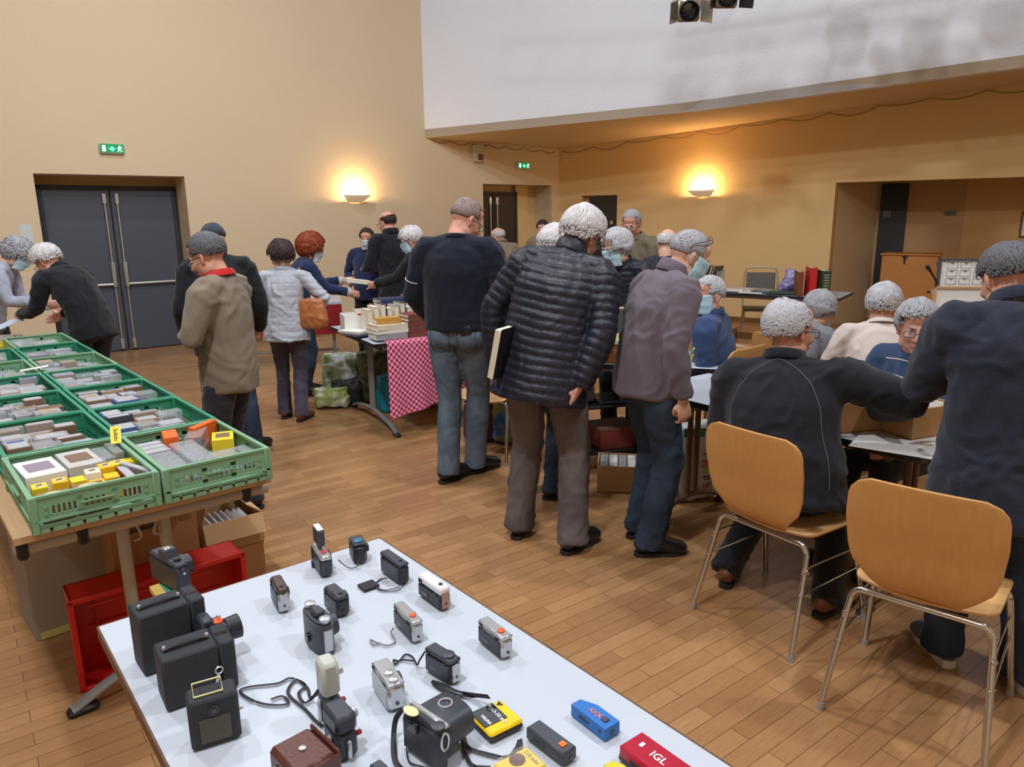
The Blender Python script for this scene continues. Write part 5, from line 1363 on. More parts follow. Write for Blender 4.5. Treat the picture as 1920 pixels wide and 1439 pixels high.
NAVYK = cloth('navy_cardigan', (38, 46, 84)); BLUEJ = cloth('blue_jacket', (56, 74, 112)); WHITEK = cloth('off_white_knit', (206, 194, 186))
GREYK = cloth('heather_grey_wool', (128, 130, 138)); OLIVE = cloth('olive_coat', (118, 108, 88)); BEIGEC = cloth('beige_coat', (138, 124, 106)); LILAC = cloth('pale_lilac_jacket', (168, 172, 190))
BROWNL = mat('brown_shoe_leather', (112, 66, 40), .45, 0, .15, 30, .1, 120)
H = lambda n, c: mat(n, c, .6, 0, .12, 45, .12, 200, spec=.3)
HW = H('white_hair', (206, 202, 204)); HG = H('grey_hair', (160, 160, 166)); HDG = H('dark_grey_hair', (96, 96, 102)); HB_ = H('dark_brown_hair', (58, 44, 42)); HR = H('auburn_hair', (140, 62, 34)); HLG = H('silver_hair', (182, 182, 188)); HBL = H('blonde_grey_hair', (206, 186, 160)); HST = H('stubble_hair', (140, 122, 116))
CAPM = cloth('dark_cap', (58, 62, 72))
P = {}
def G(x, y): p = at(x, y); return (p.x, p.y, 0)
_t = (HW, )
# --- the three men seen from behind in the middle
r, k = person('man seen from behind in a navy sweater with white sleeve stripes and faded jeans', (-.335, 4.52, 0), R(-14), 1.82, 1.13, lean=1, curve=6, head=(30, -42, 0), neckf=24, collar=(NAVY, .012, .066),
    lh=(-.0, .14, -.46), rh=(.0, .14, -.46), lel=(-.55, -.9, 0), rel=(.55, -.9, 0), armw=1.1, lf=(-.06, -.07, -24), rf=(.06, .12, -34), top=NAVY, legs=JEANB, hem=.93, belly=.0, hair=('crop', HST, 0, 150), skin=SKIN2, glasses=WIRE, shoes=BLKSHOE, folds=.6, seed=11, legw=1.04, sleeve=.98, torsow=1.05, vox=.007)
P['navy'] = (r, k)
r, k = person('man bending forward in a black puffer jacket and grey corduroy trousers', (.165, 3.55, 0), R(-24), 1.79, 1.10, lean=15, curve=13, side=9, head=(30, -24, 8), neckf=22,
    lh=(-.15, -.06, -.50), rh=(-.05, -.20, -.50), lel=(-.9, -.4, 0), rel=(1, -.3, 0), curl=(.9, 1.5), lf=(-.16, .03, 8), rf=(.165, -.04, -18), top=(PUFF, 'puffer'), legs=GREYC, hem=.76, hemr=.01, flare=.01, hair=('full', HW, 0, 420), skin=SKIN2, glasses=WIRE, shoes=BLKSHOE, collar=(PUFF, .06, .066), seed=21, legw=1.12, armw=1.16, vox=.0058, torsow=1.08)
P['puffer'] = (r, k)
r, k = person('man in a mauve-grey fleece, blue face mask, glasses pushed up on his forehead', (.70, 3.50, 0), R(-72), 1.66, 1.04, lean=7, curve=16, head=(30, -10, 0), neckf=28,
    lh=(-.05, .03, -.53), rh=(.05, -.02, -.53), rel=(.5, -1, 0), curl=(.8, 1.1), lf=(-.12, .0, 10), rf=(.1, -.06, -12), top=FLEECE, legs=DENIMD, hem=.84, belly=.02, hair=('crop', HG, 0, 200), skin=SKIN, mask=MASK, glasses=(WIRE, 1), face=True, shoes=BLKSHOE, collar=(FLEECE, .055, .07), seed=31, legw=1.05, armw=1.12, vox=.0058)
P['fleece'] = (r, k)
r, k = person('man in a taupe sweater with red collar, arms folded, looking at the crates', (-1.53, 3.95, 0), R(80), 1.62, .93, lean=-3, curve=8, head=(22, 0, 0), neckf=18,
    lh=(.14, .20, -.25), rh=(-.16, .20, -.25), lel=(-.6, .05, -1), rel=(.5, .05, -1), handd=[(1, .1, .05), (-1, .1, .1)], lf=(-.1, .0, 8), rf=(.10, .02, -8), top=TAUPE, legs=DKTR, hem=.80, belly=.015, hair=('short', HDG, 0, 260), skin=SKIN2, glasses=WIRE, face=True, shoes=BLKSHOE, collar=(REDC, .03, .068, 'fold'), seed=41, legw=1.0, armw=1.12, vox=.0062)
P['taupe'] = (r, k)
r, k = person('man in black jacket, jeans and dark cap, behind the man in taupe', (-2.02, 5.05, 0), R(25), 1.66, 1.1, lean=3, curve=6, head=(16, 10, 0), neckf=10,
    lh=(-.06, .10, -.48), rh=(.06, .12, -.48), lf=(-.1, .0, 8), rf=(.16, .0, -40), top=BLKJ, legs=DENIMD, hem=.78, hair=('cap', CAPM, 0, 0), shoes=BLKSHOE, seed=51, collar=(BLKJ, .03, .066), torsow=1.1)
r, k = person('dark-haired woman in a pale grey quilted jacket walking away with a tan handbag', (-1.86, 5.95, 0), R(6), 1.48, 1.0, lean=4, curve=5, head=(8, 34, 0), neckf=8,
    lh=(-.08, .14, -.44), rh=(.09, .12, -.34), lel=(-1, -.8, 0), rel=(1, -.9, 0), lf=(-.06, .10, 0), rf=(.10, -.02, -20), top=(VESTG, 'quilted'), legs=PLUM, hem=.80, hemr=.012, flare=.02, hair=('full', HB_, .006, 260), shoes=BROWNL, collar=(VESTG, .03, .064), seed=61, legw=.98)
P['lady'] = (r, k)
r, k = person('red-haired woman in a navy top and pale mask, holding a book over the book table', (-1.98, 6.9, 0), R(-62), 1.54, .95, lean=12, curve=10, head=(14, 0, 0), neckf=14,
    lh=(.02, .44, -.20), rh=(-.0, .42, -.30), lel=(-.4, 0, -1), rel=(.4, -.2, -1), lf=(-.1, .0, 0), rf=(.1, -.03, -20), top=NAVYK, legs=DENIMD, hem=.84, hair=('curly', HR, 0, 320), mask=MASKW, shoes=BLKSHOE, seed=71, cuff=WHITEK)
P['red'] = (r, k)
r, k = person('stout man in a navy zip sweater and white mask against the far wall', (-1.62, 8.5, 0), R(160), 1.55, 1.2, lean=0, head=(10, 20, 0), neckf=8,
    lh=(.0, .30, -.18), rh=(-.02, .10, -.42), lel=(-.6, 0, -1), rel=(.8, -.5, -.4), curl=(1.2, .8), top=NAVYK, legs=DKTR2, hem=.82, belly=.06, hair=('short', HB_, 0, 120), skin=SKIN2, mask=MASKW, face=True, shoes=BLKSHOE, collar=(NAVYK, .03, .068), seed=81)
P['stout'] = (r, k)
r, k = person('tall man in a black hooded jacket seen from behind near the far left wall', (-1.24, 7.9, 0), R(35), 1.76, 1.0, lean=3, curve=5, head=(16, 20, 0), neckf=12,
    lh=(-.03, .24, -.30), rh=(.03, .2, -.36), top=BLKJ, legs=DKTR2, hem=.74, hair=('bald', HB_, 0, 120), skin=SKIN2, shoes=BLKSHOE, collar=(BLKJ, .05, .074), seed=91, glasses=WIRE)
r, k = person('white-haired man in dark jacket and blue mask pointing across the book table', (-.74, 6.85, 0), R(72), 1.62, 1.0, lean=12, curve=10, head=(26, 10, 0), neckf=20,
    lh=(.06, .46, -.26), rh=(-.02, .2, -.38), lel=(-.4, -.2, -1), rel=(.5, -.5, -1), curl=(1.0, .8), point='L', top=BLKJ, legs=DKTR2, hem=.82, hair=('full', HW, 0, 220), skin=SKIN2, mask=MASK, face=True, shoes=BLKSHOE, seed=101)
P['point'] = (r, k)
r, k = person('stooped white-haired man in a beige coat in front of the far brown doors', (-.08, 9.6, 0), R(20), 1.58, 1.05, lean=10, curve=18, head=(22, 30, 0), neckf=22,
    lh=(-.03, .2, -.40), rh=(.03, .2, -.40), top=BEIGEC, legs=DKTR2, hem=.70, hair=('bald', HW, 0, 160), skin=SKIN, shoes=BLKSHOE, collar=(BEIGEC, .04, .072), seed=111)
r, k = person('brown-haired person far back near the corner', (.45, 10.4, 0), R(170), 1.62, 1.0, head=(20, 0, 0), top=BEIGEC, legs=DKTR2, hair=('short', HB_, 0, 90), shoes=BLKSHOE, seed=112)
r, k = person('white-haired person in a dark jacket mostly hidden behind the black puffer jacket', (.13, 4.22, 0), R(-38), 1.66, 1.05, lean=14, curve=10, head=(24, 0, 0), neckf=16,
    lh=(-.06, .20, -.40), rh=(.04, .3, -.36), top=BLKJ, legs=DENIMD, hem=.80, lf=(-.1, -.02, 40), rf=(.13, .02, -30), hair=('full', HW, 0, 300), skin=SKIN2, shoes=BLKSHOE, seed=121, collar=(BLKJ, .03, .066), armw=1.15)
r, k = person('seated blonde person with a pale mask, between navy sweater and puffer jacket', (-.12, 7.0, 0), R(200), 1.60, 1.0, sit=.44, lean=12, head=(24, 0, 0), neckf=10, lh=(.0, .34, -.30), rh=(0, .34, -.30),
    lf=(-.12, .42, 0), rf=(.12, .42, 0), top=WHITEK, legs=DKTR, hair=('full', HBL, .004, 160), mask=MASKW, shoes=BLKSHOE, seed=131)
r, k = person('white-haired woman in a dark padded jacket and blue mask, facing us', (.83, 5.32, 0), R(150), 1.60, 1.08, lean=10, curve=10, head=(16, -36, 0), neckf=14,
    lh=(.06, .3, -.28), rh=(.0, .3, -.2), top=(PUFF, 'puffer'), legs=DKTR2, hem=.72, hair=('bob', HLG, 0, 260), mask=MASK, face=True, shoes=BLKSHOE, glasses=WIRE, seed=141, collar=(PUFF, .04, .064))
r, k = person('grey-haired man with glasses in an olive coat standing before the right wall', (1.19, 7.1, 0), R(142), 1.74, 1.05, lean=4, curve=6, head=(22, 12, 0), neckf=14,
    lh=(.02, .26, -.32), rh=(.0, .26, -.3), top=OLIVE, legs=DKTR2, hem=.72, hair=('short', HG, 0, 200), skin=SKIN2, glasses=WIRE, face=True, shoes=BLKSHOE, collar=(OLIVE, .02, .075, 'fold'), seed=151)
r, k = person('balding white-haired person hidden behind the man in fleece', (1.24, 6.0, 0), R(-30), 1.57, 1.0, head=(20, 0, 0), lean=4, top=DKTR, legs=DKTR2, hair=('bald', HW, 0, 120), shoes=BLKSHOE, seed=161, skin=SKIN)
# --- seated at the right
r, k = person('seated grey-haired man in a blue jacket with yellow streak and blue mask', (1.31, 4.62, 0), R(62), 1.68, 1.05, sit=.44, lean=6, head=(4, 52, 0), neckf=6, lh=(.06, .22, -.38), rh=(-.06, .22, -.38),
    lf=(-.12, .42, 0), rf=(.12, .42, 0), top=BLUEJ, legs=DENIMD, hair=('short', HLG, 0, 240), skin=SKIN2, mask=MASK, face=True, shoes=BLKSHOE, collar=(BLUEJ, .035, .07), seed=171, vox=.0062, belly=.03, armw=1.12)
P['blue'] = (r, k)
r, k = person('grey-haired man in a dark canvas coat sitting with his back to us', (1.11, 2.90, 0), R(-34), 1.78, 1.14, sit=.45, lean=8, curve=10, side=-5, head=(8, -34, -6), neckf=14, lh=(.04, .22, -.36), rh=(.10, .30, -.18), lel=(-.35, -.9, -.4), rel=(1.2, .1, -.25),
    lf=(-.22, .10, 10), rf=(.22, .06, -20), top=COATD, legs=DKTR2, hemr=.045, hair=('balding', HLG, .012, 420), skin=SKIN2, glasses=WIRE, shoes=BROWNL, collar=(COATD, .03, .072), seed=181, belly=.04, armw=1.25, vox=.006, torsow=1.12)
P['coat'] = (r, k)
r, k = person('seated woman with a grey bob and glasses in a heather grey sweater', (1.95, 4.98, 0), R(-70), 1.46, .98, sit=.40, lean=18, head=(24, 0, 0), neckf=16, lh=(0, .30, -.34), rh=(0, .30, -.34),
    lf=(-.12, .42, 0), rf=(.12, .42, 0), top=GREYK, legs=DKTR, hair=('bob', HG, 0, 320), glasses=WIREG, shoes=BLKSHOE, seed=191)
r, k = person('seated man with silver hair in an off-white knit, seen from behind', (2.15, 4.2, 0), R(-18), 1.64, 1.1, sit=.44, lean=14, curve=6, head=(14, -20, 0), neckf=12, lh=(-.05, .28, -.32), rh=(.05, .28, -.32),
    lf=(-.12, .42, 0), rf=(.12, .42, 0), top=WHITEK, legs=DKTR, hair=('full', HLG, 0, 320), skin=SKIN2, shoes=BLKSHOE, collar=(WHITEK, .025, .068, 'fold'), seed=201, belly=.03)
r, k = person('smiling seated man with glasses in a blue striped sweater', (2.01, 3.50, 0), R(122), 1.66, 1.0, sit=.44, lean=14, head=(10, 34, 0), neckf=12, lh=(.02, .34, -.34), rh=(-.06, .30, -.34),
    lf=(-.12, .42, 0), rf=(.12, .42, 0), top=cloth('blue_striped_knit', (56, 74, 106)), legs=DKTR, hair=('full', HG, -.006, 320), skin=SKIN2, glasses=WIRE, face=True, shoes=BLKSHOE, seed=211, vox=.0058)
P['stripe'] = (r, k)
r, k = person('man in a long blue-black wool coat standing at the right edge, back to us', (1.70, 2.44, 0), R(-10), 1.62, 1.2, lean=10, curve=16, head=(26, 12, 0), neckf=20,
    lh=(.12, .26, -.26), rh=(-.05, .26, -.30), lel=(-.7, -.5, -.5), lf=(-.09, .04, 6), rf=(.13, -.10, 0), top=COATB, legs=DENIMD, hem=.66, hemr=.02, flare=.035, hair=('short', HDG, 0, 420), skin=SKIN2, shoes=(mat('grey_sneaker', (92, 92, 96), .8), mat('white_rubber', (205, 200, 192), .7)), collar=(COATB, .045, .078), seed=221, vox=.006, legw=1.15, armw=1.28, torsow=1.12, soleh=.03)
P['wool'] = (r, k)
# --- at the far end of the crate table
r, k = person('white-haired man in a black jacket stooping over the far end of the crate table', (-3.26, 5.62, 0), R(72), 1.62, 1.06, lean=26, curve=16, head=(40, 10, 0), neckf=28,
    lh=(.04, .36, -.32), rh=(.0, .30, -.36), lel=(-.4, -.6, -1), rel=(.5, -.8, -.6), top=BLKJ, legs=DKTR, hem=.82, hair=('full', HW, 0, 260), skin=SKIN2, glasses=WIREG, shoes=BLKSHOE, collar=(BLKJ, .03, .066), seed=231)
r, k = person('curly grey-haired woman in a lilac jacket and mask at the left edge', (-4.32, 6.1, 0), R(-72), 1.62, 1.0, lean=22, curve=12, head=(36, 10, 0), neckf=22,
    lh=(.04, .30, -.36), rh=(.0, .34, -.30), top=LILAC, legs=DKTR, hem=.84, hair=('curly', HG, -.012, 260), mask=MASK, glasses=WIRE, shoes=BLKSHOE, seed=241)
# ================================================================ things people carry and wear, in their hands
from mathutils.bvhtree import BVHTree
def jtree(r_, jname):
    j = [c for c in C.objects if c.parent == r_ and c.name.split('.')[0] == jname][0]
    return j, BVHTree.FromPolygons([v.co.copy() for v in j.data.vertices], [tuple(p.vertices) for p in j.data.polygons])
def ring_on(r_, k_, jname, c, d, rad, mt, name, slant, sd):
    "band hugging a sleeve: only its outer side, where the sleeve is free of the torso"
    j, tree = jtree(r_, jname); a, b_ = frame(d, V3(1, 0, 0)); run = []
    for q in range(41):
        t = math.pi*(q/40*1.3-.65); o = a*math.cos(t)*sd+b_*math.sin(t); st = c+d*slant*math.sin(t)*.5
        h_ = tree.ray_cast(st+o*.2, -o)
        if h_[0] is not None and (h_[0]-st).length < .12: run.append(h_[0]+o*.001)
    if len(run) > 3: b = MB(); b.tube(run, rad, 6); b.build(name, mt, j)
def wpt(key, p): r_, k_ = P[key]; return inworld(r_, p)
r_, k_ = P['navy']
for i, (S, e, w, sd) in enumerate(k_['arms']):
    d = (e-S).normalized(); c = S.lerp(e, .66); pts = []
    ring_on(r_, k_, 'jacket', c, d, .0028, WHC, 'sleeve_stripe', .05, sd)
b = MB(); p0 = k_['P'][0]+V3(.088, -.137, -.012)
b.box(tuple(p0), (.07, .010, .05), Matrix.Rotation(-.3, 4, 'Y'), bev=.004); b.build('back_pocket_phone', BLKP, r_)
def pocket(key, x, y, z, w, h, mt, tilt=0):
    r_, k_ = P[key]; b = MB(); b.grid(lambda u, v: ((u-.5)*w*(1-.12*(1-v)), -.012*math.cos((u-.5)*2.6)-.004*math.sin(v*3), (v-.55)*h-.018*(1-abs(u-.5)*2)*(1-v)), 8, 6)
    me = evald(b.mesh('t', mt, 180), [('SOLIDIFY', dict(thickness=.004))]); o = put('back_pocket', me, r_); o.location = k_['P'][0]+V3(x, y, z); o.rotation_euler = (R(-8), 0, tilt)
def outline_on(key, jname, pts, rad, mt, name, d=V3(0, 1, 0)):
    from mathutils.bvhtree import BVHTree
    r_, k_ = P[key]; j = [c for c in C.objects if c.parent == r_ and c.name.split('.')[0] == jname][0]; P0 = k_['P'][0]
    tree = BVHTree.FromPolygons([v.co.copy() for v in j.data.vertices], [tuple(p.vertices) for p in j.data.polygons]); out = []
    q = [V3(a_, 0, h_) for a_, h_ in pts]
    for i in range(len(q)-1):
        for t in range(6):
            c = q[i].lerp(q[i+1], t/6)+P0-d*.8; hp_ = tree.ray_cast(c, d)
            if hp_[0] is not None: out.append(hp_[0]-d*.001)
    if len(out) > 2: b = MB(); b.tube(out, rad, 5); b.build(name, mt, j)
STI = mat('denim_stitching', (60, 66, 78), .8)
for key, o_ in (('navy', 0), ('fleece', 0)):
    for sg in (-1, 1): outline_on(key, 'trousers', [(sg*.145, -.015), (sg*.14, -.13), (sg*.085, -.155), (sg*.03, -.13), (sg*.025, -.01), (sg*.145, -.015)], .0022, STI, 'pocket_seam')
# book under the puffer man's left arm
r_, k_ = P['puffer']; S, e, w, sd = k_['arms'][0]
wp = inworld(r_, w)
def topx(q): v = q-Vector((0, 0, CAMH)); return (round(CX+F*v.dot(cr)/v.dot(fw)), round(CY-F*v.dot(cu)/v.dot(fw)), round(v.dot(fw), 2))
t = thing('paperback_book', 'thick paperback held in the left hand of the man in the puffer jacket', 'book', hit(941, 676, Vector((0, 3.46, 0)), Vector((0, 1, 0))), R(-28))
b = MB(); T = Matrix.Rotation(R(12), 4, 'Y')
b.box((0, 0, .04), (.035, .15, .24), T, bev=.002); b.build('pages', mat('cream_pages', (226, 218, 196), .8, 0, .05, 60, stretch=(30, 1, 1)), t)
b = MB(); b.box((.019, 0, .04), (.003, .156, .246), T); b.box((-.019, 0, .04), (.003, .156, .246), T); b.box((0, .077, .04), (.04, .003, .246), T); b.build('cover', mat('black_cover', (30, 30, 36), .4), t)
b = MB(); b.tube([(.0, -.07, -.08), (.01, -.08, -.12), (.03, -.08, -.13), (.04, -.07, -.10)], .002, 6); b.build('ribbon', mat('blue_ribbon', (50, 60, 170), .5), t)
# tan shoulder bag
r_, k_ = P['lady']; S, e, w, sd = k_['arms'][1]
pb = inworld(r_, V3(.235, -.03, k_['P'][0].z+.10))
t = thing('handbag', 'tan leather shoulder bag of the woman in the quilted jacket', 'bag', pb, R(-20))
LT = mat('tan_leather', (170, 104, 58), .45, 0, .15, 10, .2, 90)
b = MB(); b.tube([(0, 0, -.13), (0, 0, -.115), (0, 0, -.05), (0, 0, .04), (0, 0, .10), (0, 0, .115)], [(.10, .045), (.135, .06), (.15, .065), (.13, .055), (.12, .035), (.115, .02)], 20, sq=.8); me = remesh(b, .009, LT, 2, (.012, 12, 5, (1, 1, 1))); put('bag_body', me, t)
sh_ = inworld(r_, S)-pb; M_i = Matrix.Rotation(R(20), 4, 'Z')
sh_ = M_i @ sh_
b = MB(); b.tube(bez([(-.10, .0, .10), (sh_.x*.6-.03, sh_.y-.03, sh_.z*.6), (sh_.x-.03, sh_.y, sh_.z+.07), (sh_.x, sh_.y+.06, sh_.z*.6), (.08, .02, .10)], 6), [(.011, .003)]*25, 8, side=V3(1, 0, 0)); b.build('strap', LT, t)
b = MB(); b.box((-.10, -.05, .04), (.03, .01, .06), bev=.003); b.build('tassel', mat('brass_fitting', (180, 150, 90), .35, .8), t)
# open book in the red-haired woman's hands
r_, k_ = P['red']; wl = inworld(r_, k_['arms'][0][2]); wr = inworld(r_, k_['arms'][1][2]); mid = (wl+wr)/2
t = thing('hardback_book', 'cream-paged hardback in the hands of the red-haired woman', 'book', mid+Vector((.12, -.02, .03)), R(25))
b = MB(); b.box((0, 0, .02), (.24, .17, .035), Matrix.Rotation(.15, 4, 'Y')); b.build('pages', MATS['cream_pages'], t)
b = MB(); b.box((0, 0, .0), (.25, .18, .006), Matrix.Rotation(.15, 4, 'Y')); b.build('cover', mat('dark_teal_cover', (46, 62, 66), .5), t)
r_, k_ = P['stout']; wl = inworld(r_, k_['arms'][0][2])
b = MB(); b.box((0, 0, .03), (.12, .012, .16), Matrix.Rotation(-.4, 4, 'X'), bev=.002); single(b, 'notebook', mat('navy_cover', (50, 66, 100), .5), 'small dark blue notebook held by the stout man in navy', 'book', wl+Vector((.02, -.10, .02)), R(160))
# coat label on the wool coat, seams on the canvas coat, piping on the blue jacket
def patch_on(key, jname, pts, rad, mt, name, hug=True):
    "thin line laid on the surface of a garment: points (angle, height) around the torso axis"
    r_, k_ = P[key]; j = [c for c in C.objects if c.parent == r_ and c.name.split('.')[0] == jname][0]
    P0, P1, P2, P3, P4 = k_['P']; ax = [P0, P1, P2, P3, P4]; out = []
    from mathutils.bvhtree import BVHTree
    tree = BVHTree.FromPolygons([v.co.copy() for v in j.data.vertices], [tuple(p.vertices) for p in j.data.polygons])
    for a, h in bez([(a_, h_, 0) for a_, h_ in pts], 8) if False else [(q.x, q.y) for q in bez([(a_, h_, 0) for a_, h_ in pts], 8)]:
        z = P0.z+(P4.z-P0.z)*h
        q = P0.lerp(P4, h); 
        for i in range(4):
            if ax[i].z <= z <= ax[i+1].z: q = ax[i].lerp(ax[i+1], (z-ax[i].z)/(ax[i+1].z-ax[i].z))
        d = V3(math.sin(R(a)), -math.cos(R(a)), 0)
        hitp = tree.ray_cast(q+d*.6, -d)
        if hitp[0] is not None: out.append(hitp[0]+d*.0015)
    if len(out) > 2: b = MB(); b.tube(out, rad, 6); b.build(name, mt, j)
SEAM = mat('grey_stitching', (104, 104, 112), .8)
patch_on('coat', 'jacket', [(-72, .1), (-66, .5), (-52, .86), (-20, 1.0), (20, 1.0), (50, .88), (62, .5), (64, .1)], .0016, SEAM, 'seam')
patch_on('wool', 'jacket', [(-12, 1.005), (0, 1.01), (12, 1.005)], .008, mat('leather_patch', (130, 96, 78), .6), 'hanger_patch')
patch_on('blue', 'jacket', [(-140, .35), (-128, .48), (-118, .52), (-104, .62)], .008, mat('yellow_piping', (220, 222, 80), .6), 'piping')
for i_, (h0, a0) in enumerate(((.55, 110), (.72, 120), (.88, 125))):
    patch_on('stripe', 'sweater', [(a0, h0), (a0+35, h0+.01), (a0+70, h0), (a0+105, h0-.01)], .0035, mat('pale_knit_stripe', (196, 190, 188), .9), 'knit_stripe')
# sleeve stripes of the striped sweater
r_, k_ = P['stripe']
for i, (S, e, w, sd) in enumerate(k_['arms']):
    d = (e-S).normalized(); a, b_ = frame(d, V3(1, 0, 0))
    for f in (.3, .7):
        ring_on(r_, k_, 'sweater', S.lerp(e, f), d, .0028, MATS['pale_knit_stripe'], 'sleeve_stripe', .0, sd)
# watches
for key, i in (('fleece', 1), ('point', 0)):
    r_, k_ = P[key]; S, e, w, sd = k_['arms'][i]; d = (w-e).normalized(); a, b_ = frame(d, V3(1, 0, 0)); c = w-d*.012
    b = MB(); b.tube([c+a*.031*math.cos(2*math.pi*j/20)+b_*.031*math.sin(2*math.pi*j/20) for j in range(20)], [(.007, .003)]*20, 6, closed=True); b.build('wristwatch', STEEL, r_)

# ================================================================ book table
GING = nt('pink_check_cloth'); m, N, L, B = GING
tc = N.new('ShaderNodeTexCoord'); mp = N.new('ShaderNodeMapping'); mp.inputs['Rotation'].default_value = (0, 0, R(45)); L.new(tc.outputs['UV'], mp.inputs[0])
def wav(d):
    w = N.new('ShaderNodeTexWave'); w.bands_direction = d; w.inputs['Scale'].default_value = 10.5; w.wave_profile = 'SIN'; L.new(mp.outputs[0], w.inputs['Vector']); return w
w1, w2 = wav('X'), wav('Y'); ad = N.new('ShaderNodeMath'); ad.operation = 'ADD'; L.new(w1.outputs['Fac'], ad.inputs[0]); L.new(w2.outputs['Fac'], ad.inputs[1])
cr2 = N.new('ShaderNodeValToRGB'); E_ = cr2.color_ramp.elements; E_[0].color = rgb((120, 24, 58)); E_[0].position = .12; E_[1].color = rgb((232, 170, 192)); E_[1].position = .93
e3 = E_.new(.45); e3.color = rgb((200, 84, 120)); hv = N.new('ShaderNodeMath'); hv.operation = 'MULTIPLY'; hv.inputs[1].default_value = .5
L.new(ad.outputs[0], hv.inputs[0]); L.new(hv.outputs[0], cr2.inputs[0]); L.new(cr2.outputs[0], B.inputs['Base Color']); B.inputs['Roughness'].default_value = .9
def drape():
    nu, nv = 40, 44; vs = []; uv = []
    W_, D_, Hh_ = .80, .34, .52
    for j in range(nv+1):
        for i in range(nu+1):
            u = i/nu; s_ = j/nv*(D_+Hh_); x = .10+W_*u
            if s_ < D_: y, z = D_-s_, .748+.001
            else:
                q = s_-D_; f = q/Hh_; y = -.008-.05*f-.03*math.sin(u*11)*f-.02*math.sin(u*23+1)*f; z = .748-q*(1-.06*f); x += .16*f*(u-.15)
                z += -.09*f*(1-u) + .05*f*u
            p = bt(x, y, z); vs.append(tuple(p)); uv.append((x, s_))
    me = bpy.data.meshes.new('cloth'); fs = [(j*(nu+1)+i, j*(nu+1)+i+1, (j+1)*(nu+1)+i+1, (j+1)*(nu+1)+i) for j in range(nv) for i in range(nu)]
    me.from_pydata(vs, [], fs); l = me.uv_layers.new(name='uv')
    for lp_ in me.loops: l.data[lp_.index].uv = uv[lp_.vertex_index]
    me.materials.append(m)
    me = evald(me, [('SOLIDIFY', dict(thickness=.003, offset=1)), ('SUBSURF', dict(levels=1))]); me.shade_smooth()
    o = put('checked_cloth', me); tag(o, 'pink and dark red checked cloth hanging over the front of the book table', 'cloth')
drape()
brz = BTrz
bookc = [mat('book_%s' % n, c, .55, 0, .06, 20) for n, c in (('cream', (222, 212, 190)), ('white', (226, 224, 220)), ('brown', (112, 72, 56)), ('maroon', (120, 60, 60)), ('teal', (50, 84, 92)), ('navy', (48, 56, 88)), ('green', (58, 78, 60)), ('tan', (186, 138, 64)), ('red', (160, 44, 40)), ('grey', (150, 152, 156)))]
BN = ['cream', 'white', 'brown', 'maroon', 'teal', 'navy', 'green', 'tan', 'red', 'grey']
PAG = MATS['cream_pages']
def book(label, p, rz, w, d, h, ci, grp=None, tilt=None, name='book'):
    "lying book: w x d footprint, h thick; spine on the -Y side"
    t = thing(name, label, 'book', p, rz, grp); T = tilt or Matrix.Identity(4)
    b = MB(); b.box((0, .002, h/2), (w-.008, d-.006, h-.006), M=T); b.build('pages', PAG, t)
    b = MB(); b.box((0, 0, .0015), (w, d, .003), M=T); b.box((0, 0, h-.0015), (w, d, .003), M=T); b.box((0, -d/2+.001, h/2), (w, .004, h), M=T); b.build('cover', bookc[ci], t); return t
UP = Matrix.Rotation(R(90), 4, 'Y')
GB = 'books on the book table'
# stacks in front
zz = .7525
for k, (h, ci, w) in enumerate(((.045, 9, .25), (.03, 1, .26), (.035, 0, .25))):
    book('%s book of the short pile at the front edge of the book table' % ['lowest grey', 'middle white', 'upper cream'][k], bt(.17, .15, zz), brz+.06*k, w, .19, h, ci, GB); zz += h+.001
book('thick tan book on top of the short pile', bt(.17, .16, zz), brz-.05, .19, .13, .045, 7, GB)
zz = .7525
for k in range(6):
    book('%s maroon volume of the pile beside the cream books' % ['lowest', 'second', 'third', 'fourth', 'fifth', 'topmost'][k], bt(.42, .17, zz), brz+.01*k, .22, .18, .028, 3 if k % 2 else 2, GB); zz += .029
for k in range(9):
    book('%s of the books standing in a row behind the piles, counted from the left' % ['first', 'second', 'third', 'fourth', 'fifth', 'sixth', 'seventh', 'eighth', 'ninth'][k], bt(.10+.055*k, .40+.01*(k % 2), .753), brz+R(90), .17, .04, .20+.02*(k % 3), (0, 1, 5, 1, 9, 4, 1, 4, 2)[k], GB)
for k in range(7):
    book('%s of the pale books lying flat in an overlapping row' % ['first', 'second', 'third', 'fourth', 'fifth', 'sixth', 'seventh'][k], bt(.66, .18+.03*k, .7525+.022*k), brz+.04*k, .26, .18, .020, (1, 0, 4, 1, 5, 1, 9)[k], GB)
def openbox(label, p, rz, w, d, h, mt, th=.006, name='open_box', cat='box'):
    t = thing(name, label, cat, p, rz); b = MB(); b.box((0, 0, th/2), (w, d, th))
    for x in (-1, 1): b.box((x*(w/2-th/2), 0, h/2), (th, d, h))
    for y in (-1, 1): b.box((0, y*(d/2-th/2), h/2), (w-2*th, th, h))
    b.build('box_walls', mt, t); return t
openbox('empty white cardboard box at the left end of the book table', bt(.10, .62, .7525), brz-.15, .26, .24, .14, bookc[1])
openbox('white slipcase box next to the empty white box', bt(.33, .66, .7525), brz, .16, .2, .12, bookc[0])
WB = mat('varnished_wood_box', (150, 94, 48), .45, 0, .12, 10, stretch=(1, 8, 1))
openbox('varnished wooden box at the back of the book table', bt(.44, .74, .7525), brz-.1, .36, .16, .19, WB, .01)
openbox('second wooden box at the right end of the book table', bt(.80, .72, .7525), brz, .26, .16, .19, WB, .01)
t = book('big black album with cream top lying on the wooden box', bt(.44, .74, .9475), brz, .27, .20, .04, 5, GB); 
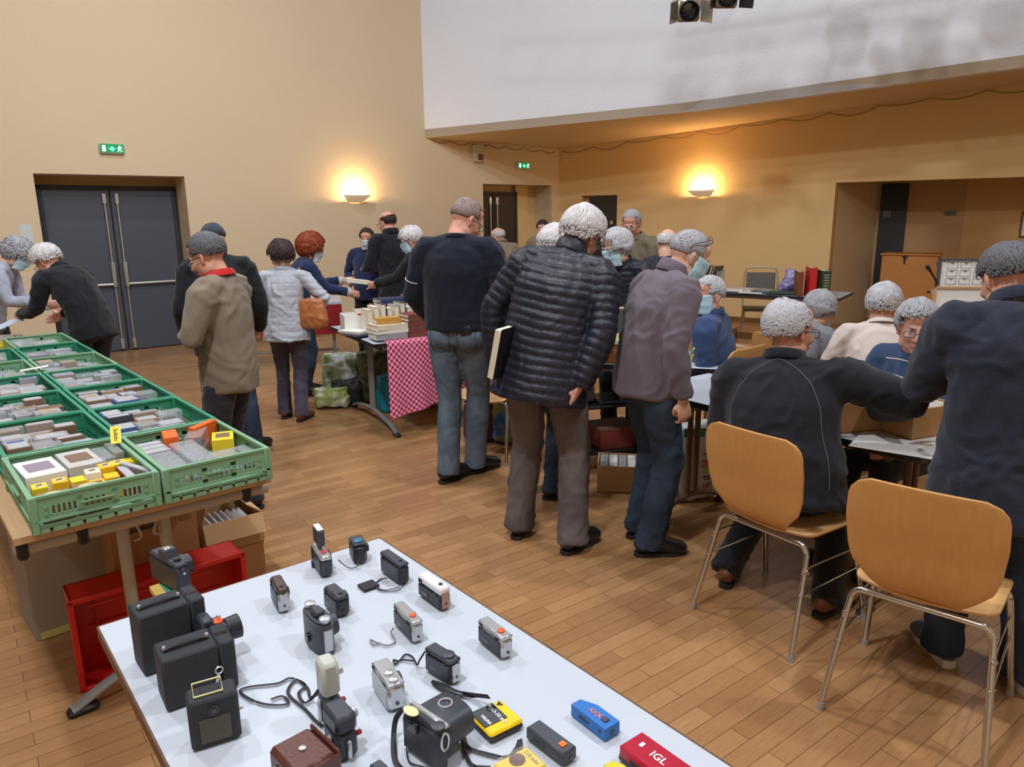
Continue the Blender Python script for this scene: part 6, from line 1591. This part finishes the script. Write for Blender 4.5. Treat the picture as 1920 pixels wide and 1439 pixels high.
for k in range(8): book('%s of the small books in a row by the right wooden box' % ['first', 'second', 'third', 'fourth', 'fifth', 'sixth', 'seventh', 'eighth'][k], bt(.66+.031*k, .52, .753), brz+R(90), .12, .028, .17+.01*(k % 3), (8, 2, 1, 2, 6, 0, 2, 1)[k], GB)
book('dark green book laid over the small standing books', bt(.78, .52, .945), brz, .22, .13, .03, 6, GB)
for k in range(3): book('%s bluish magazine at the left edge of the book table' % ['lowest', 'middle', 'top'][k], bt(.02, .42+.02*k, .7525+.012*k), brz+R(20+8*k), .17, .22, .011, (5, 9, 1)[k], GB)
t = openbox('small red-labelled box standing behind the white box', bt(.16, .76, .7525), brz, .10, .07, .16, bookc[0]); b = MB(); b.box((0, -.037, .1), (.06, .003, .05)); b.build('red_label', REDM, t)

# bags on the floor beside the book table
def softbag(label, p, rz, w, d, h, mt, seed=1, lean=.0, name='shopping_bag', top=1.0, handles=None, amp=.02):
    t = thing(name, label, 'bag', p, rz); b = MB()
    b.tube([(0, 0, .006), (0, 0, .03), (lean*.4, 0, h*.35), (lean*.8, 0, h*.75), (lean, 0, h)], [(w*.46, d*.46), (w*.5, d*.5), (w*.5, d*.5), (w*.48*top, d*.42), (w*.47*top, d*.3)], 24, side=V3(1, 0, 0), sq=.55)
    me = remesh(b, .012, mt, 1, (amp, 9, seed, (1, 1, 1)))
    zmin = min(v.co.z for v in me.vertices); me.transform(Matrix.Translation((0, 0, -zmin))); put('bag_body', me, t)
    if handles:
        for y in (-d*.2, d*.2):
            b = MB(); b.tube(bez([(lean-w*.2, y, h*.93), (lean-w*.16, y, h*1.18), (lean, y*1.2, h*1.28), (lean+w*.16, y, h*1.18), (lean+w*.2, y, h*.93)], 5), [(.012, .003)]*21, 8, side=V3(1, 0, 0)); b.build('handle', handles, t)
    return t
FLOR = mat('floral_print', (212, 220, 222), .4, 0, .1, 7, col2=(112, 146, 84)); LEAF = mat('leaf_print', (150, 172, 84), .4, 0, .1, 9, col2=(196, 200, 176)); CAMO = mat('dark_foliage_print', (52, 52, 44), .6, 0, .1, 10, col2=(98, 104, 66))
TURQ = mat('turquoise_woven_plastic', (22, 140, 168), .35, 0, .2, 40); SANDB = mat('sand_print', (150, 134, 112), .6, 0, .1, 16, col2=(96, 84, 70)); ORG2 = mat('orange_bag', (206, 124, 34), .4, 0, .15, 8, col2=(232, 170, 60)); BLKB = mat('black_bag_fabric', (30, 30, 34), .6)
softbag('white and green floral shopping bag on the floor left of the book table', G(641, 752), R(20), .34, .22, .44, FLOR, 3, .02)
softbag('green leafy plastic bag slumped in front of the floral bag', (at(637, 756).x-.03, at(637, 756).y-.16, 0), R(10), .30, .16, .17, LEAF, 4, amp=.03)
softbag('dark foliage-print tote bag under the book table', G(705, 752), R(25), .32, .22, .46, CAMO, 5, handles=CAMO, amp=.018)
softbag('sand-coloured printed tote bag behind the turquoise bag', (at(740, 745).x, at(740, 745).y+.16, 0), R(20), .26, .2, .50, SANDB, 6, handles=BLKB, amp=.012)
softbag('turquoise woven bag half under the checked cloth', G(740, 768), R(28), .30, .24, .32, TURQ, 7, amp=.01)
softbag('orange bag on the floor under the checked cloth', (at(800, 772).x+.02, at(800, 772).y+.22, 0), R(20), .32, .2, .26, ORG2, 8)
softbag('black bag on the floor behind the legs of the red-haired woman', (-1.50, 6.5, 0), R(10), .3, .2, .22, BLKB, 9)
softbag('maroon patterned bag under the plywood chair', G(912, 824), R(10), .34, .2, .34, mat('maroon_flower_print', (70, 20, 42), .6, 0, .1, 14, col2=(96, 36, 60)), 10, amp=.012)
softbag('blue and green plastic bag beside the maroon bag', G(950, 828), R(-10), .20, .18, .40, mat('blue_green_print', (44, 110, 190), .4, 0, .1, 7, col2=(150, 170, 60)), 11)
SILV = mat('crumpled_white_plastic', (214, 214, 218), .45, 0, .05, 10)
gb = at(1290, 942); t = thing('shopping_bag', 'white shopping bag with red lettering and a green side, beside the fleece man', 'bag', (gb.x+.04, gb.y+.10, 0), R(22))
b = MB(); b.tube([(0, 0, .004), (0, 0, .03), (0, 0, .2), (0, 0, .40), (0, 0, .45)], [(.14, .085), (.15, .09), (.152, .095), (.145, .08), (.14, .06)], 24, side=V3(1, 0, 0), sq=.35)
me = remesh(b, .011, SILV, 1, (.010, 10, 12, (1, 1, 1))); zmin = min(v.co.z for v in me.vertices); me.transform(Matrix.Translation((0, 0, -zmin))); put('bag_body', me, t)
b = MB(); b.box((-.150, .0, .19), (.012, .15, .34), bev=.004); b.box((0, -.088, .42), (.26, .006, .05), Matrix.Rotation(.1, 4, 'Y')); b.build('green_side', mat('green_bag_side', (30, 128, 106), .4), t)
RT_ = mat('red_print', (176, 34, 60), .5); OT_ = mat('orange_red_print', (206, 70, 40), .5)
lettering('-1%', .075, RT_, t, (.05, -.106, .30), (R(88), 0, 0), .002); lettering('20% d', .055, OT_, t, (.06, -.106, .235), (R(88), 0, 0), .002)
b = MB(); b.box((.06, -.105, .19), (.10, .003, .03)); b.build('yellow_band', mat('lime_print', (186, 190, 40), .5), t)
lettering('TEL. 01', .034, INK, t, (.055, -.106, .145), (R(88), 0, 0), .001); lettering('100%', .045, RT_, t, (.05, -.106, .10), (R(88), R(-12), 0), .001)
t = softbag('small blue and red carrier bag hanging behind the white shopping bag', (at(1322, 860).x, at(1322, 860).y+.75, 0), R(10), .16, .10, .50, mat('blue_red_print', (36, 44, 130), .4, 0, .1, 6, col2=(160, 40, 50)), 14, amp=.006)

# ================================================================ middle display table: case of gold tiles, wooden box, papers
d5 = (t5b-t5a).normalized(); n5 = Vector((-d5.y, d5.x)); rz5 = math.atan2(d5.y, d5.x); L5 = (t5b-t5a).length
def t5(x, y, z=.7415): q = t5a+d5*x+n5*y; return Vector((q.x, q.y, z))
XB5 = (at(1160, 690, .74).x-t5a.x)/d5.x
openbox('wooden box at the front of the display table', t5(XB5, .12), rz5, .34, .2, .12, WB, .01, 'wooden_box')
t = thing('display_case', 'flat case of small gold tiles on the display table', 'case', t5(XB5, .13, .8635), rz5)
b = MB(); b.box((0, 0, .015), (.36, .24, .03), bev=.003); b.build('case_base', mat('pale_green_case', (186, 196, 176), .5), t)
GOLD = mat('gold_tile', (222, 196, 120), .35, .4, .1, 30)
for i in range(8):
    for j in range(5):
        b = MB(); b.box((-.147+.042*i, -.088+.044*j, .0335), (.034, .034, .006), bev=.0015); b.build('gold_tile', GOLD, t)
b = MB(); b.box((0, .155, .09), (.36, .02, .20), Matrix.Rotation(-.3, 4, 'X'), bev=.003); b.build('case_lid', BLKP, t)
for k in range(3):
    b = MB(); b.box((0, 0, .004), (.22, .30, .008)); single(b, 'folder', (mat('pale_folder', (206, 208, 214), .6), bookc[4], bookc[0])[k], ['white', 'teal', 'cream'][k]+' folder lying on the display table', 'folder', t5(.25+.3*k, .3), rz5+.2*k)
# trolley with black shelves below it
def trolley():
    c = at(1150, 888); t = thing('trolley', 'black metal trolley with shelves between the puffer jacket and the fleece', 'trolley', (c.x-.03, c.y+.22, 0), R(18))
    for z, n_ in ((.13, 'lower'), (.44, 'upper')):
        b = MB(); b.box((0, 0, z), (.50, .34, .02), bev=.004); b.build('shelf', BLKP, t)
    for x in (-.24, .24):
        for y in (-.16, .16):
            b = MB(); b.tube([(x, y, .05), (x, y, .62 if x < 0 else .46)], .009, 8); b.build('post', BLKP, t)
            b = MB(); M_ = Matrix.Translation((x, y, .035)) @ Matrix.Rotation(R(90), 4, 'Y'); b.lathe([(.034, -.01), (.034, .01)], 18, M_); b.build('castor', mat('castor_rubber', (60, 58, 56), .6), t)
    return t.location.copy()
tl = trolley()
def tr(x, y, z): q = Matrix.Rotation(R(18), 3, 'Z') @ V3(x, y, 0); return Vector((tl.x+q.x, tl.y+q.y, z))
t = openbox('dull red box on the lower shelf of the trolley', tr(.04, -.02, .1415), R(18), .28, .24, .13, mat('dull_red_card', (128, 50, 42), .7)); b = MB(); b.box((0, 0, .134), (.285, .245, .012)); b.build('box_lid', mat('brown_lid', (112, 80, 64), .7), t)
b = MB(); b.box((0, 0, .01), (.30, .22, .02), bev=.004); single(b, 'clear_tray', mat('smoked_tray', (70, 76, 92), .1, 0, .05), 'smoked plastic tray on the upper shelf of the trolley', 'tray', tr(.05, -.04, .4515), R(14))
b = MB(); b.box((0, 0, .05), (.13, .12, .10), bev=.003); single(b, 'grey_box', bookc[9], 'small grey box on the upper shelf of the trolley', 'box', tr(-.16, .02, .4515), R(10))
softbag('crumpled white bag behind the small grey box on the trolley', tr(-.10, .135, .4515), R(18), .14, .07, .17, SILV, 15)
gw = at(1165, 925); t = openbox('pale wooden crate with white cases on the floor behind the fleece man', (gw.x+.05, gw.y+.12, 0), R(-8), .36, .26, .17, LW, .008, 'wooden_crate', 'crate')
for k in range(6): b = MB(); b.box((0, 0, .08), (.05, .22, .155), bev=.002); single(b, 'white_case', bookc[1] if k % 2 else bookc[9], '%s upright case in the pale wooden crate, from the left' % ['first', 'second', 'third', 'fourth', 'fifth', 'sixth'][k], 'case', (gw.x+.05+(-.14+.056*k)*math.cos(R(-8)), gw.y+.12+(-.14+.056*k)*math.sin(R(-8)), .0095), R(-8), 'white cases in the wooden crate')

# ================================================================ right-hand card table
dv3 = Vector((dv.x, dv.y, 0)); nv3 = Vector((-dv.y, dv.x, 0)); rz6 = math.atan2(dv.y, dv.x)
def t6(bx, by, z=.7415): return Vector((tb.x, tb.y, 0))+dv3*bx+nv3*by+Vector((0, 0, z))
CB_ = mat('card_file_wood', (182, 134, 84), .6, 0, .08, 9, stretch=(1, 8, 1))
q = at(1630, 822, .742)
t = openbox('long pale wooden card file beside the seated man in the canvas coat', t6(-.36, .20), rz6+R(62), .34, .15, .13, CB_, .008, 'card_file', 'card file')
for k in range(9): b = MB(); b.box((0, 0, .062), (.006, .125, .118)); o = single(b, 'index_card', bookc[(1, 0, 1, 9, 1, 0, 1, 1, 0)[k]], '%s card filed in the long pale card file' % OR_[k], 'card', t6(-.36, .20, .7505)+Matrix.Rotation(rz6+R(62), 3, 'Z') @ V3(-.14+.034*k, 0, 0), rz6+R(62), 'cards in the long card file')
t = openbox('short pale wooden card file next to the wool coat', t6(-.16, .32), rz6+R(75), .26, .15, .13, CB_, .008, 'card_file', 'card file')
for k in range(7): b = MB(); b.box((0, 0, .062), (.006, .125, .118)); o = single(b, 'index_card', bookc[(9, 1, 0, 1, 1, 0, 1)[k]], '%s card filed in the short pale card file' % OR_[k], 'card', t6(-.16, .32, .7505)+Matrix.Rotation(rz6+R(75), 3, 'Z') @ V3(-.09+.03*k, 0, 0), rz6+R(75), 'cards in the short card file')
for k in range(3):
    t = openbox('%s of the white postcard trays behind the card files' % ['nearest', 'middle', 'farthest'][k], t6(-.62-.17*k, .34), rz6, .15, .38, .09, bookc[1], .005, 'postcard_tray', 'tray')
    b = MB(); b.box((0, 0, .045), (.13, .36, .07)); single(b, 'postcards', bookc[0], 'packed postcards in the %s white tray' % ['nearest', 'middle', 'farthest'][k], 'postcards', t6(-.62-.17*k, .34, .747), rz6)
b = MB(); b.box((0, 0, .001), (.12, .16, .002)); single(b, 'green_card', mat('bright_green_card', (40, 150, 80), .6), 'bright green card lying on the postcard trays', 'card', t6(-.60, .30, .836), rz6+.3)
b = MB(); b.box((0, 0, .001), (.3, .42, .002)); single(b, 'white_sheet', bookc[1], 'white paper sheet on the near end of the card table', 'paper', t6(-.16, .16), rz6+.3)
b = MB(); b.box((0, 0, .001), (.24, .3, .002)); single(b, 'white_sheet', bookc[1], 'white paper sheet on the farther table behind the off-white knit', 'paper', (2.5, 5.25, .7415), .3)
b = MB(); b.box((0, 0, .01), (.2, .26, .02)); single(b, 'dark_album', bookc[6], 'dark album on the farther table behind the off-white knit', 'album', (2.85, 5.1, .7415), .1)

# ================================================================ long table at the right wall
d7 = (t7b-t7a).normalized(); n7 = Vector((-d7.y, d7.x)); rz7 = math.atan2(d7.y, d7.x); L7 = (t7b-t7a).length
def t7(x, y, z=.7415): q = t7a+d7*x+n7*y; return Vector((q.x, q.y, z))
def px7(x): # distance along the table edge under pixel column x
    lo, hi = 0, L7
    for _ in range(30):
        mm = (lo+hi)/2; q = t7(mm, .1); v = q-Vector((0, 0, CAMH)); xx = CX+F*v.dot(cr)/v.dot(fw)
        if xx < x: lo = mm
        else: hi = mm
    return lo
def standbook(label, x, w, h, d, mt, titles=False):
    t = thing('album', label, 'book', t7(px7(x), .12), rz7+R(25)); b = MB(); b.box((0, 0, h/2), (w-.008, d-.006, h-.008)); b.build('pages', PAG, t)
    b = MB(); b.box((-w/2, 0, h/2), (.004, d, h)); b.box((w/2, 0, h/2), (.004, d, h)); b.box((0, -d/2, h/2), (w+.004, .005, h), bev=.002); b.build('cover', mt, t)
    if titles:
        for z in range(8): b = MB(); b.box((0, -d/2-.003, h*(.14+.1*z)), (w*.6, .002, .008)); b.build('gilt_title', mat('gilt', (190, 180, 120), .5), t)
standbook('brown album standing at the left of the three tall books', 1495, .05, .27, .24, mat('rust_brown_cover', (128, 66, 36), .5))
standbook('tall red album standing between the brown and the green one', 1517, .07, .32, .26, mat('bright_red_cover', (196, 34, 34), .45))
standbook('dark green album with pale spine lines', 1541, .09, .29, .25, mat('dark_green_cover', (40, 62, 44), .5), True)
for k, (x, y, c, nm_) in enumerate(((1385, .2, 1, 'white'), (1410, .12, 1, 'second white'), (1400, .35, 0, 'cream'), (1432, .15, 4, 'blue-green'), (1440, .38, 6, 'dark olive'), (1425, .3, 9, 'grey'), (1465, .14, 6, 'greenish'), (1370, .12, 1, 'third white'))):
    b = MB(); b.box((0, 0, .008), (.30, .22, .016), bev=.001); single(b, 'document', bookc[c], nm_+' papers lying on the long table by the right wall', 'papers', t7(px7(x), y, .7415+.002*k), rz7+.3*math.sin(k*2.2), 'papers on the long table')
softbag('purple and lilac plastic bag leaning behind the tall books', t7(px7(1468), .38), rz7, .24, .14, .26, mat('lilac_plastic', (160, 150, 200), .3, 0, .1, 6, col2=(62, 40, 80)), 16, amp=.03, top=.5)
t = thing('magazine_rack', 'clear rack of magazines on the left part of the long table', 'rack', t7(px7(1322), .20), rz7)
b = MB(); b.box((0, 0, .005), (.30, .26, .01)); 
for x in (-.15, -.0, .15): b.box((x, 0, .12), (.005, .26, .24))
b.build('rack_frame', mat('acrylic', (206, 214, 216), .1, alpha=.5), t)
for k in range(8):
    b = MB(); b.box((0, 0, .15), (.012, .21, .28), Matrix.Rotation(.12+.03*k, 4, 'Y')); single(b, 'magazine', mat('magazine_cover_%d' % (k % 3), [(150, 140, 110), (90, 80, 60), (196, 190, 170)][k % 3], .3, 0, .4, 14), '%s magazine in the clear rack, from the left' % ['first', 'second', 'third', 'fourth', 'fifth', 'sixth', 'seventh', 'eighth'][k], 'magazine', t7(px7(1322), .20, .7525)+Matrix.Rotation(rz7, 3, 'Z') @ V3(-.13+.033*k, 0, .0), rz7, 'magazines in the rack')
# metal chair behind it
pcx = t7(px7(1385), 1.0, 0); t = thing('metal_chair', 'grey metal chair behind the long table', 'chair', pcx, rz7+R(200))
b = MB(); b.box((0, 0, .45), (.42, .40, .03), bev=.01); b.build('seat', mat('grey_vinyl', (112, 108, 104), .6), t)
b = MB(); b.box((0, -.2, .78), (.36, .03, .24), bev=.012); b.build('backrest', MATS['grey_vinyl'], t)
b = MB(); b.tube(bez([(-.21, -.19, .44), (-.21, -.21, .75), (-.19, -.22, .93), (-.12, -.22, .96), (.12, -.22, .96), (.19, -.22, .93), (.21, -.21, .75), (.21, -.19, .44)], 5), .012, 8); b.build('back_frame', mat('beige_tube', (196, 186, 160), .4, .3), t)
for x in (-.2, .2):
    for y in (-.18, .18): b = MB(); b.tube([(x, y, .44), (x*1.1, y*1.1, 0)], .012, 8); b.build('leg', MATS['beige_tube'], t)
# cardboard box with paper below the long table, on a wooden chest
ch = at(1408, 640); 
t = thing('wooden_chest', 'orange-brown wooden chest under the cardboard box by the long table', 'chest', (2.05, 6.2, 0), rz7)
b = MB(); b.box((0, 0, .17), (.5, .36, .34), bev=.006); b.build('chest_body', mat('orange_wood', (176, 112, 52), .5, 0, .1, 8), t); b = MB(); b.box((0, 0, .35), (.52, .38, .02), bev=.004); b.build('chest_lid', MATS['orange_wood'], t)
cardboard_box('open brown cardboard box standing on the wooden chest', (2.05, 6.2, .3615), rz7, .38, .26, .22, CBD, True)
b = MB(); b.box((0, 0, 0), (.2, .003, .14), Matrix.Rotation(.2, 4, 'Y')); single(b, 'white_sheet', bookc[0], 'cream sheet tucked at the front of the brown cardboard box', 'paper', Vector((2.05, 6.2, .50))+Matrix.Rotation(rz7, 3, 'Z') @ V3(-.05, -.14, 0), rz7)

# ================================================================ alcove furniture
PODW = mat('podium_wood', (196, 132, 66), .5, 0, .08, 7)
kd = (K0+K1)/2
t = thing('podium', 'orange wooden podium panel in the alcove', 'podium', (meet(1727, K0, rd)-rn*.55).to_tuple(), math.atan2(rd.y, rd.x)); t.location.z = 0
b = MB(); b.box((0, 0, .52), (.72, .45, 1.04), bev=.01); b.build('podium_body', PODW, t); b = MB(); b.box((0, 0, 1.05), (.76, .5, .025), bev=.006); b.build('podium_top', PODW, t)
b = MB(); b.prism([(-.035, .0), (.035, .0), (.012, -.04), (.006, -.11), (-.006, -.11), (-.012, -.04)], 0, .02, Matrix.Translation((-.06, -.236, 1.03)) @ Matrix.Rotation(R(90), 4, 'X')); b.build('bracket', BLKP, t)
# framed panels
def panel(label, x0, y0, x1, y1, D, fm, rows, stand):
    a = at(x0, y0, 1.0); 
    dz = D; P_ = Vector((0, dz, 0)); n_ = Vector((-.15, -1, 0)).normalized()
    A_ = hit(x0, y1, P_, n_); B_ = hit(x1, y0, P_, n_); w = (Vector((B_.x, B_.y, 0))-Vector((A_.x, A_.y, 0))).length; h = B_.z-A_.z
    t = thing('framed_panel', label, 'framed panel', Vector((A_.x, A_.y, A_.z)), math.atan2((B_-A_).y, (B_-A_).x))
    b = MB(); b.box((w/2, .01, h/2), (w-.02, .012, h-.02)); pn = b.build('mount_board', WHC, t)
    b = MB(); f = .014
    for c_, s_ in (((w/2, .005, f/2), (w, .03, f)), ((w/2, .005, h-f/2), (w, .03, f)), ((f/2, .005, h/2), (f, .03, h-2*f)), ((w-f/2, .005, h/2), (f, .03, h-2*f))): b.box(c_, s_)
    b.build('frame', fm, t)
    for r_ in range(rows[1]):
        for c_ in range(rows[0]):
            x = w*(.16+.8*c_/rows[0])+.0; z = h*(.16+.8*r_/rows[1]); sw = w*.62/rows[0]; sh_ = h*.60/rows[1]
            b = MB(); bb = .0022
            b.box((x, .0025, z+sh_/2), (sw, .002, bb)); b.box((x, .0025, z-sh_/2), (sw, .002, bb)); b.box((x-sw/2, .0025, z), (bb, .002, sh_)); b.box((x+sw/2, .0025, z), (bb, .002, sh_)); b.prism([(-sw*.22, 0), (sw*.22, 0), (0, sh_*.3)], 0, .002, Matrix.Translation((x, .004, z-sh_*.42)) @ Matrix.Rotation(R(90), 4, 'X'))
            b.build('stamp', mat('stamp_print', (120, 120, 124), .7), pn)
    if stand:
        b = MB()
        for x in (w*.15, w*.85): b.box((x, .04, -A_.z/2), (.03, .03, A_.z))
        b.box((w/2, .04, -.03), (w, .03, .03)); b.box((w*.5, .25, -A_.z+.02), (w*.8, .03, .04)); b.box((w*.15, .2, -A_.z+.02), (.03, .4, .04)); b.box((w*.85, .2, -A_.z+.02), (.03, .4, .04)); b.build('stand', fm, t)
    return t
panel('big dark-framed panel of small grey stamps behind the wool coat', 1762, 545, 1915, 489, 6.1, mat('slate_frame', (70, 76, 90), .5), (5, 3), True)
panel('lower wooden-framed sheet in front of the stamp panel', 1752, 590, 1880, 541, 5.75, LW, (0, 0), True)
pm = hit(1752, 560, Vector((0, 5.45, 0)), Vector((0, 1, 0)))
t = thing('microphone', 'black gooseneck microphone on a stand in front of the podium', 'microphone', (pm.x, 5.45, 0), 0)
zt = hit(1735, 506, Vector((0, 5.45, 0)), Vector((0, 1, 0))).z; zm = hit(1750, 530, Vector((0, 5.45, 0)), Vector((0, 1, 0))).z
b = MB(); b.tube([(0, 0, .02), (0, 0, zm-.06)], .009, 8); b.build('stand_pole', BLKP, t); b = MB(); b.lathe([(.11, 0), (.11, .012), (.03, .03)], 24); b.build('stand_base', BLKP, t)
b = MB(); b.tube(bez([(0, 0, zm-.07), (.0, 0, zm), (-.015, 0, zm+.03), (-.06, 0, zt)], 5), .008, 8); b.build('gooseneck', BLKP, t)
b = MB(); b.tube([(-.055, 0, zt-.008), (-.085, 0, zt+.028)], [.012, .015], 12); b.build('capsule', BLKP, t); b = MB(); b.tube([(-.06, 0, zm-.07), (.03, 0, zm-.07)], .008, 8); b.build('cross_arm', BLKP, t)
# dark picture frame at the far right of the alcove
fr = K1+( -e1*.15+rd*3.2).normalized()*.0
pf = meet(1919, K1, (K2-K1).normalized()); dk = (K2-K1).normalized()
t = thing('picture_frame', 'brown picture frame cut off by the right edge', 'picture', Vector((pf.x, pf.y, 1.46)), math.atan2(dk.y, dk.x))
b = MB(); b.box((.12, -.02, 0), (.26, .03, .36), bev=.004); b.build('frame', mat('brown_frame', (96, 58, 40), .5), t); b = MB(); b.box((.12, -.037, 0), (.21, .004, .31)); b.build('picture', bookc[0], t)

# ================================================================ spotlights in front of the soffit
ds = (SO[2]-SO[1]).normalized(); ds.z = 0; ds.normalize(); nsf = Vector((ds.y, -ds.x, 0))
if nsf.y > 0: nsf = -nsf
base = at(1290, 18, 3.42); 
RZ = math.atan2(ds.y, ds.x)
TINM = mat('galvanised_can', (170, 160, 146), .35, .7, .1, 10); 
rail = thing('lighting_rail', 'galvanised rail carrying the spotlights in front of the soffit', 'lighting rail', base+Vector((0, 0, 1.0)), RZ)
b = MB(); b.tube([(-.5, 0, 0), (4.4, 0, 0)], .025, 10); b.tube([(-.5, 0, .3), (4.4, 0, .3)], .025, 10)
for i in range(12): b.tube([(-.5+.41*i, 0, 0), (-.3+.41*i, 0, .3)], .012, 6)
b.build('truss', TINM, rail)
b = MB()
for x in (-.2, 4.1): b.tube([(x, 0, .3), (x, 0, HT-base.z-1.0)], .008, 6)
b.build('hanger', TINM, rail)
def spot(i, x, yaw, tilt, dz=0):
    p = base+ds*x+Vector((0, 0, dz))-nsf*(.35 if i > 1 else 0)
    t = thing('spotlight', ['stage spotlight with a dark lens at the top of the picture', 'second stage spotlight, cut by the top edge', 'third stage spotlight from the left', 'fourth stage spotlight from the left', 'fifth stage spotlight from the left', 'sixth stage spotlight from the left', 'last stage spotlight on the right'][i], 'spotlight', p, RZ+yaw)
    if i > 1: t.scale = (1.4, 1.4, 1.4)
    T = Matrix.Rotation(tilt, 4, 'X')
    b = MB(); b.box((0, .05, 0), (.20, .22, .19), M=T, bev=.02); b.build('housing', TINM, t)
    b = MB(); M_ = T @ Matrix.Translation((0, -.06, 0)) @ Matrix.Rotation(R(90), 4, 'X'); b.lathe([(.085, -.01), (.085, .05), (.08, .052), (.075, .0)], 24, M_); b.build('lens_tube', BLKP, t)
    b = MB(); b.lathe([(.07, 0), (.04, .012), (.001, .016)], 20, T @ Matrix.Translation((0, -.08, 0)) @ Matrix.Rotation(R(90), 4, 'X')); b.build('lens', LENS, t)
    b = MB(); b.tube(bez([(-.115, .05, 0), (-.12, .05, .2), (-.05, .03, .36), (.05, .03, .36), (.12, .05, .2), (.115, .05, 0)], 4), [(.015, .004)]*21, 8, side=V3(0, 1, 0)); b.build('yoke', TINM, t)
    for sx_ in (-1, 1): b = MB(); b.box((sx_*.14, -.17, 0), (.004, .16, .17), Matrix.Rotation(sx_*.5, 4, 'Z'), M=T); b.build('barn_door', BLKP if i else TINM, t)
for i, (x, yaw, tilt) in enumerate(((0, .5, .35), (.33, .6, .3), (.95, .3, .5), (1.5, -.2, .4), (2.1, .4, .6), (2.75, 0, .4), (3.4, .5, .5))): spot(i, x, yaw, tilt, 0 if i == 0 else (.06 if i == 1 else .55+.06*(i % 3)))
bpy.data.scenes.remove(BAKE)
